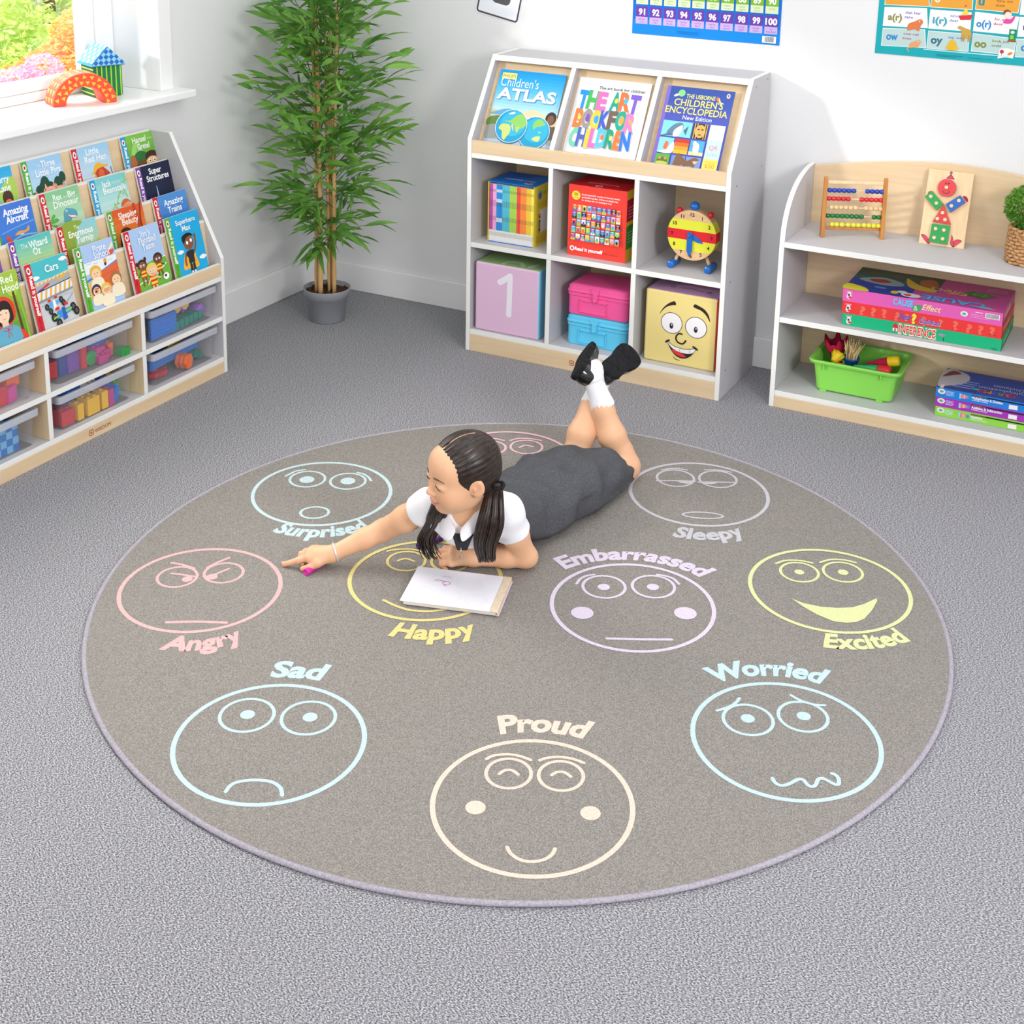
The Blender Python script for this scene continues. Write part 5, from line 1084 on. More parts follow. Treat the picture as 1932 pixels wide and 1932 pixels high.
# ------------------------------------------------------------------ arched bookcase contents
def qp(x, y, z): return (QX+x, QY+y, z)
OAK = wood('honey_beech', '#b9793c', '#cc8d4c', (30, 30, 4), 0.4); PALE = wood('pale_birch', '#e3c298', '#eed3ab', (26, 26, 3), 0.5)
ab = thing('bead_abacus', 'small wooden abacus with five rows of coloured beads on the top shelf', 'abacus', qp(0.100, 0.112, 0.5502), math.radians(23.4))
AW = 0.198
for x in (0.0, AW-0.012):
    b = MB(); b.prism([(0,0),(0.034,0),(0.023,0.192),(0.018,0.196),(0.011,0.194)], 'x', x, x+0.012, OAK); obj('upright', b, ab, bev=0.0015)
b = MB(); b.box(0.012, AW-0.012, 0.013, 0.021, 0.172, 0.182, PALE); obj('top_bar', b, ab, bev=0.002)
b = MB(); b.box(0.012, AW-0.012, 0.018, 0.026, 0.022, 0.032, OAK); obj('bottom_bar', b, ab, bev=0.002)
bead = {}
def bead_mesh(k, c, shiny):
    if k not in bead:
        b = MB(); m = mat(c, 0.15 if shiny else 0.45, 0.6)
        b.lathe([(0.0026,-0.0074),(0.0050,-0.0070),(0.0070,-0.0045),(0.0077,0),(0.0070,0.0045),(0.0050,0.0070),(0.0026,0.0074)], m, 18, Matrix.Rotation(PI/2, 4, 'Y')); bead[k] = b.make('bead')
    return bead[k]
IN = AW-0.024
rowz = [0.151,0.124,0.0955,0.068,0.040]
F = lambda L, lo, hi: [(v-lo)/(hi-lo) for v in L]
rows5 = [('blue','#1a3fae',F([362,465,565,660,780,890,1240,1345,1445,1550],315,1600)), ('red','#d3202f',F([350,450,555,655,755,1115,1220,1325,1430,1535],310,1590)), ('natural','#e0bd8c',F([425,530,630,735,835,945,1215,1320,1425,1525],297,1570)), ('green','#11702f',F([335,435,535,640,740,845,950,1050,1400,1495],292,1560)), ('yellow','#d9d53c',F([450,555,680,825,945,1055,1190,1300,1405,1500],285,1560))]
for (nm, c, L), z in zip(rows5, rowz):
    b = MB(); yy = 0.0165; b.tube([(0.010,yy,z),(AW-0.010,yy,z)], 0.0024, PALE, 8); obj('rod', b, ab)
    prev = -1
    for f in L:
        x = 0.012 + max(0.0078, min(IN-0.0078, IN*f)); x = max(x, prev+0.0150); prev = x
        obj('bead', bead_mesh(nm, c, nm in ('blue','red','green')), ab, (x, yy, z))

# peg puzzle of a clown, leaning on the back panel
pz = thing('peg_puzzle_board', 'upright birch peg puzzle board of a little clown, leaning on the arched back panel', 'puzzle', qp(0.3846, 0.2085, 0.5505), 0, rot=(-math.radians(16.2), 0, 0))
PWd, PHt = 0.137, 0.236
b = MB(); b.box(0, PWd, 0, 0.012, 0, PHt, PALE)
def B(x, y):
    u = (x-120)/810.; v = 0.5
    for _ in range(8):
        v = (1440+105*u-y)/(1255+40*u); u = (x-120-150*v)/(805+10*v)
    return (u*PWd, v*PHt)
c = Cv(b, (0,0,0), (1,0,0), (0,0,1), (0,-1,0)); PK = '#d8405c'; DK = '#3a2430'
Bs = lambda L: [B(*p) for p in L]
h_ = B(672,245); c.ell(h_[0], h_[1], .0045, .0045, DK); c.ell(h_[0], h_[1], .0036, .0036, PK)
c.poly(Bs([(580,340),(672,268),(742,360)]), DK); c.poly(Bs([(600,336),(672,282),(722,350)]), PK)
for L in ([(165,1305),(215,1295),(270,1330),(300,1385),(320,1430),(285,1450)], [(285,1445),(300,1370),(345,1290),(340,1420)], [(690,1450),(700,1370),(714,1300),(750,1410),(742,1510)], [(742,1510),(755,1410),(815,1375),(893,1405),(820,1460)]):
    blob(c, Bs(L), DK); m_ = (sum(p[0] for p in L)/len(L), sum(p[1] for p in L)/len(L)); blob(c, Bs([(m_[0]+(p[0]-m_[0])*.84, m_[1]+(p[1]-m_[1])*.84) for p in L]), PK)
for L in ([(265,600),(290,570),(330,570),(300,640)], [(890,640),(950,640),(985,690),(975,735),(930,700)]): blob(c, Bs(L), '#9c2440')
obj('board', b, pz, bev=0.002)
def peg(x, y):
    p = B(x, y); b = MB(); b.lathe([(0.0057,0),(0.0057,0.0165),(0.0048,0.0178)], PALE, 16, Matrix.Translation((p[0],0,p[1])) @ Matrix.Rotation(PI/2,4,'X'), True, True, True); obj('peg', b, pz)
PZM = pz.matrix_basis.copy() if False else (Matrix.Translation(pz.location) @ pz.rotation_euler.to_matrix().to_4x4())
def piece(name, lab, polypx, layers, pegs, deco=None, pts=None):
    pts = pts or Bs(polypx); t = 0.0046
    cx = sum(p[0] for p in pts)/len(pts); cz = sum(p[1] for p in pts)/len(pts)
    o = thing(name, lab, 'puzzle piece', PZM @ Vector((cx, 0, cz)), 0, 'pieces on the clown puzzle', rot=tuple(pz.rotation_euler))
    q = [(p[0]-cx, p[1]-cz) for p in pts]
    for i, colr in enumerate(layers):
        b = MB(); y1 = -0.0002-t*i; m = mat(colr, 0.45); b.prism(q, 'y', y1-t, y1, m)
        if i == len(layers)-1 and deco: deco(Cv(b, (-cx, y1-t, -cz), (1,0,0), (0,0,1), (0,-1,0)))
        obj('painted_layer', b, o, bev=0.0005)
    for p in pegs: peg(*p)
hc = B(610,505); hr = 0.0278
def smile(c):
    for x in (590,642): p = B(x,432); c.ell(p[0],p[1],.002,.0035,'#3a2a30')
    c.stroke(Bs([(535,555),(560,590),(605,605),(645,588),(662,560)]), .0018, '#3a2a40')
piece('puzzle_disc', 'red wooden disc with a smile, head of the clown puzzle', None, ['#3f5fb0','#d9464a'], [(605,500)], smile, [(hc[0]+hr*math.cos(2*PI*k/36), hc[1]+hr*math.sin(2*PI*k/36)) for k in range(36)][::-1][::-1])
piece('puzzle_bar', 'green wooden bar with two pegs, left arm of the clown puzzle', [(218,660),(435,890),(560,780),(345,560)], ['#d4402f','#e3c52e','#2f9a52'], [(330,658),(435,770)])
piece('puzzle_bar', 'blue wooden bar with two pegs, right arm of the clown puzzle', [(600,785),(690,925),(955,745),(855,625)], ['#d4402f','#e3c52e','#2f66b8'], [(835,718),(705,810)])
piece('puzzle_triangle', 'red wooden triangle with three pegs, body of the clown puzzle', [(365,1078),(700,1128),(565,800)], ['#2f9a52','#d9464a'], [(550,930),(460,1030),(597,1045)])
piece('puzzle_square', 'green wooden square with four pegs, base of the clown puzzle', [(322,1415),(645,1465),(690,1150),(365,1110)], ['#8c4f8f','#e3c52e','#2f9a52'], [(435,1200),(583,1222),(412,1350),(565,1370)])

# little bush in a woven basket
tp = thing('basket_plant', 'small green bush in a woven seagrass basket on the top shelf, far right', 'plant', qp(0.712, 0.165, 0.5502))
SEA = speckle('woven_seagrass', [(0.3, '#a87b4f'), (0.6, '#cfa273'), (0.8, '#e3c096')], 60, 3, (1,1,2), 0, 0.3, 0.8)
b = MB(); rnd = random.Random(5); RB = 0.056; HB = 0.112
for k in range(11):
    z = 0.006+k*0.0101; pts = []
    for j in range(73):
        a = 2*PI*j/72; r = RB+0.0035*math.sin(18*a+PI*(k%2))+0.002*math.sin(z*40); pts.append((r*math.cos(a), r*math.sin(a), z+0.0015*math.sin(9*a+k)))
    b.tube(pts, 0.0053, SEA, 7, cap=False)
for j in range(18):
    a = 2*PI*j/18; b.tube([((RB-0.002)*math.cos(a),(RB-0.002)*math.sin(a),0.002),((RB-0.001)*math.cos(a),(RB-0.001)*math.sin(a),HB)], 0.004, SEA, 6)
b.lathe([(0.0005,0.001),(RB-0.002,0.001),(RB-0.003,HB-0.012)], SEA, 32, None, True, True, False)
obj('basket', b, tp)
b = MB(); b.lathe([(0.0005,HB-0.012),(RB-0.003,HB-0.014)], mat('#4a3a2a',.9), 24, None, False, False, False); obj('soil', b, tp)
TOPI = leaf_mat('boxwood_leaf', '#3f7f1d', '#7fb83a', 30, 0.25)
b = MB(); vs = []; fs = []
for i in range(2600):
    u = Vector((rnd.gauss(0,1), rnd.gauss(0,1), rnd.gauss(0,1))).normalized()
    p = Vector((0,0,HB+0.058)) + Vector((u.x*0.079, u.y*0.079, u.z*0.066))*(0.72+0.32*rnd.random())
    a = (u*0.8+Vector((rnd.gauss(0,.6), rnd.gauss(0,.6), rnd.gauss(0,.6)))).normalized(); d = a.cross(Vector((rnd.gauss(0,1), rnd.gauss(0,1), rnd.gauss(0,1)))).normalized(); l = 0.0058; k = len(vs); n_ = a.cross(d)*0.0012
    vs += [tuple(p-a*l), tuple(p+d*l*.5+n_), tuple(p+a*l), tuple(p-d*l*.5+n_)]; fs += [(k,k+1,k+2),(k,k+2,k+3)]
b.add(vs, fs, TOPI)
for i in range(60):
    u = Vector((rnd.gauss(0,1), rnd.gauss(0,1), abs(rnd.gauss(0,1)))).normalized(); b.tube([(0,0,HB-0.014),(u.x*.03,u.y*.03,HB+.03),(u.x*.065,u.y*.065,HB+.05+u.z*.05)], .0009, mat('#5d7a35',.8), 4)
obj('foliage', b, tp)

# board game boxes
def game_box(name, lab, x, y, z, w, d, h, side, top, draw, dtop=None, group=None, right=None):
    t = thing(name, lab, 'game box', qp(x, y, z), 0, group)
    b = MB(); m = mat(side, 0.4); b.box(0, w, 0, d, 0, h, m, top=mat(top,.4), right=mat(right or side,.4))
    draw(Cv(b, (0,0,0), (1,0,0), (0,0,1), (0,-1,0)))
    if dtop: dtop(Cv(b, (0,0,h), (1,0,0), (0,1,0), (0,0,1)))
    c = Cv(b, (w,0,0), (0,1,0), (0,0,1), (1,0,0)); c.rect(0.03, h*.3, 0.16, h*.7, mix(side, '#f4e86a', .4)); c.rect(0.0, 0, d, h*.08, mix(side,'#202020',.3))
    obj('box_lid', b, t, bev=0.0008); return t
def person_icon(c, x, y): c.ell(x, y+.017, .006, .005, '#f0ece8'); c.ell(x, y+.008, .008, .009, '#e3d8d8'); c.ell(x-.001, y+.013, .0035, .004, '#46464e'); c.ell(x+.003, y+.005, .005, .004, '#d2403f'); c.rect(x-.009, y+.022, x+.009, y+.026, '#e6a0b8')
GW = 0.475
def inf_(c):
    person_icon(c, .020, .006); c.poly([(.155,.010),(.155,.026),(.163,.033),(.171,.026),(.171,.010)], '#d22f35'); c.rect(.156,.008,.170,.018,'#efe8e2'); c.rect(.161,.008,.165,.017,'#8a2430')
    c.text('INFERENCE', .1725, .0045, .030, '#f6efe6', bold=.06, fit=.113); c.text('INFERENCE', .174, .006, .027, '#e2382c', bold=.02, fit=.11); c.poly([(.29,.021),(.300,.028),(.315,.022),(.303,.014)], '#8e979c'); c.stroke([(.308,.012),(.309,.004)], .002, '#1d1d22'); c.rect(.445,.006,.465,.008,'#1c8a60'); c.rect(.45,.003,.465,.005,'#1c8a60')
def fact_(c):
    for k in range(12):
        x = .052+.0355*k
        if .16 < x < .31: continue
        c.text('?', x, .006, .026, '#f0705c', bold=.05, a=.15*((k % 3)-1), fit=.017)
    for x in (.19,.24,.29): c.text('?', x, .008, .022, '#f0705c', bold=.05, fit=.016)
    person_icon(c, .019, .006); c.text('Fact', .176, .012, .019, '#5b64c4', bold=.03, fit=.034); c.text('?', .212, .005, .029, '#f2e24c', bold=.06, fit=.015); c.text('or', .228, .016, .007, '#5b64c4'); c.text('Opinion', .234, .008, .017, '#e9a9b8', bold=.05, slant=.25, fit=.064); c.text('Opinion', .235, .009, .017, '#4c62c0', bold=.02, slant=.25, fit=.062); c.rect(.44,.008,.462,.010,'#b8262c')
def cause_(c):
    person_icon(c, .020, .009); c.text('CAUSE', .154, .0145, .0215, '#5a8fd8', bold=.05, fit=.064); c.text('CAUSE', .155, .0155, .020, '#7fc6ee', bold=.02, fit=.06); blob(c, [(.212,.012),(.224,.024),(.242,.024),(.236,.006),(.22,.004)], '#3fa06a'); c.text('&', .224, .006, .016, '#d8e8a8', 'c'); c.text('Effect', .242, .012, .019, '#efe39a', bold=.01, slant=.3, fit=.054)
    c.ell(.366,.021,.011,.0085,'#e9e6d4'); c.ell(.366,.021,.006,.004,'#4fb0c0'); c.rect(.427,.018,.468,.034,'#f0eff0')
    for k in range(13): c.rect(.43+.0028*k,.02,.4313+.0028*k,.033,'#33333a')
    for k in range(3): c.rect(.384,.024-.005*k,.42+.01*k,.0252-.005*k,'#eeb6dc')
    c.text('INFERENCE', .40, .03, .004, '#f2dcec') if False else c.rect(.398,.031,.42,.033,'#f6e4f0')
def cause_top(c):
    D = .25; c.rect(.0,.0,.2,D,'#2a3f96'); vgrad(c, .0,.265, .10, D, ['#27479a','#2f5f6a','#3a5a48','#4a5a44','#3e4f44']); blob(c, [(.02,.12),(.08,.17),(.14,.15),(.16,.11),(.10,.09)], '#8fa3a8'); blob(c, [(.05,.13),(.09,.15),(.12,.13),(.08,.11)], '#a83230'); blob(c, [(.155,.2),(.18,.11),(.25,.09),(.26,.12),(.2,.15)], '#d9b83a'); blob(c,[(.2,.2),(.24,.22),(.26,.14),(.21,.15)],'#b8683a')
    blob(c, [(.0,.0),(.075,.0),(.06,.035),(.03,.05),(.0,.055)], '#e8dc3a'); c.ell(.20,.03,.03,.02,'#e8ecf0'); c.ell(.17,.05,.016,.012,'#e8ecf0'); c.ell(.15,.035,.012,.016,'#e6c93a'); c.ell(.10,.06,.02,.01,'#5a86d0'); c.ell(.19,.028,.012,.01,'#d84a3a')
    c.text('CAUSE', .325, .058, .044, '#4a7fd0', 'c', bold=.05, a=PI, fit=.192); c.text('CAUSE', .325, .056, .040, '#69b6ea', 'c', bold=.02, a=PI, fit=.186); c.text('Effect', .30, .145, .042, '#e9d86a', 'c', bold=.0, a=PI, slant=.3, fit=.12)
    c.poly([(.335,.135),(.36,.17),(.44,.15),(.40,.105)], '#3a8a3e'); c.poly([(.36,.135),(.375,.155),(.415,.145),(.395,.118)], '#6fae58'); c.text('&', .385, .145, .03, '#2a6a30', 'c', a=PI)
    for k in range(4): c.rect(.40,.185+.01*k,.46,.189+.01*k,'#e6a4cc')
    c.ell(.425,.022,.014,.009,'#5fb4c8'); c.rect(.405,.012,.45,.016,'#e9d86a')
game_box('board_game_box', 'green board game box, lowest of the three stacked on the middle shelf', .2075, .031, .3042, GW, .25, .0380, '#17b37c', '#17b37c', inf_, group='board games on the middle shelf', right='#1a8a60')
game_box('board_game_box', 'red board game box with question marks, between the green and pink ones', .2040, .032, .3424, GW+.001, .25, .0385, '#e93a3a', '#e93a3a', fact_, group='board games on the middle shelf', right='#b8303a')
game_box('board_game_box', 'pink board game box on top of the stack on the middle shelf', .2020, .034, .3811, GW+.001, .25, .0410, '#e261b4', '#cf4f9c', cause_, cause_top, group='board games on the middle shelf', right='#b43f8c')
def quiz(title, sub):
    def f(c):
        c.ell(.017,.0195,.0115,.0085,'#e9e4c8'); c.ell(.017,.0195,.006,.004,'#5aa8c4')
        for k in range(4): c.rect(.030,.022-.004*k,.055-.003*(k%2),.0234-.004*k,'#cfe0f0')
        c.poly([(.07,.024),(.07,.007),(.098,.012),(.098,.020)], '#e07aa8'); c.rect(.07,.007,.075,.024,'#8fd0ee'); c.ell(.098,.016,.004,.006,'#2f9ad0'); c.rect(.083,.0095,.087,.0215,'#e9c84a')
        c.rect(.107,.0225,.275,.0268,'#1f2026'); c.text('skill building quiz', .109, .0235, .0026, '#e8c43a', fit=.04, res=1)
        c.text(title, .107, .0135, .0085, '#f4f4f8', bold=.03, fit=.09 if len(title) > 10 else .034); c.rect(.107,.009,.155,.0105,'#e4e8f2'); c.rect(.215,.004,.24,.018,'#eeeeee')
    return f
def quiz_top(c):
    c.rect(0,0,.28,.18,'#3a55b0'); blob(c, [(0,.02),(.03,.03),(.07,.07),(.08,.12),(.06,.16),(0,.17)], '#c9c4c8'); blob(c, [(.0,.1),(.03,.13),(.05,.15),(.02,.165)], '#8a3a44'); c.rect(.01,.0,.02,.03,'#efe6cf')
    c.rect(.022,.012,.115,.02,'#22222a'); c.text('practise multiplication with fun', .068, .0145, .004, '#e8b83a', 'c', fit=.085, res=1)
    for k in range(4): c.rect(.04+.008*k,.035+.018*k,.10+.004*k,.04+.018*k,'#b9c6ea')
    c.text('Multiplication', .19, .075, .022, '#cfd4dc', 'c', a=PI, fit=.15); c.text('Division', .20, .105, .022, '#cfd4dc', 'c', a=PI, fit=.09)
    for q, x, k in (('Q',.215,'#d8404a'),('U',.196,'#e0773a'),('I',.18,'#3fae5a'),('Z',.165,'#7a5ac8'),('M',.146,'#ef8f2f'),('O',.127,'#d83a3a')): c.text(q, x, .045, .024, k, 'c', bold=.04, a=PI)
    c.ell(.11,.04,.012,.008,'#38b0d0')
QW = .27
game_box('quiz_box', 'lime green quiz box, lowest of the stack on the bottom shelf', .5086, .052, .0574, QW, .175, .0305, '#8fd24a', '#8fd24a', quiz('Numbers', ''), group='quiz boxes on the bottom shelf')
game_box('quiz_box', 'purple quiz box, second of the stack on the bottom shelf', .5070, .052, .0882, QW, .175, .0300, '#a734b4', '#a734b4', quiz('Addition & Subtraction', ''), group='quiz boxes on the bottom shelf')
game_box('quiz_box', 'blue quiz box on top of the stack on the bottom shelf', .5058, .053, .1185, QW, .172, .0300, '#1f80dc', '#3a55b0', quiz('Multiplication & Division', ''), quiz_top, group='quiz boxes on the bottom shelf')

# green tub of craft tools
GP = mat('#8ad858', 0.35, 0.4)
tb = thing('plastic_tub', 'apple green plastic tub of craft brushes on the bottom shelf', 'tub', qp(.108, .060, .0572), 0)
def rr3(x0, x1, y0, y1, r, z): return rr(x0, x1, y0, y1, r, z, 5)
TW, TD, TH = .282, .205, .107
b = MB(); g = .0022
b.loft([rr3(.022,TW-.022,.012,TD-.012,.018,.004),rr3(.020,TW-.020,.010,TD-.010,.020,.008),rr3(.008,TW-.008,.004,TD-.004,.022,TH-.014),rr3(-.004,TW+.004,-.008,TD+.008,.026,TH-.012),rr3(-.007,TW+.007,-.011,TD+.011,.028,TH-.004),rr3(-.004,TW+.004,-.008,TD+.008,.026,TH),rr3(.008,TW-.008,.004,TD-.004,.020,TH-.002),rr3(.0105,TW-.0105,.0065,TD-.0065,.020,TH-.014),rr3(.0225,TW-.0225,.0125,TD-.0125,.016,.010),rr3(.03,TW-.03,.02,TD-.02,.012,.0085)], GP, smooth=False)
for x in (.045,.225): b.box(x, x+.004, -.006, .006, TH-.030, TH-.013, GP); b.box(x-.01, x+.012, .006, .02, .0, .006, GP)
for x in (.045,.225): b.box(x-.01, x+.012, TD-.02, TD-.006, .0, .006, GP)
obj('tub_body', b, tb, bev=0.001)
def tubp(x, y, z): return qp(.108+x, .060+y, .0572+z)
FELT = mat('#a8123a', .9); CUPB = mat('#0f56a8', .3); CUPY = mat('#e6c61f', .35); CUPR = mat('#dc2f38', .3); CUPG = mat('#2fa860', .35); BRI = speckle('cream_bristle', [(.3,'#c9a56c'),(.7,'#f0dcae')], 90, 2, bstr=.1)
def cup(m, r0, r1, h, M=None, b=None):
    b = b or MB(); b.lathe([(.0005,0),(r0,0),(r1,h*.92),(r1+.0015,h*.94),(r1+.0015,h),(r1-.002,h),(r0-.001,.004),(.0005,.004)], m, 22, M); return b
t = thing('craft_puppet', 'crimson felt tulip shape in a blue cup at the left of the tub', 'craft tool', tubp(.060,.115,.066), 0, rot=(.15,-.1,0))
obj('cup', cup(CUPB,.017,.022,.035), t)
b = MB(); rings = []
for i in range(8):
    f = i/7; z = .028+.045*f
    rings.append([((.016+.018*math.sin(PI*min(1,f*.9)*.75))*math.cos(2*PI*j/40)*(1+.25*f*math.sin(5*2*PI*j/40)), (.016+.018*math.sin(PI*min(1,f*.9)*.75))*math.sin(2*PI*j/40)*(1+.25*f*math.sin(5*2*PI*j/40)), z+ (.022*f*f*max(0,math.sin(5*2*PI*j/40)))) for j in range(40)])
b.loft(rings, FELT, True, True, False); b.loft([[(p[0]*.93,p[1]*.93,p[2]-.0005) for p in q] for q in rings[::-1]], FELT, True, False, True); obj('felt_petals', b, t)
t = thing('craft_brush', 'bundle of cream bristles in a blue cup standing in the tub', 'craft tool', tubp(.112,.085,.060), 0, rot=(.1,.05,0))
obj('cup', cup(CUPB,.016,.024,.045), t)
b = MB(); rnd = random.Random(9)
for i in range(46):
    a = rnd.random()*6.28; r = .018*math.sqrt(rnd.random()); s_ = 1.1+.7*rnd.random(); h = .085+.02*rnd.random()
    b.tube([(r*math.cos(a)*.8,r*math.sin(a)*.8,.02),(r*math.cos(a)*1.1,r*math.sin(a)*1.1,.06),(r*math.cos(a+.3)*s_*1.5,r*math.sin(a+.3)*s_*1.5,h)], [.0022,.002,.001], BRI, 5)
obj('bristles', b, t)
t = thing('craft_cup', 'yellow pleated cup lying in front of the crimson felt in the tub', 'craft tool', tubp(.062,.055,.088), 0, rot=(-.9,.5,0))
b = MB(); b.loft([[((.008+.015*f)*(1+.12*math.sin(9*2*PI*j/36)*f)*math.cos(2*PI*j/36),(.008+.015*f)*(1+.12*math.sin(9*2*PI*j/36)*f)*math.sin(2*PI*j/36),.032*f) for j in range(36)] for f in (0,.3,.6,1)], CUPY); obj('pleated_cup', b, t)
def cone_tool(name, lab, base, d, ln, m1, m2, r=.016, hl=.032):
    t = thing(name, lab, 'craft tool', base, 0, 'craft tools lying in the green tub')
    t.rotation_mode = 'QUATERNION'; t.rotation_quaternion = Vector(d).to_track_quat('Z','Y')
    b = MB(); b.lathe([(.0005,0),(.002,.001),(r*.9,ln)], m1, 18); obj('tapered_handle', b, t)
    b = MB(); b.lathe([(.0005,ln),(r,ln),(r*1.08,ln+.003),(r*1.02,ln+hl*.8),(r*.8,ln+hl),(.0005,ln+hl)], m2, 20); obj('moulded_head', b, t)
cone_tool('craft_dabber', 'green tapered craft tool with red head lying in the tub', tubp(.130,.045,.092), (.95,-.02,.02), .078, CUPG, CUPR, .0165, .040)
cone_tool('craft_dabber', 'crimson tapered craft tool with yellow head lying in the tub', tubp(.160,.080,.094), (.75,.0,.20), .072, FELT, CUPY, .0165, .036)
cone_tool('craft_dabber', 'red tapered craft tool half hidden at the front of the tub', tubp(.075,.040,.094), (.7,.1,-.25), .05, CUPR, CUPR, .009, .012)

# ------------------------------------------------------------------ posters
def poster(name, lab, x, z, w, h, draw, rot=0.0, m='#0f6fd0'):
    t = MB(); t.box(0, w, -0.0016, 0, 0, h, mat(m, .25)); c = Cv(t, (0,-.0016,0), (1,0,0), (0,0,1), (0,-1,0), lift=.0002, step=.00002, rough=.25); draw(c, w, h)
    o = obj(name, t, None, (x, YW-.0006, z), (0, rot, 0)); return tag(o, lab, 'poster')
ones = ['one','two','three','four','five','six','seven','eight','nine']; tens = {9:'ninety',8:'eighty',7:'seventy',6:'sixty'}
def numbers(c, w, h):
    c.rect(0,0,w,.05,'#1187dd')
    cols = {9:('#6a3fa8','#c9aee0'),8:('#7cb832','#dbe8c0'),7:('#e8943a','#f6e0c0'),6:('#d84a8c','#f4c8dc')}
    for r in range(4):
        d = 9-r; z = .035+.0665*r
        for k in range(10):
            x = .0115+.0506*k; a, l = cols[d]
            c.rect(x, z, x+.0437, z+.024, l); c.rect(x, z+.024, x+.0437, z+.0595, a)
            n_ = d*10+k+1; s_ = str(n_); c.text(s_, x+.0218, z+.031, .0215, '#ffffff', 'c', bold=.035, fit=.026 if n_ < 100 and s_[1] != '1' else (.024 if n_ < 100 else .040))
            if n_ % 10: tw = (tens[d], ones[k])
            else: tw = ('one','hundred') if n_ == 100 else ({90:'ninety',80:'eighty',70:'seventy'}[n_], '')
            if r < 2:
                c.text(tw[0], x+.0218, z+.0135, .0065, a, 'c', fit=.022 if tw[0] != 'one' else .012, res=1)
                if tw[1]: c.text(tw[1], x+.0218, z+.0045, .0065, a, 'c', fit=min(.034, .0046*len(tw[1])), res=1)
    c.rect(.462,.006,.509,.028,'#f2f2f0')
    for k in range(14): c.rect(.471+.0022*k,.009,.4722+.0022*k,.026,'#2b2b33')
    for k in range(2): c.rect(.165,.019-.006*k,.24,.0205-.006*k,'#0c6bb4')
poster('number_chart', 'blue hundred number chart on the wall above the display bookcase', -.4815, 1.1157, .520, .31, numbers)
def animal(c, x, y, s, k, legs=True):
    blob(c, [(x-.02*s,y),(x-.018*s,y+.018*s),(x-.002*s,y+.026*s),(x+.014*s,y+.034*s),(x+.022*s,y+.026*s),(x+.016*s,y+.014*s),(x+.012*s,y),(x,y+.004*s)], k); c.ell(x+.012*s,y+.027*s,.0016*s,.002*s,'#ffffff')
def phonics(c, w, h):
    c.rect(0,0,w,h,'#17a7b2'); X = [.0195,.157,.288,.424,.556,.688]
    rowsP = [(.030,.083,'#b9d2cf',[('ow','cow out','mouse','#2f86c8','#b05a86'),('oy','toy, coins','','#2f6f86','#5a7fc0'),('oo','book, put','could','#7e8a3c','#7a8a50'),('oo','food, blue','','#2f86c8','#5a7fc0'),('ou','out','','#7e8a3c','#5a7fc0')]),
             (.092,.149,'#efeef2',[('a(r)','chair, bear','care','#8a8a3c','#8a6fb0'),('i(r)','mirror, here','deer','#46a0b4','#7f8fd0'),('o(r)','for, more','door','#2f86c8','#c0605a'),('u(r)','curl, fur','','#55607a','#c0605a'),('e(r)','her','','#46a0b4','#c0605a')]),
             (.158,.205,'#e5a03a',[('','','','#fff'+'fff','#a05a2a'),('o','boat, low','','#f0e6d8','#a05a2a'),('u','tune, use','chew','#2b8a94','#a8642a'),('a(r)','car','','#46a0b4','#8a6fb0'),('ie','pie','','#f0e6d8','#a05a2a')])]
    for z0, z1, bg, L in rowsP:
        for k, (a, b1, b2, c1, c2) in enumerate(L):
            x0, x1 = X[k]+.002, X[k+1]-.004; bgk = bg
            if bg == '#e5a03a' and k == 3: bgk = '#efeef2'
            j = .003*((k % 3)-1)
            c.poly([(x0-.001+j,z0-.002+j),(x1+.001-j,z0-.001),(x1-.001+j,z1+.001-j),(x0+j,z1+.001+j)], '#e8efee'); c.poly([(x0+.001+j,z0+j),(x1-.001-j,z0+.001),(x1-.003+j,z1-.001-j),(x0+.001+j,z1-.001+j)], bgk)
            if a: c.text(a, x0+.010, z0+.016, .024 if len(a) < 3 else .021, c1, bold=.04, fit=.018*len(a) if len(a) < 3 else .044)
            if b1: c.text(b1, x0+.062, z1-.018, .0085, c2, bold=.03, fit=.048, res=1)
            if b2: c.text(b2, x0+.060, z1-.032, .0085, c2, bold=.03, fit=.028, res=1)
    animal(c, .117, .080, 1.1, '#dd7a4a'); animal(c, .122, .026, .8, '#e0a06a'); c.stroke([(.106,.028),(.100,.022),(.105,.014)], .003, '#e0a06a')
    blob(c, [(.246,.098),(.252,.106),(.27,.1),(.285,.094),(.288,.07),(.262,.072),(.258,.092)], '#c9a04a'); 
    for x in (.262,.268,.281,.286): c.stroke([(x,.078),(x,.06)], .003, '#b88a3a')
    c.poly([(.245,.137),(.288,.143),(.282,.127),(.252,.124)], '#d8343c'); c.poly([(.252,.139),(.266,.163),(.276,.143)], '#ecd63a'); c.poly([(.26,.165),(.268,.168),(.262,.172)], '#d8406a')
    c.ell(.389,.15,.011,.014,'#f6d9c4'); c.ell(.386,.157,.011,.009,'#8a4a2a'); c.ell(.389,.15,.009,.010,'#f8dfcc'); blob(c,[(.378,.125),(.384,.138),(.398,.138),(.408,.15),(.41,.142),(.4,.125)],'#dc4aa0')
    c.rect(.398,.072,.419,.108,'#1f8a52'); c.rect(.402,.078,.412,.09,'#8fc24a'); c.ell(.408,.099,.006,.005,'#bfe0ee'); c.rect(.396,.07,.421,.074,'#b8442f')
    for k in range(4): c.ell(.235,.035+.0065*k,.019-.003*k,.006,'#e3b52e')
    c.poly([(.372,.016),(.395,.022),(.417,.02),(.421,.045),(.398,.05),(.376,.047)], '#f2efe4'); c.ell(.383,.038,.006,.006,'#c0306a'); c.stroke([(.383,.032),(.383,.024)], .0015, '#4f9a4a'); c.ell(.407,.034,.008,.004,'#e0863a',.5)
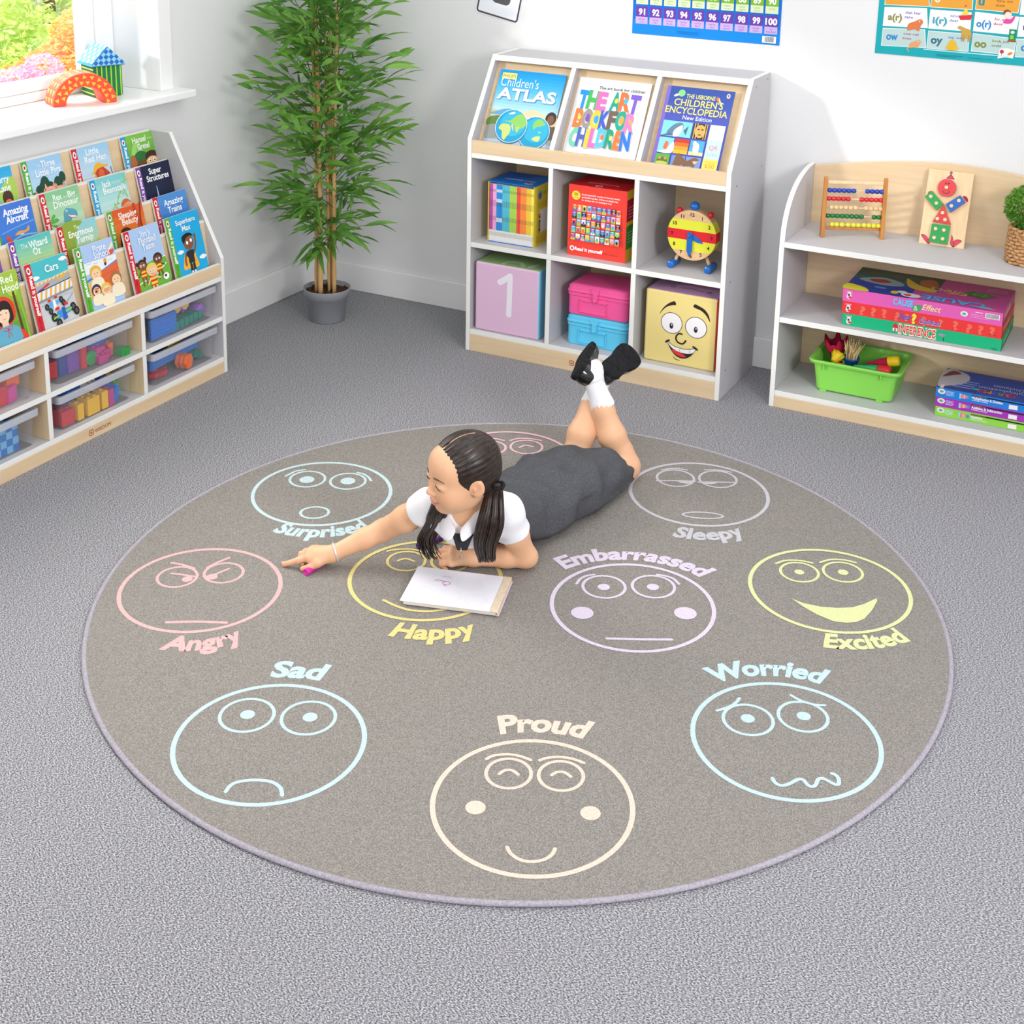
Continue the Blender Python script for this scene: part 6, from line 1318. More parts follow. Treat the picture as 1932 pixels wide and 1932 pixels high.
    c.rect(.15,.0235,.405,.0265,'#bfe6e8'); c.rect(.19,.012,.27,.0135,'#12808c'); c.rect(.19,.008,.25,.0095,'#12808c'); c.rect(.285,.010,.36,.0115,'#12808c')
poster('phonics_chart', 'teal letter sounds chart with little animals on the wall above the arched bookcase', .3499, 1.1185, .70, .24, phonics, 0.004, '#17a7b2')
def letter(c, w, h):
    c.rrect(.002,.002,w-.002,h-.002,.012,'#4b4650'); c.rrect(.0085,.0085,w-.0085,h-.0085,.006,'#eceff6'); c.rrect(.055,.052,w-.045,.095,.018,'#55535a'); c.rrect(.055,.06,.1,.15,.018,'#55535a')
poster('letter_card', 'tilted white card with a dark rounded border on the back wall', -1.0955, 1.147, .175, .22, letter, math.radians(11.2), '#f2f2f4')

# ------------------------------------------------------------------ toys on the sill
SZ = WZ0+.0006
ar = thing('arch_block', 'orange red soft arch block with yellow triangles on the window sill', 'toy block', (-1.888, .462, SZ), math.radians(62.4))
ORr = mat('#ec5034', .55); R0, R1, DP = .1015, .060, .085
b = MB(); pts = [(R0+R0*math.cos(PI-PI*k/28), R0*.98*math.sin(PI*k/28)) for k in range(29)] + [(R0+R1*math.cos(PI*k/24), R1*.95*math.sin(PI*k/24)) for k in range(25)]
b.prism(pts[::-1], 'y', 0, DP, ORr, side=mat('#ee6a50', .55))
c = Cv(b, (0,0,0), (1,0,0), (0,0,1), (0,-1,0), lift=.0005)
rnd = random.Random(2)
for k in range(11):
    for r_, o_ in ((.072,0),(.090,.5)):
        a = PI*(k+.3+o_)/11.6
        if a > PI-.08: continue
        x, z = R0+r_*math.cos(a), r_*.97*math.sin(a); t0 = a+rnd.random()*2; c.poly([(x+.0085*math.cos(t0+q), z+.0085*math.sin(t0+q)) for q in (0,2.1,4.2)], '#f6b93a')
for k in range(12):
    a0 = PI*(k+.1)/12; a1 = PI*(k+.8)/12
    for y in (.01,.035,.06):
        q = [(R0+(R0+.0006)*math.cos(a), y+dy, (R0*.98+.0006)*math.sin(a)) for a, dy in ((a0,.0),(a1,.008),(a0,.018))]; b.add(q, [(0,1,2)], mat('#f6c46a',.55))
obj('soft_arch', b, ar, bev=.003)
ho = thing('house_block', 'green striped soft cube block behind the orange arch on the window sill', 'toy block', (-1.899, .652, SZ), math.radians(68))
HW = .098
b = MB(); b.box(0,HW,0,HW,0,.100,mat('#1d7a4a',.6)); c = Cv(b, (0,0,0), (1,0,0), (0,0,1), (0,-1,0), lift=.0004)
for k in range(6): c.rect(.010+.0158*k,0,.0142+.0158*k,.1,'#a4dd3a')
c = Cv(b, (0,HW,0), (0,-1,0), (0,0,1), (-1,0,0), lift=.0004)
for k in range(6): c.rect(0,.008+.016*k,HW,.0125+.016*k,'#dfe86a')
obj('striped_cube', b, ho, bev=.004)
rf = thing('roof_block', 'blue chequered soft roof block on top of the green striped one', 'toy block', (-1.899, .652, SZ+.1008), math.radians(68))
b = MB(); ov = .010; P3 = [(-ov,0),(HW+ov,0),(HW+ov-.004,.008),(HW/2,.064),(-ov+.004,.008)]
b.prism(P3, 'y', -ov, HW+ov, mat('#4aa4e4',.6)); c = Cv(b, (0,-ov,0), (1,0,0), (0,0,1), (0,-1,0), lift=.0005)
def clip_tri(q):
    # keep the part of a polygon inside the gable
    E = [((-ov+.003,.004),(HW+ov-.003,.004)), ((HW+ov-.003,.006),(HW/2,.0625)), ((HW/2,.0625),(-ov+.003,.006))]
    for (ax_, ay_), (bx_, by_) in E:
        sd = lambda p: (bx_-ax_)*(p[1]-ay_)-(by_-ay_)*(p[0]-ax_)
        o_ = []
        for k in range(len(q)):
            a_, b_ = q[k-1], q[k]; sa, sb = sd(a_), sd(b_)
            if (sa >= 0) != (sb >= 0): t = sa/(sa-sb); o_.append((a_[0]+(b_[0]-a_[0])*t, a_[1]+(b_[1]-a_[1])*t))
            if sb >= 0: o_.append(b_)
        q = o_
        if len(q) < 3: return None
    return q
s2 = .0088
for i in range(-12, 13):
    for j in range(-12, 13):
        if (i+j) % 2 == 0: continue
        x = HW/2+i*s2; z = .03+j*s2; q = clip_tri([(x-s2,z),(x,z-s2),(x+s2,z),(x,z+s2)])
        if q: c.poly(q, '#1b6fc4' if i % 2 else '#8fd0f2')
lp = (Vector((HW/2,0,.064))-Vector((-ov+.004,0,.008))); ln = lp.length; c = Cv(b, (-ov+.004,HW+ov,.008), (0,-1,0), tuple(lp.normalized()), (-lp.z,0,lp.x), lift=.0005)
for i in range(7):
    for j in range(5):
        c.rect(.0165*i+.001,ln/5*j+.001,.0165*(i+1),ln/5*(j+1), ['#a9d6f2','#5fb0e6'][(i+j)%2])
obj('soft_roof', b, rf, bev=.004)

# ------------------------------------------------------------------ potted bamboo
pt = thing('potted_bamboo', 'tall artificial bamboo in a grey pot standing in the room corner', 'plant', (-1.522, 1.388, 0))
GPOT = mat('#95969c', .45)
b = MB(); b.lathe([(.0005,.0),(.060,.0),(.063,.003),(.077,.092),(.083,.094),(.0875,.124),(.087,.127),(.083,.127),(.081,.110),(.0005,.110)], GPOT, 44); obj('pot', b, pt)
b = MB(); BARK = speckle('bark_chips', [(.3,'#2e211b'),(.55,'#5c4334'),(.8,'#8a6b55')], 120, 2, bstr=.8); b.lathe([(.0005,.112),(.0800,.110)], BARK, 30, None, False, False, False)
rnd = random.Random(1)
for i in range(160):
    r = .077*math.sqrt(rnd.random()); a = rnd.random()*6.28; q = .003+.003*rnd.random()
    b.ball((r*math.cos(a), r*math.sin(a), .113+.003*rnd.random()), (q,q*.8,q*.6), BARK, 6, 4)
obj('bark_mulch', b, pt)
CANE = wood('bamboo_cane', '#c99a5f', '#e0b87f', (30,30,3), .4); LEAF = leaf_mat('bamboo_leaf', '#3a7a26', '#86b850', 9, .28); TW_ = mat('#5a7f35', .7)
R2 = Vector((0.891, 0.453, 0)); D2 = Vector((-0.453, 0.891, 0))
canes = [(-.036,-.012,-.040,.0,1.16,.0085),(-.024,-.034,-.016,-.02,1.22,.0095),(.004,-.004,.012,.02,1.34,.0068),(.018,.014,.034,.0,1.30,.0078),(.034,-.022,.050,-.02,1.18,.0082)]
CP = []
for k, (u0, d0, u1, d1, top, r) in enumerate(canes):
    b = MB(); pts = []; rad = []
    n_ = 26
    for i in range(n_+1):
        f = i/n_; p = R2*(u0+(u1-u0)*f+.006*math.sin(3*f+k)) + D2*(d0+(d1-d0)*f); pts.append((p.x, p.y, .105+(top-.105)*f)); rad.append(r*(1.0-.35*f)*(1.16 if i % 4 == 2 else 1.0))
    b.tube(pts, rad, CANE, 10); obj('cane', b, pt); CP.append(pts)
rnd = random.Random(21)
def leaf(vs, fs, p, d, up, l, w_):
    s_ = d.cross(up)
    if s_.length < 1e-4: s_ = d.cross(Vector((1,0,0)))
    s_.normalize(); n_ = s_.cross(d); k = len(vs); prof = [(0,.12),(.18,.75),(.42,1.0),(.7,.7),(1.0,.03)]
    for f, ww in prof:
        q = p + d*(l*f) + Vector((0,0,-1))*(l*.22*f*f); h = w_*.5*ww
        vs += [tuple(q - s_*h + n_*h*.25), tuple(q), tuple(q + s_*h + n_*h*.25)]
    for i in range(4):
        a = k+3*i; fs += [(a,a+1,a+4,a+3),(a+1,a+2,a+5,a+4)]
for k, pts in enumerate(CP):
    b = MB(); vs = []; fs = []
    zs = [.33+.055*i for i in range(int((pts[-1][2]-.33)/.055)+1)]
    for z in zs:
        i = min(len(pts)-1, int((z-.105)/(pts[-1][2]-.105)*26)); base = Vector(pts[i])
        for rep in range(2 if z < .55 or rnd.random() < .45 else 3):
            a = rnd.random()*2*PI
            od = Vector((math.cos(a), math.sin(a), 0))
            fz = (z-.4)/.9
            if (base+od*.2).x < -.25: od.x *= .3; od.normalize()
            reach = (.13+.10*math.sin(PI*min(1, max(.12, fz+.15))))*(.65+.6*rnd.random())
            rise = .10+.11*rnd.random() if z > .5 else -.02+.13*rnd.random()
            tip = base + od*reach + Vector((0,0,rise)); tip.x = max(tip.x, -.24); tip.y = min(tip.y, .29); mid = base*.5+tip*.5 + Vector((0,0,.025))
            b.tube([tuple(base), tuple(mid), tuple(tip)], [.0016,.0013,.0008], TW_, 5)
            tw = (tip-mid).normalized()
            n_ = rnd.randint(4, 8)
            for q in range(n_):
                f = .25+.75*q/(n_-1); pos = (base*(1-f)**2 + mid*2*f*(1-f) + tip*f*f)
                side = tw.cross(Vector((0,0,1))).normalized()*(1 if q % 2 else -1)
                d = (tw*(.75 if q < n_-1 else 1.6) + side*(.8 if q < n_-1 else 0) + Vector((0,0,rnd.uniform(-.5,.95))) + od*.3).normalized()
                l = .070+.06*rnd.random(); vw = Vector((rnd.gauss(0,.9), rnd.gauss(0,.9)-.4, .8)).normalized()
                e_ = pos+d*l
                if e_.x < -.262 or e_.y > .318: continue
                leaf(vs, fs, pos, d, vw, l, .0145+.008*rnd.random())
    b.add(vs, fs, LEAF, True); obj('foliage', b, pt)
# ------------------------------------------------------------------ the child lying on the rug
class Field:
    """signed distance field on a grid, polygonised with surface nets"""
    def __init__(s, lo, hi, h):
        s.lo = np.array(lo, float); s.h = h
        s.n = np.ceil((np.array(hi)-s.lo)/h).astype(int)+1
        s.D = np.full(s.n, 1.0, np.float32)
    def win(s, lo, hi):
        a = np.clip(np.floor((np.array(lo)-s.lo)/s.h).astype(int), 0, s.n-1)
        b = np.clip(np.ceil((np.array(hi)-s.lo)/s.h).astype(int)+1, 1, s.n)
        sl = tuple(slice(int(p), int(q)) for p, q in zip(a, b))
        g = [s.lo[i]+s.h*np.arange(a[i], b[i]) for i in range(3)]
        return sl, g[0][:,None,None], g[1][None,:,None], g[2][None,None,:]
    def put(s, sl, d, k, op='u'):
        A = s.D[sl]
        if op == 'u':
            if k > 0:
                hh = np.maximum(k-np.abs(A-d), 0)/k; r = np.minimum(A, d)-hh*hh*k*.25
            else: r = np.minimum(A, d)
        elif op == 's':
            d = -d
            if k > 0:
                hh = np.maximum(k-np.abs(A-d), 0)/k; r = np.maximum(A, d)+hh*hh*k*.25
            else: r = np.maximum(A, d)
        else: r = np.maximum(A, d)
        s.D[sl] = r
    def cap(s, a, b, ra, rb, k=.01, op='u'):
        a = np.array(a, float); b = np.array(b, float); R = max(ra, rb)+k+.03
        sl, X, Y, Z = s.win(np.minimum(a, b)-R, np.maximum(a, b)+R)
        ba = b-a; L2 = max(ba@ba, 1e-12)
        t = np.clip(((X-a[0])*ba[0]+(Y-a[1])*ba[1]+(Z-a[2])*ba[2])/L2, 0, 1)
        d = np.sqrt((X-a[0]-t*ba[0])**2+(Y-a[1]-t*ba[1])**2+(Z-a[2]-t*ba[2])**2)-(ra+(rb-ra)*t)
        s.put(sl, d.astype(np.float32), k, op)
    def chain(s, pts, rad, k=.01):
        for i in range(len(pts)-1): s.cap(pts[i], pts[i+1], rad[i], rad[i+1], k)
    def ell(s, c, r, ax=None, k=.01, op='u'):
        c = np.array(c, float); r = np.array(r, float); ax = np.eye(3) if ax is None else np.array(ax, float)   # rows: local axes
        R = max(r)+k+.03
        sl, X, Y, Z = s.win(c-R, c+R)
        p = [((X-c[0])*ax[i][0]+(Y-c[1])*ax[i][1]+(Z-c[2])*ax[i][2]) for i in range(3)]
        k0 = np.sqrt(sum((p[i]/r[i])**2 for i in range(3))); k1 = np.sqrt(sum((p[i]/r[i]**2)**2 for i in range(3)))+1e-9
        s.put(sl, (k0*(k0-1)/k1).astype(np.float32), k, op)
    def mesh(s):
        D = s.D; I = D < 0; n = s.n-1
        c = np.zeros(n, np.int8)
        for dx in (0,1):
            for dy in (0,1):
                for dz in (0,1): c += I[dx:dx+n[0], dy:dy+n[1], dz:dz+n[2]]
        ijk = np.argwhere((c > 0) & (c < 8)); idx = np.full(n, -1, np.int64); idx[tuple(ijk.T)] = np.arange(len(ijk))
        off = np.array([(x,y,z) for x in (0,1) for y in (0,1) for z in (0,1)])
        val = np.stack([D[tuple((ijk+o).T)] for o in off], 1)
        acc = np.zeros((len(ijk),3)); cnt = np.zeros(len(ijk))
        for a in range(8):
            for b in range(a+1, 8):
                if np.abs(off[a]-off[b]).sum() != 1: continue
                va, vb = val[:,a], val[:,b]; m = (va < 0) != (vb < 0)
                t = np.where(m, va/(va-vb+1e-12), 0)
                acc += np.where(m[:,None], off[a]+t[:,None]*(off[b]-off[a]), 0); cnt += m
        V = s.lo+s.h*(ijk+acc/cnt[:,None]); F = []
        for ax in range(3):
            u, v = (ax+1) % 3, (ax+2) % 3
            A = np.take(I, range(0, n[ax]), ax); B = np.take(I, range(1, n[ax]+1), ax)
            e = np.argwhere(A != B); ok = (e[:,u] > 0) & (e[:,v] > 0) & (e[:,u] < n[u]) & (e[:,v] < n[v]); e = e[ok]
            eu = np.eye(3, dtype=int)[u]; ev = np.eye(3, dtype=int)[v]
            q = np.stack([idx[tuple((e-eu-ev).T)], idx[tuple((e-ev).T)], idx[tuple(e.T)], idx[tuple((e-eu).T)]], 1)
            ins = I[tuple(e.T)]; q[~ins] = q[~ins][:, ::-1]; F.append(q)
        F = np.concatenate(F); F = F[(F >= 0).all(1)]
        return V, F
def relax(V, F, it, lam=.5):
    e = np.concatenate([F[:,[0,1]],F[:,[1,2]],F[:,[2,3]],F[:,[3,0]]]); e = np.concatenate([e, e[:,::-1]])
    cnt = np.bincount(e[:,0], minlength=len(V))[:,None]+1e-9
    for i in range(it):
        for l in (lam, -lam*1.03):
            S = np.stack([np.bincount(e[:,0], V[e[:,1],q], len(V)) for q in range(3)], 1)/cnt
            V = V+l*(S-V)
    return V
def field_mesh(name, fld, m, it=3, col=None):
    V, F = fld.mesh(); V = relax(V, F, it)
    me = bpy.data.meshes.new(name); me.from_pydata(V.tolist(), [], F.tolist()); me.materials.append(m)
    me.polygons.foreach_set('use_smooth', [True]*len(F))
    if col is not None:
        at = me.color_attributes.new('tint', 'FLOAT_COLOR', 'POINT'); at.data.foreach_set('color', np.concatenate([col(V), np.ones((len(V),1))], 1).astype(np.float32).ravel())
    me.update(); return me
A3 = lambda *p: np.array(p, float)

kid_ = thing('person', 'person lying on the rug in white shirt and grey pinafore, pointing left, ankles crossed', 'person', (0, 0, 0))

# skeleton
C = A3(-.117,-.073,.323); HS = .885
HF = A3(-.575,-.80,-.14); HF /= np.linalg.norm(HF); HU = A3(.03,-.16,.985); HU -= HF*(HU@HF); HU /= np.linalg.norm(HU); HL = np.cross(HU, HF)
hp = lambda l, f, u: C+(HL*l+HF*f+HU*u)*HS
HAX = np.stack([HL, HF, HU])
SL, SR = A3(-.066,.045,.182), A3(-.232,-.030,.188)
EL, ER = A3(-.040,.108,.042), A3(-.3666,-.0264,.088)
WL, WR = A3(-.153,.051,.033), A3(-.457,-.1128,.042)
NB = A3(-.146,-.004,.212)
KL, KR = A3(-.0195,.686,.046), A3(-.148,.608,.049)
AL, AR = A3(-.120,.677,.284), A3(-.130,.749,.262)

fb = Field((-.60,-.26,-.004), (.06,.83,.45), .0022)
# trunk and legs
fb.ell((-.148,.02,.158), (.085,.072,.062), k=.0); fb.cap((-.146,.05,.15), (-.135,.22,.09), .058, .050, .03); fb.cap((-.15,.22,.085), (-.145,.40,.078), .045, .054, .03); fb.cap((-.115,.22,.085), (-.095,.40,.078), .045, .054, .03)
fb.chain([(-.080,.40,.072), tuple(KL+A3(-.012,-.06,.0)), tuple(KL)], [.050,.040,.042], .015)
fb.chain([(-.155,.40,.072), tuple(KR+A3(.0,-.06,.0)), tuple(KR)], [.050,.042,.042], .015)
for K_, A_, s_ in ((KL, AL, 1), (KR, AR, 1)):
    d = A_-K_
    calf = A3(0,-.010,0)
    fb.chain([tuple(K_), tuple(K_+d*.16+A3(0,.002,0)), tuple(K_+d*.38+calf), tuple(K_+d*.66+calf*.5), tuple(A_)], [.041,.036,.0385,.030,.0235], .012)
# shoulders and arms
fb.cap(SL, NB, .036, .036, .03); fb.cap(SR, NB, .036, .036, .03)
fb.chain([SL, SL+(EL-SL)*.5, EL], [.036,.032,.0275], .015); fb.cap(EL, EL+A3(.006,.008,-.008), .024, .022, .01)
fb.chain([EL, EL+(WL-EL)*.35+A3(0,-.002,.004), WL], [.0275,.0285,.0195], .012)
fb.chain([SR, SR+(ER-SR)*.5, ER], [.036,.031,.0265], .015)
fb.chain([ER, ER+(WR-ER)*.35, WR], [.0265,.0255,.0185], .012)
# neck and head
fb.cap(NB, hp(0,-.022,-.055), .038, .034, .02)
fb.ell(hp(0,-.012,.026), HS*A3(.0725,.089,.078), HAX, .0)
fb.ell(hp(0,.026,-.034), HS*A3(.059,.062,.066), HAX, .030)
fb.ell(hp(0,.018,-.060), HS*A3(.050,.052,.040), HAX, .022)
for s_ in (-1, 1): fb.ell(hp(s_*.034,.050,-.034), HS*A3(.028,.028,.030), HAX, .022)
fb.ell(hp(0,.060,-.084), HS*A3(.021,.018,.014), HAX, .020)
fb.ell(hp(0,.050,.038), HS*A3(.050,.030,.040), HAX, .030)
for s_ in (-1, 1):
    fb.ell(hp(s_*.031,.096,.003), HS*A3(.015,.010,.009), HAX, .014, 's')
    fb.ell(hp(s_*.031,.0735,.001), HS*A3(.0165,.0125,.0105), HAX, .006)
fb.cap(hp(0,.082,.002), hp(0,.0935,-.022), .0048, .0066, .012); fb.ell(hp(0,.0965,-.0255), HS*A3(.0095,.0085,.0080), HAX, .006)
for s_ in (-1, 1): fb.ell(hp(s_*.0100,.0885,-.0285), HS*A3(.0065,.0075,.0058), HAX, .005); fb.ell(hp(s_*.0055,.0935,-.0345), HS*A3(.0030,.0040,.0025), HAX, .002, 's')
fb.ell(hp(0,.0860,-.0515), HS*A3(.0185,.0085,.0055), HAX, .006); fb.ell(hp(0,.0845,-.0615), HS*A3(.0160,.0085,.0060), HAX, .006)
for s_ in (-1, 1): fb.ell(hp(s_*.0215,.0800,-.0535), HS*A3(.0045,.0050,.0040), HAX, .006, 's')
fb.ell(hp(0,.0935,-.0565), HS*A3(.0165,.0075,.0017), HAX, .0025, 's')
for s_ in (-1, 1):
    ea = np.stack([HL*.90+HF*.42*s_*1.0, -HL*.42*s_+HF*.90, HU]); 
    fb.ell(hp(s_*.0735,-.008,-.010), HS*A3(.0085,.0185,.0275), ea, .007); fb.ell(hp(s_*.0825,-.003,-.007), HS*A3(.0060,.0110,.0165), ea, .004, 's'); fb.ell(hp(s_*.078,.002,-.010), HS*A3(.004,.0035,.006), ea, .003)
# hands: palm as a fan of tapered chains, every finger its own chain
def hand(W, mcp, pip, tip, rad, thumb, trad):
    lo = np.minimum.reduce([W]+mcp+pip+tip+thumb)-.03; hi = np.maximum.reduce([W]+mcp+pip+tip+thumb)+.03
    sub = Field(lo, hi, fb.h)
    # align the sub grid with the main one
    sub.lo = fb.lo+np.round((sub.lo-fb.lo)/fb.h)*fb.h
    for m_ in mcp: sub.cap(W, m_, .0165, .0105, .010)
    for i in range(3): sub.cap(mcp[i], mcp[i+1], .0100, .0100, .006)
    sub.cap(W, thumb[0], .0150, .0115, .010)
    palm = sub.D.copy(); out = palm
    for m_, p_, t_, r_ in list(zip(mcp, pip, tip, rad)):
        sub.D[:] = 1.0
        mid = (p_+t_)/2
        sub.chain([m_, p_, t_], [r_*1.12, r_, r_*.82], .003)
        d = sub.D; k = .0045; hh = np.maximum(k-np.abs(out-d), 0)/k; out = np.minimum(out, d)-hh*hh*k*.25
    sub.D[:] = 1.0; sub.chain(thumb, trad, .003); d = sub.D; k = .005; hh = np.maximum(k-np.abs(out-d), 0)/k; out = np.minimum(out, d)-hh*hh*k*.25
    o = np.round((sub.lo-fb.lo)/fb.h).astype(int); a = np.maximum(o, 0); e = np.minimum(o+sub.n, fb.n)
    sl = tuple(slice(int(p), int(q)) for p, q in zip(a, e)); ss = tuple(slice(int(p-w_), int(q-w_)) for p, q, w_ in zip(a, e, o))
    fb.put(sl, out[ss].astype(np.float32), .008)
VR = lambda L: [A3(*p) for p in L]
hand(WR, VR([(-.5005,-.1500,.038),(-.5035,-.1385,.045),(-.5050,-.1245,.045),(-.5040,-.1110,.040)]),
     VR([(-.5265,-.1590,.028),(-.5265,-.1440,.037),(-.5265,-.1275,.037),(-.5230,-.1110,.032)]),
     VR([(-.5600,-.1700,.0135),(-.5190,-.1490,.0150),(-.5180,-.1310,.0150),(-.5140,-.1140,.0140)]), [.0078,.0082,.0080,.0070],
     VR([(-.4760,-.1480,.030),(-.4900,-.1610,.020),(-.5080,-.1650,.0135)]), [.0105,.0088,.0070])
hand(WL, VR([(-.2000,.0450,.046),(-.2010,.0310,.048),(-.1975,.0185,.042),(-.1900,.0080,.032)]),
     VR([(-.2280,.0420,.042),(-.2310,.0275,.040),(-.2265,.0140,.033),(-.2160,.0040,.024)]),
     VR([(-.2180,.0440,.0180),(-.2200,.0300,.0150),(-.2160,.0180,.0120),(-.2070,.0085,.0100)]), [.0082,.0085,.0080,.0070],
     VR([(-.178,.0600,.038),(-.2000,.0640,.037),(-.2210,.0590,.040)]), [.0105,.0088,.0072])
sl, X, Y, Z = fb.win(fb.lo, fb.lo+fb.h*fb.n); fb.D = np.maximum(fb.D, (.0084-Z).astype(np.float32)+0*fb.D)
SKIN, nt, N, L, pb = nodes('child_skin')
at = N.new('ShaderNodeAttribute'); at.attribute_name = 'tint'
L.new(at.outputs['Color'], pb.inputs['Base Color']); pb.inputs['Roughness'].default_value = .48; pb.inputs['Specular IOR Level'].default_value = .35
pb.inputs['Subsurface Weight'].default_value = .18; pb.inputs['Subsurface Radius'].default_value = (.010,.004,.002); pb.inputs['Subsurface Scale'].default_value = .6
def tint(V):
    base = np.array(lin('#ebb892')[:3]); out = np.tile(base, (len(V),1))
    q = (V-C)@HAX.T/HS
    def mixin(colr, w_): 
        nonlocal out; w_ = np.clip(w_, 0, 1)[:,None]; out = out*(1-w_)+np.array(lin(colr)[:3])*w_
    def g(c, r): return np.exp(-(((q-np.array(c))/np.array(r))**2).sum(1))
    for s_ in (-1, 1): mixin('#e8a688', .55*g((s_*.040,.062,-.030), (.020,.03,.018))); mixin('#e2a083', .6*g((s_*.078,-.006,-.008), (.01,.014,.02)))
    mixin('#e6a78a', .4*g((0,.098,-.026), (.010,.012,.009)))
    lips = ((q[:,0]/.0200)**2+((q[:,2]+.0565-.06*q[:,0]**2/.02)/.0105)**2 < 1) & (q[:,1] > .074); mixin('#de8f86', lips*.8)
    mouth = ((q[:,0]/.0165)**2+((q[:,2]+.0565)/.0020)**2 < 1) & (q[:,1] > .074); mixin('#8a3a38', mouth*.9)
    for t_ in ((-.1,.05,.04),): pass
    for k_ in (KL, KR): mixin('#e3a78a', .45*np.exp(-((V-k_)**2).sum(1)/.045**2))
    for k_ in (EL, ER): mixin('#e3aa8c', .35*np.exp(-((V-k_)**2).sum(1)/.03**2))
    for tp_ in ((-.5600,-.1700,.0135),(-.2280,.0420,.042),(-.2310,.0275,.040),(-.2265,.0140,.033),(-.2160,.0040,.024),(-.5265,-.1440,.037),(-.5265,-.1275,.037)): mixin('#e59c84', .5*np.exp(-((V-np.array(tp_))**2).sum(1)/.010**2))
    return out
obj('body', field_mesh('body', fb, SKIN, 3, tint), kid_)
# nails
b = MB(); NAIL = mat('#f0c0ae', .25)
b.ball((-.5630,-.1705,.0185), (.0045,.0036,.0016), NAIL, 10, 6); obj('fingernail', b, kid_)

# eyes: lash lines and brows follow the face
def on_face(l, u, out=.0006, f0=.13):
    # walk in from the front until the face is met
    p = None
    for k in range(160):
        f = f0-.0007*k; w_ = hp(l, f, u); i = np.round((w_-fb.lo)/fb.h).astype(int)
        if (i >= 0).all() and (i < fb.n).all() and fb.D[tuple(i)] < fb.h*.3: return tuple(hp(l, f+out, u))
    return tuple(hp(l, .08, u))
LASH = mat('#2a1c18', .5); BROW = mat('#5a4034', .8)
for s_ in (-1, 1):
    b = MB(); pts = [on_face(s_*(.0165+.0045*k), .0035+.0022*math.sin(PI*k/6)-.0035-.00045*k, .0006) for k in range(7)]
    b.tube(pts, [.0006,.0010,.0012,.0012,.0012,.0010,.0005], LASH, 6); obj('eyelashes', b, kid_)
    b = MB(); pts = [on_face(s_*(.014+.0055*k), .0225+.0045*math.sin(PI*(k+.6)/7)-.0007*k, .0002) for k in range(7)]
    b.tube(pts, [.0007,.0014,.0017,.0017,.0014,.0011,.0005], BROW, 6); obj('eyebrow', b, kid_)

# hair: cap split by a centre parting, and two pigtails
HAIR, nt, N, L, pb = nodes('dark_brown_hair')
mp = tex_coords(nt); nn = noise_node(nt, mp, 90, 3)
r_ = ramp(nt, nn.outputs['Fac'], [(.35,'#17100e'),(.7,'#3a2922')]); L.new(r_.outputs['Color'], pb.inputs['Base Color']); pb.inputs['Roughness'].default_value = .36; pb.inputs['Specular IOR Level'].default_value = .5
fh = Field(C-.12, C+.12, .0015)
fh.ell(hp(0,-.014,.0285), HS*A3(.0775,.0940,.0830), HAX, .0); fh.ell(hp(0,-.030,-.010), HS*A3(.070,.074,.066), HAX, .02)
# cut away the face: everything in front of a curved hairline
sl, X, Y, Z = fh.win(C-.2, C+.2)
ql = ((X-C[0])*HL[0]+(Y-C[1])*HL[1]+(Z-C[2])*HL[2])/HS; qf = ((X-C[0])*HF[0]+(Y-C[1])*HF[1]+(Z-C[2])*HF[2])/HS; qu = ((X-C[0])*HU[0]+(Y-C[1])*HU[1]+(Z-C[2])*HU[2])/HS
al = np.abs(ql)
# combed strands running from the parting back to the ties
ph = np.arctan2(qu-.02, al+.03)*46+qf*60
hair_line = np.where(qu > -.012, .021+(qu+.012)*.60, .021+(qu+.012)*.35)-.10*np.maximum(al-.055, 0)     # forward reach of the hair at this height
hair_line = np.minimum(hair_line, .0660-.18*np.maximum(.045-al, 0)*0)
fh.D = (fh.D+np.clip((hair_line-qf)/.02, 0, 1)*(.0005*np.sin(ph)+.0003*np.sin(ph*2.3+qf*90))).astype(np.float32)
fh.D = np.maximum(fh.D, (qf-hair_line).astype(np.float32)*.8)
fh.D = np.maximum(fh.D, (-.050-qu+.25*np.minimum(qf+.05, .0)).astype(np.float32))
ear = np.sqrt(((al-.078)/.016)**2+((qf+.004)/.021)**2+((qu+.012)/.028)**2)-1
fh.D = np.maximum(fh.D, (-ear*.018).astype(np.float32))
part = np.maximum(np.abs(ql+.001)-.0030, np.maximum(-(qf+.045), -(qu-.035)))
fh.D = np.maximum(fh.D, -part.astype(np.float32))
hair_o = obj('hair', field_mesh('hair', fh, HAIR, 2), kid_)
pts = []
for k in range(15):
    a = math.radians(62+62*k/14); pts.append(tuple(hp(-.001, -.014+.0915*math.cos(a), .0285+.0805*math.sin(a))))
b = MB(); b.tube(pts, [.0010]+[.0016]*13+[.0006], mat('#d8a684', .6), 8); obj('scalp_parting', b, hair_o)
rnd = random.Random(11)
def bez(P, n):
    out = []
    for i in range(n):
        f = i/(n-1)*(len(P)-1); k = min(int(f), len(P)-2); t = f-k
        p0, p1, p2, p3 = P[max(k-1,0)], P[k], P[k+1], P[min(k+2,len(P)-1)]
        out.append(.5*((2*p1)+(p2-p0)*t+(2*p0-5*p1+4*p2-p3)*t*t+(3*p1-p0-3*p2+p3)*t**3))
    return out
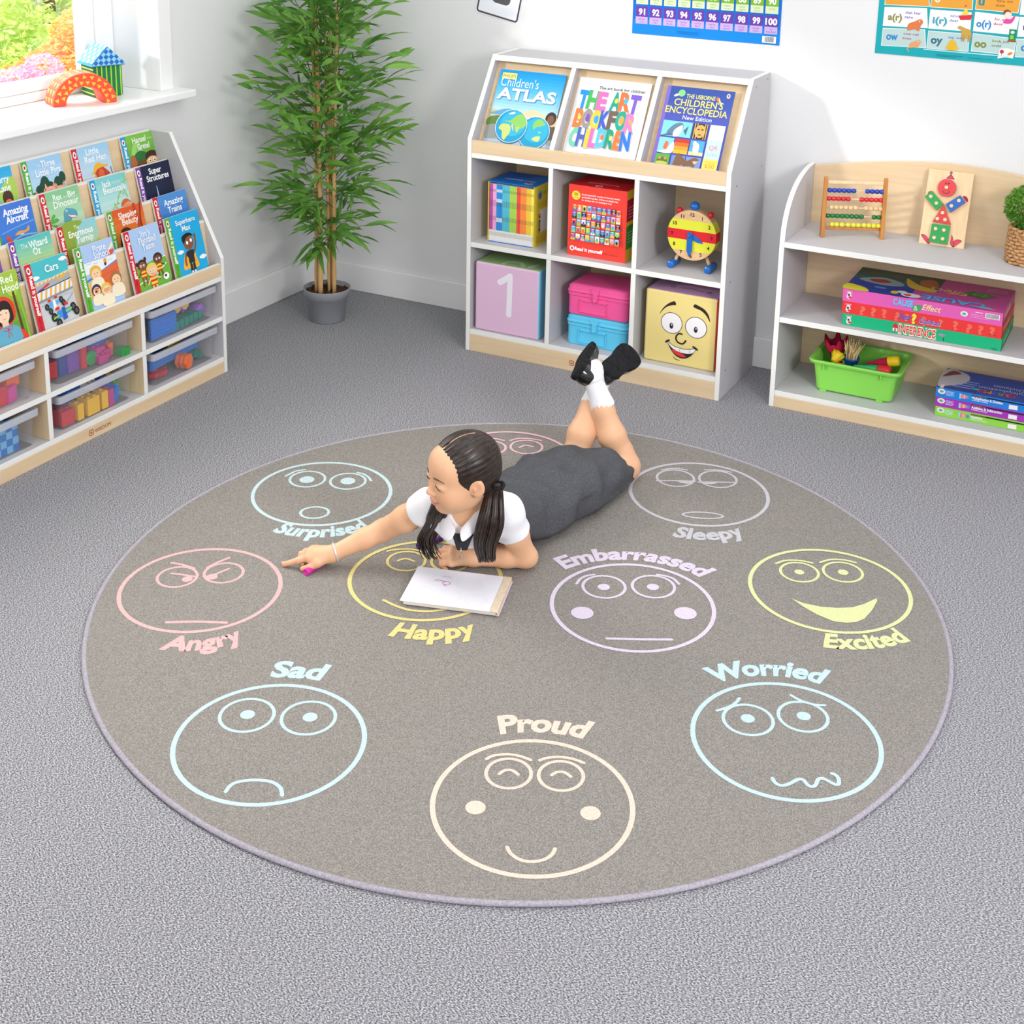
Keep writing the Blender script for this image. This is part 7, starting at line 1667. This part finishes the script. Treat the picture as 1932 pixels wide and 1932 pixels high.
def pigtail(path, width, n, r0, curl):
    b = MB(); P = VR(path)
    rgt = A3(.891,.453,0.02); tow = A3(.439,-.787,.434)
    for i in range(n):
        a = rnd.random()*2*PI; q = math.sqrt(rnd.random()); ox, oy = q*math.cos(a), q*math.sin(a)*.7; sw = rnd.gauss(0,1); ln = .64+.36*rnd.random()**.6
        pts = []; rad = []; B_ = bez(P, 22); m = max(6, int(22*ln))
        for k in range(m):
            f = k/21; w_ = width*min(1, .22+1.9*f)*(1-1.25*max(0, f-.5))
            p = B_[k]+rgt*(ox*w_+curl*sw*f*f)+tow*(oy*w_); p = np.array([p[0], p[1], max(p[2], .0125)])
            pts.append(tuple(p)); rad.append(r0*(1-.75*(k/(m-1))**2)*(.75+.5*math.sin(PI*min(1,.2+f))))
        b.tube(pts, rad, HAIR, 6)
    return b
obj('pigtail', pigtail([tuple(hp(.062,-.068,-.028)), (-.0540,-.0340,.262), (-.0500,-.0560,.205), (-.0660,-.0500,.140), (-.0720,-.0330,.096), (-.0770,-.0270,.078)], .0300, 96, .0046, .006), hair_o)
obj('pigtail', pigtail([tuple(hp(-.062,-.066,-.030)), (-.1780,-.0500,.245), (-.1840,-.0700,.205), (-.2020,-.0520,.160), (-.2380,-.0280,.100), (-.2420,-.0060,.050), (-.2280,.0020,.030)], .0200, 52, .0038, .013), hair_o)
for s_ in (-1, 1):
    b = MB(); c0 = hp(s_*.064,-.071,-.030); b.tube([tuple(c0+HL*(.0125*math.cos(2*PI*k/16))+HF*(.0125*math.sin(2*PI*k/16))+HU*(.002*math.sin(6*2*PI*k/16))) for k in range(17)], .0045, mat('#141214', .7), 8); obj('hair_tie', b, hair_o)

# white shirt
SHIRT = speckle('white_cotton', [(.3,'#eeeef4'),(.7,'#f8f8fc')], 400, 2, bstr=.12, rough=.85, bdist=.001)
fs_ = Field((-.33,-.14,.02), (.05,.20,.28), .0022)
fs_.ell((-.148,.018,.160), (.098,.080,.070), k=0); fs_.cap(SL, NB+A3(0,.01,-.012), .044, .040, .03); fs_.cap(SR, NB+A3(0,.01,-.012), .043, .040, .03)
dL = (EL-SL)/np.linalg.norm(EL-SL); dR = (ER-SR)/np.linalg.norm(ER-SR)
fs_.cap(SL, SL+dL*.12, .0405, .0435, .02); fs_.cap(SR, SR+dR*.10, .0400, .0425, .02)
sl, X, Y, Z = fs_.win(fs_.lo, fs_.lo+fs_.h*fs_.n)
for S_, d_, ln in ((SL, dL, .068), (SR, dR, .034)):
    along = (X-S_[0])*d_[0]+(Y-S_[1])*d_[1]+(Z-S_[2])*d_[2]
    rad_ = np.sqrt(np.maximum((X-S_[0])**2+(Y-S_[1])**2+(Z-S_[2])**2-along**2, 0))
    cut = np.where((rad_ < .085), along-ln, -1.0)
    fs_.D = np.maximum(fs_.D, cut.astype(np.float32))
    # hollow the cuff
    hol = np.maximum(rad_-.0375, ln-.020-along); fs_.D = np.maximum(fs_.D, -hol.astype(np.float32))
fs_.cap(NB+A3(.004,-.014,.03), A3(-.126,-.070,.176), .036, .018, .008, 's')
fs_.D = (fs_.D+.0012*np.sin(X*95+Z*60+Y*40)*np.sin(Y*70-Z*50)).astype(np.float32)
shirt = obj('shirt', field_mesh('shirt', fs_, SHIRT, 2), kid_)
# collar: two folded leaves from the nape to the points in front
def leaf_col(P):
    b = MB(); n = len(P); vs = []; fs2 = []
    for (a, c_) in P:
        a = A3(*a); c_ = A3(*c_)
        mid = (a+c_)/2+A3(.004,-.007,.004)
        for q in (a, mid, c_): vs.append(tuple(q))
    for i in range(n-1):
        for j in (0, 1): k = 3*i+j; fs2.append((k, k+3, k+4, k+1))
    b.add(vs, fs2, SHIRT, True); return b
for L_ in ([((-.170,.036,.242),(-.182,.042,.222)), ((-.186,.004,.232),(-.205,.008,.208)), ((-.184,-.024,.214),(-.208,-.028,.186)), ((-.170,-.048,.197),(-.186,-.064,.166)), ((-.148,-.066,.184),(-.158,-.090,.154)), ((-.128,-.076,.176),(-.133,-.098,.150))],
           [((-.150,.044,.246),(-.150,.058,.226)), ((-.118,.034,.244),(-.102,.046,.224)), ((-.103,.008,.234),(-.082,.008,.212)), ((-.101,-.020,.216),(-.080,-.026,.190)), ((-.108,-.050,.196),(-.090,-.064,.168)), ((-.124,-.076,.177),(-.104,-.098,.152))]):
    o = obj('collar', leaf_col(L_), shirt); md = o.modifiers.new('cloth', 'SOLIDIFY'); md.thickness = .003; md.offset = 0; ms = o.modifiers.new('soft', 'SUBSURF'); ms.levels = 2; ms.render_levels = 2

# grey pinafore
FAB, nt, N, L, pb = nodes('charcoal_marl_fabric')
mp = tex_coords(nt, (1,1,1)); nn = noise_node(nt, mp, 420, 2, .7); r_ = ramp(nt, nn.outputs['Fac'], [(.3,'#434448'),(.55,'#58595e'),(.75,'#75767b')]); L.new(r_.outputs['Color'], pb.inputs['Base Color']); pb.inputs['Roughness'].default_value = .95; pb.inputs['Specular IOR Level'].default_value = .1; bump(nt, nn.outputs['Fac'], pb, .2, .001)
RG = [(.030,-.150,.076,.212,.125),(.060,-.148,.090,.216,.105),(.10,-.146,.098,.208,.080),(.15,-.142,.100,.190,.050),(.20,-.138,.099,.170,.024),(.26,-.132,.104,.154,.005),(.33,-.127,.116,.150,.003),(.40,-.121,.126,.152,.003),(.46,-.116,.131,.147,.003),(.52,-.111,.134,.136,.003),(.57,-.105,.132,.123,.003),(.60,-.100,.128,.114,.003),(.620,-.098,.125,.106,.004),(.632,-.097,.122,.101,.006)]
def interp(y):
    for a, c_ in zip(RG, RG[1:]):
        if a[0] <= y <= c_[0]+1e-9:
            t = (y-a[0])/(c_[0]-a[0]); t = t*t*(3-2*t)*.5+t*.5; return [a[i]+(c_[i]-a[i])*t for i in range(1,5)]
rings = []; NS = 88; NY = 72
for i in range(NY+1):
    y = .030+(.630-.030)*i/NY; xc, hw, zt, zb = interp(y); rg = []
    for j in range(NS):
        a = 2*PI*j/NS; ca, sa = math.cos(a), math.sin(a)
        e_ = .78 if sa > 0 else .45
        x = hw*math.copysign(abs(ca)**.82, ca); zc = zb+(zt-zb)*.42
        z = zc + ((zt-zc)*abs(sa)**e_ if sa >= 0 else -(zc-zb)*abs(sa)**e_)
        q = max(0, min(1, (y-.16)/.2))
        fold = q*(.0046*math.sin(x*60+y*16+1.0)+.0046*math.sin(y*52+x*34)+.0095*noise.noise((x*15, y*11, z*12))+.0065*noise.noise((x*34+4, y*22, z*25)))+.005*math.exp(-((y-.235-.25*(x+.12))/.012)**2)
        waist = .0040*math.exp(-((y-.235)/.016)**2)+ .0022*math.exp(-((y-.10)/.006)**2)
        seam = .0025*math.exp(-((x-.030-.1*(y-.3))/.006)**2)*(1 if .07 < y < .42 else 0)
        sh = 1 if sa > -.2 else .3
        hem = -.034*ca*max(0,(y-.46)/.170)
        pinch = -.012*math.exp(-((y-.37)/.04)**2)*max(0, ca)**3*(1 if sa < .2 else 0)
        nx, nz = ca, sa
        dd = (fold-waist-seam)*sh
        rg.append((xc+x+nx*dd+pinch, y-hem+.006*sa*max(0,(y-.46)/.170), max(.0095, z+nz*dd)))
    rings.append(rg)
inner = [[(p[0]+(xc0-p[0])*.05, p[1]-.001-k*.06, max(.010, p[2]*.93)) for p, xc0 in zip(rings[-1], [RG[-1][1]]*NS)] for k in (0, 1)]
b = MB(); b.loft(rings+inner, FAB, True, True, False)
dress = obj('pinafore', b, kid_)
b = MB(); b.ball((-.146,.030,.135), (.080,.068,.052), FAB, 36, 20); obj('bib', b, dress)
b = MB(); NAV = mat('#1b1c24', .6); b.prism([(-.012,-.020),(.012,-.020),(.026,.018),(-.026,.018)], 'y', -.004, .0, NAV, M=Matrix.Translation((-.112,-.078,.150)) @ Matrix.Rotation(.45,4,'Z') @ Matrix.Rotation(-.55,4,'X')); obj('placket', b, dress, bev=.002)
b = MB(); b.tube([(-.108,-.092,.142),(-.106,-.095,.134),(-.105,-.096,.126)], .0015, mat('#c8c8cc', .25, metal=.9), 8); b.lathe([(.002,0),(.0035,.0),(.0035,.0015),(.002,.0015)], mat('#c8c8cc',.25,metal=.9), 14, Matrix.Translation((-.105,-.097,.122)) @ Matrix.Rotation(PI/2,4,'X'), True, False, False); obj('zip_pull', b, dress)

# socks, shoes
SOCK = speckle('white_ribbed_sock', [(.3,'#eeedf4'),(.7,'#f9f8fc')], 200, 2, (1,1,.2), 0, .2, .9)
PAT = mat('#0b0b0d', .12, .6, coat=.6); SOLE = speckle('black_crepe_sole', [(.3,'#17181a'),(.7,'#2d2e31')], 60, 3, bstr=.8, rough=.8, bdist=.004); GOLD = speckle('gold_leopard_lining', [(.42,'#3a2a16'),(.55,'#c09a4e')], 70, 2, bstr=0)
def sock(K_, A_, toe):
    d = (A_-K_); b = MB(); ax = d/np.linalg.norm(d); P0 = K_+d*.70; u = np.cross(ax, A3(0,0,1)); u /= np.linalg.norm(u); v = np.cross(ax, u)
    rings = []
    prof = [(.0,.0305,.0022),(.01,.0315,.0016),(.03,.0300,.0),(.055,.0278,0),(.080,.0265,0)]
    ls = np.linalg.norm(d)*.30
    prof = [(.0,.0335,.0024),(.12,.0335,.0012),(.3,.0318,0),(.6,.0288,0),(1.0,.0272,0)]
    for t_, r_, w_ in prof: rings.append([tuple(P0+ax*(ls*t_+w_*1.2*math.sin(16*2*PI*j/48))+(u*math.cos(2*PI*j/48)+v*math.sin(2*PI*j/48))*(r_+w_*math.sin(16*2*PI*j/48)*.6)) for j in range(48)])
    b.loft(rings, SOCK, True, False, False)
    b.tube([tuple(A_-ax*.012), tuple(A_+ax*.014+toe*.006), tuple(A_+ax*.018+toe*.035), tuple(A_+ax*.016+toe*.06)], [.0275,.0315,.029,.024], SOCK, 20)
    return obj('sock', b, kid_)
def shoe(H0, T, n_out, ln=.196, wd=1.10):
    # H0 heel point on the sole plane, T heel to toe, n_out out of the sole
    T = T/np.linalg.norm(T); n_ = n_out-T*(n_out@T); n_ /= np.linalg.norm(n_); W = np.cross(n_, T)
    out = [(0,.0),(.006,.016),(.020,.0245),(.050,.0255),(.078,.0255),(.110,.0310),(.135,.0325),(.155,.0280),(.168,.0160),(.172,.0)]
    k = ln/.172; pts = [(x*k, y*k*wd) for x, y in out]; pts += [(x, -y*(1.0 if x > .09 else .96)) for x, y in pts[1:-1]][::-1]
    Q = []
    P = [Vector(p) for p in pts]; m = len(P)
    for i in range(m):
        p0, p1, p2, p3 = P[i-1], P[i], P[(i+1)%m], P[(i+2)%m]
        for q in range(3):
            t = q/3; Q.append(.5*((2*p1)+(p2-p0)*t+(2*p0-5*p1+4*p2-p3)*t*t+(3*p1-p0-3*p2+p3)*t**3))
    w3 = lambda x, y, z: tuple(H0+T*x+W*y-n_*z)      # z rises from the sole towards the ankle
    root = obj('shoe', MB(), kid_) if False else None
    b = MB(); S = lambda s_, z: [w3(.086*k+(q.x-.086*k)*s_, q.y*s_, z) for q in Q]
    b.loft([S(.97,0), S(1.02,.002), S(1.03,.012), S(1.0,.016)], SOLE, smooth=False)
    so_ = obj('shoe', b, kid_, label='black crepe shoe sole with patent upper'); 
    b = MB()
    hgt = lambda x: .052 if x < .03 else (.052-(x-.03)/.03*.018 if x < .06 else (.034 if x < .095 else .036-(x-.095)*.13))
    def up(s_, f): return [w3(.086*k+(q.x-.086*k)*s_, q.y*s_, .014+f*(hgt(q.x/k)-.014)) for q in Q]
    b.loft([up(.985,0), up(.99,.35), up(.95,.75), up(.90,1.0)], PAT, True, False, False)
    # vamp over the toes
    def vamp(s_, f): return [w3(max(.092*k, .086*k+(q.x-.086*k)*s_), q.y*s_, .014+hgt(max(.092,q.x/k))*1.0-.014+f*.010) for q in Q]
    b.loft([vamp(.90,0), vamp(.70,.55), vamp(.40,.9), vamp(.08,1.0)], PAT, True, False, True)
    b.tube([w3(.060*k,-.026*k,.030), w3(.058*k,-.020*k,.050), w3(.058*k,0,.058), w3(.058*k,.020*k,.050), w3(.060*k,.026*k,.030)], .0045, PAT, 8)
    obj('upper', b, so_)
    b = MB(); b.loft([up(.93,.05), up(.93,.6), up(.89,.99)], GOLD, True, True, False); obj('lining', b, so_)
    b = MB(); b.tube([w3(.058*k,.021*k,.046), w3(.064*k,.022*k,.048), w3(.064*k,.019*k,.056), w3(.058*k,.018*k,.056), w3(.058*k,.021*k,.046)], .0012, mat('#b98a4a', .3, metal=.8), 6); obj('buckle', b, so_)
    return so_
r_v, u_v, t_v = A3(.891,.453,.02), A3(-.2123,.378,.900), A3(.439,-.787,.434)
vv = lambda r, u, t: r_v*r+u_v*u+t_v*t
TL_ = vv(.26,.50,-.83); nL_ = vv(-.76,.60,.12); TR_ = vv(.47,.36,-.80); nR_ = vv(.61,.565,.60)
nLu = nL_-TL_*(nL_@TL_)/(TL_@TL_); nLu /= np.linalg.norm(nLu); nRu = nR_-TR_*(nR_@TR_)/(TR_@TR_); nRu /= np.linalg.norm(nRu)
shoe(AL+nLu*.060-TL_*.034, TL_, nL_, .178, 1.08); shoe(AR+nRu*.062-TR_*.040, TR_, nR_)
sock(KL, AL, TL_); sock(KR, AR, TR_)
# bangle
b = MB(); ax = (WR-ER)/np.linalg.norm(WR-ER); u = np.cross(ax, A3(0,0,1)); u /= np.linalg.norm(u); v = np.cross(ax, u); c0 = WR-ax*.008
b.tube([tuple(c0+(u*math.cos(2*PI*k/36)+v*math.sin(2*PI*k/36))*.0228+ax*.003*math.sin(2*PI*k/36)) for k in range(37)], .0027, mat('#f2f0ee', .25, metal=.6), 8); obj('bangle', b, kid_)

# ------------------------------------------------------------------ drawing pad and pens on the rug
nbk = thing('drawing_pad', 'white drawing pad with faint circles and a pink doodle lying by the child', 'drawing pad', (-.2190,-.1835,.0090), 0)
Xa = (A3(.0037,-.1179,0)-A3(-.2200,-.1810,0)); Xl = np.linalg.norm(Xa); Xa /= Xl; Ya = A3(-Xa[1], Xa[0], 0); Yl = .160
nbk.rotation_euler = (0, 0, math.atan2(Xa[1], Xa[0]))
PAPER = mat('#ecebf4', .7); CARD = speckle('cream_spine_tape', [(.3,'#d8c4a8'),(.7,'#e6d6be')], 80, 2, bstr=.1)
b = MB(); b.box(.012, Xl+.004, .004, Yl, .0004, .0020, mat('#d9c2da', .5)); c = Cv(b, (.012,.004,.0012), (1,0,0), (0,0,1), (0,-1,0)); obj('back_cover', b, nbk)
b = MB(); b.box(.008, Xl-.003, .002, Yl-.001, .0022, .0105, PAGE); obj('page_block', b, nbk)
b = MB(); b.box(0, Xl-.018, 0, Yl, .0107, .0117, PAPER); c = Cv(b, (0,0,.0117), (1,0,0), (0,1,0), (0,0,1)); FA = '#dcdbe6'
for x, y, r_ in ((.072,.107,.027),(.140,.108,.029),(.040,.045,.027),(.108,.045,.028),(.172,.040,.026)): c.ring(x, y, r_, r_*.9, .0007, FA, 40)
PKp = '#c23aa8'; c.stroke([(.056,.104),(.064,.110),(.074,.108),(.080,.102)], .0010, PKp); c.stroke([(.056,.104),(.063,.103),(.072,.105)], .0010, PKp); c.ring(.087,.098,.009,.008,.0011,PKp,20); c.ell(.074,.106,.0014,.0018,PKp); c.ell(.082,.103,.0012,.0025,PKp); c.stroke([(.083,.092),(.086,.086),(.090,.090)], .001, PKp); c.stroke([(.070,.124),(.080,.126),(.091,.125)], .0010, PKp)
obj('top_page', b, nbk)
b = MB(); b.box(Xl-.0175, Xl, -.001, Yl+.001, .0107, .0124, CARD); b.box(Xl-.001, Xl+.0012, -.001, Yl+.001, .002, .0124, CARD); obj('spine_strip', b, nbk, bev=.0005)
def pen(name, lab, p0, p1, colr, r=.0068, cap=True):
    p0 = A3(*p0); p1 = A3(*p1); ln = np.linalg.norm(p1-p0)
    t = thing(name, lab, 'pen', tuple(p0), 0, 'felt pens on the rug'); t.rotation_mode = 'QUATERNION'; t.rotation_quaternion = Vector(p1-p0).to_track_quat('Z', 'Y')
    b = MB(); m = mat(colr, .35); b.lathe([(.0005,.0008),(r*.7,.0008),(r*.7,0),(r,0),(r*1.03,.002),(r*1.03,ln*.42)], m, 20); obj('pen_cap', b, t)
    b = MB(); b.lathe([(.0005,ln*.42),(r*.97,ln*.42),(r*.97,ln-.002),(r*.8,ln),(.0005,ln)], m, 20)
    for k in range(5): a = k*1.3; b.ball((r*.95*math.cos(a), r*.95*math.sin(a), ln*.5+.006*k), (.0012,.0012,.002), mat('#d8792a', .5), 6, 4)
    obj('pen_barrel', b, t)
pen('felt_pen', 'bright pink felt pen held under the pointing hand', (-.4890,-.1800,.0160), (-.4790,-.1110,.0165), '#e235a8', .0085)
pen('felt_pen', 'purple felt pen lying on the rug beyond the loose far pigtail', (-.3214,.0622,.0150), (-.2870,.1280,.0150), '#5a2c96')
pen('felt_pen', 'pink felt pen held in the fist beside the drawing pad', (-.2075,.0500,.0545), (-.1870,.0850,.0180), '#d42a90', .0052)
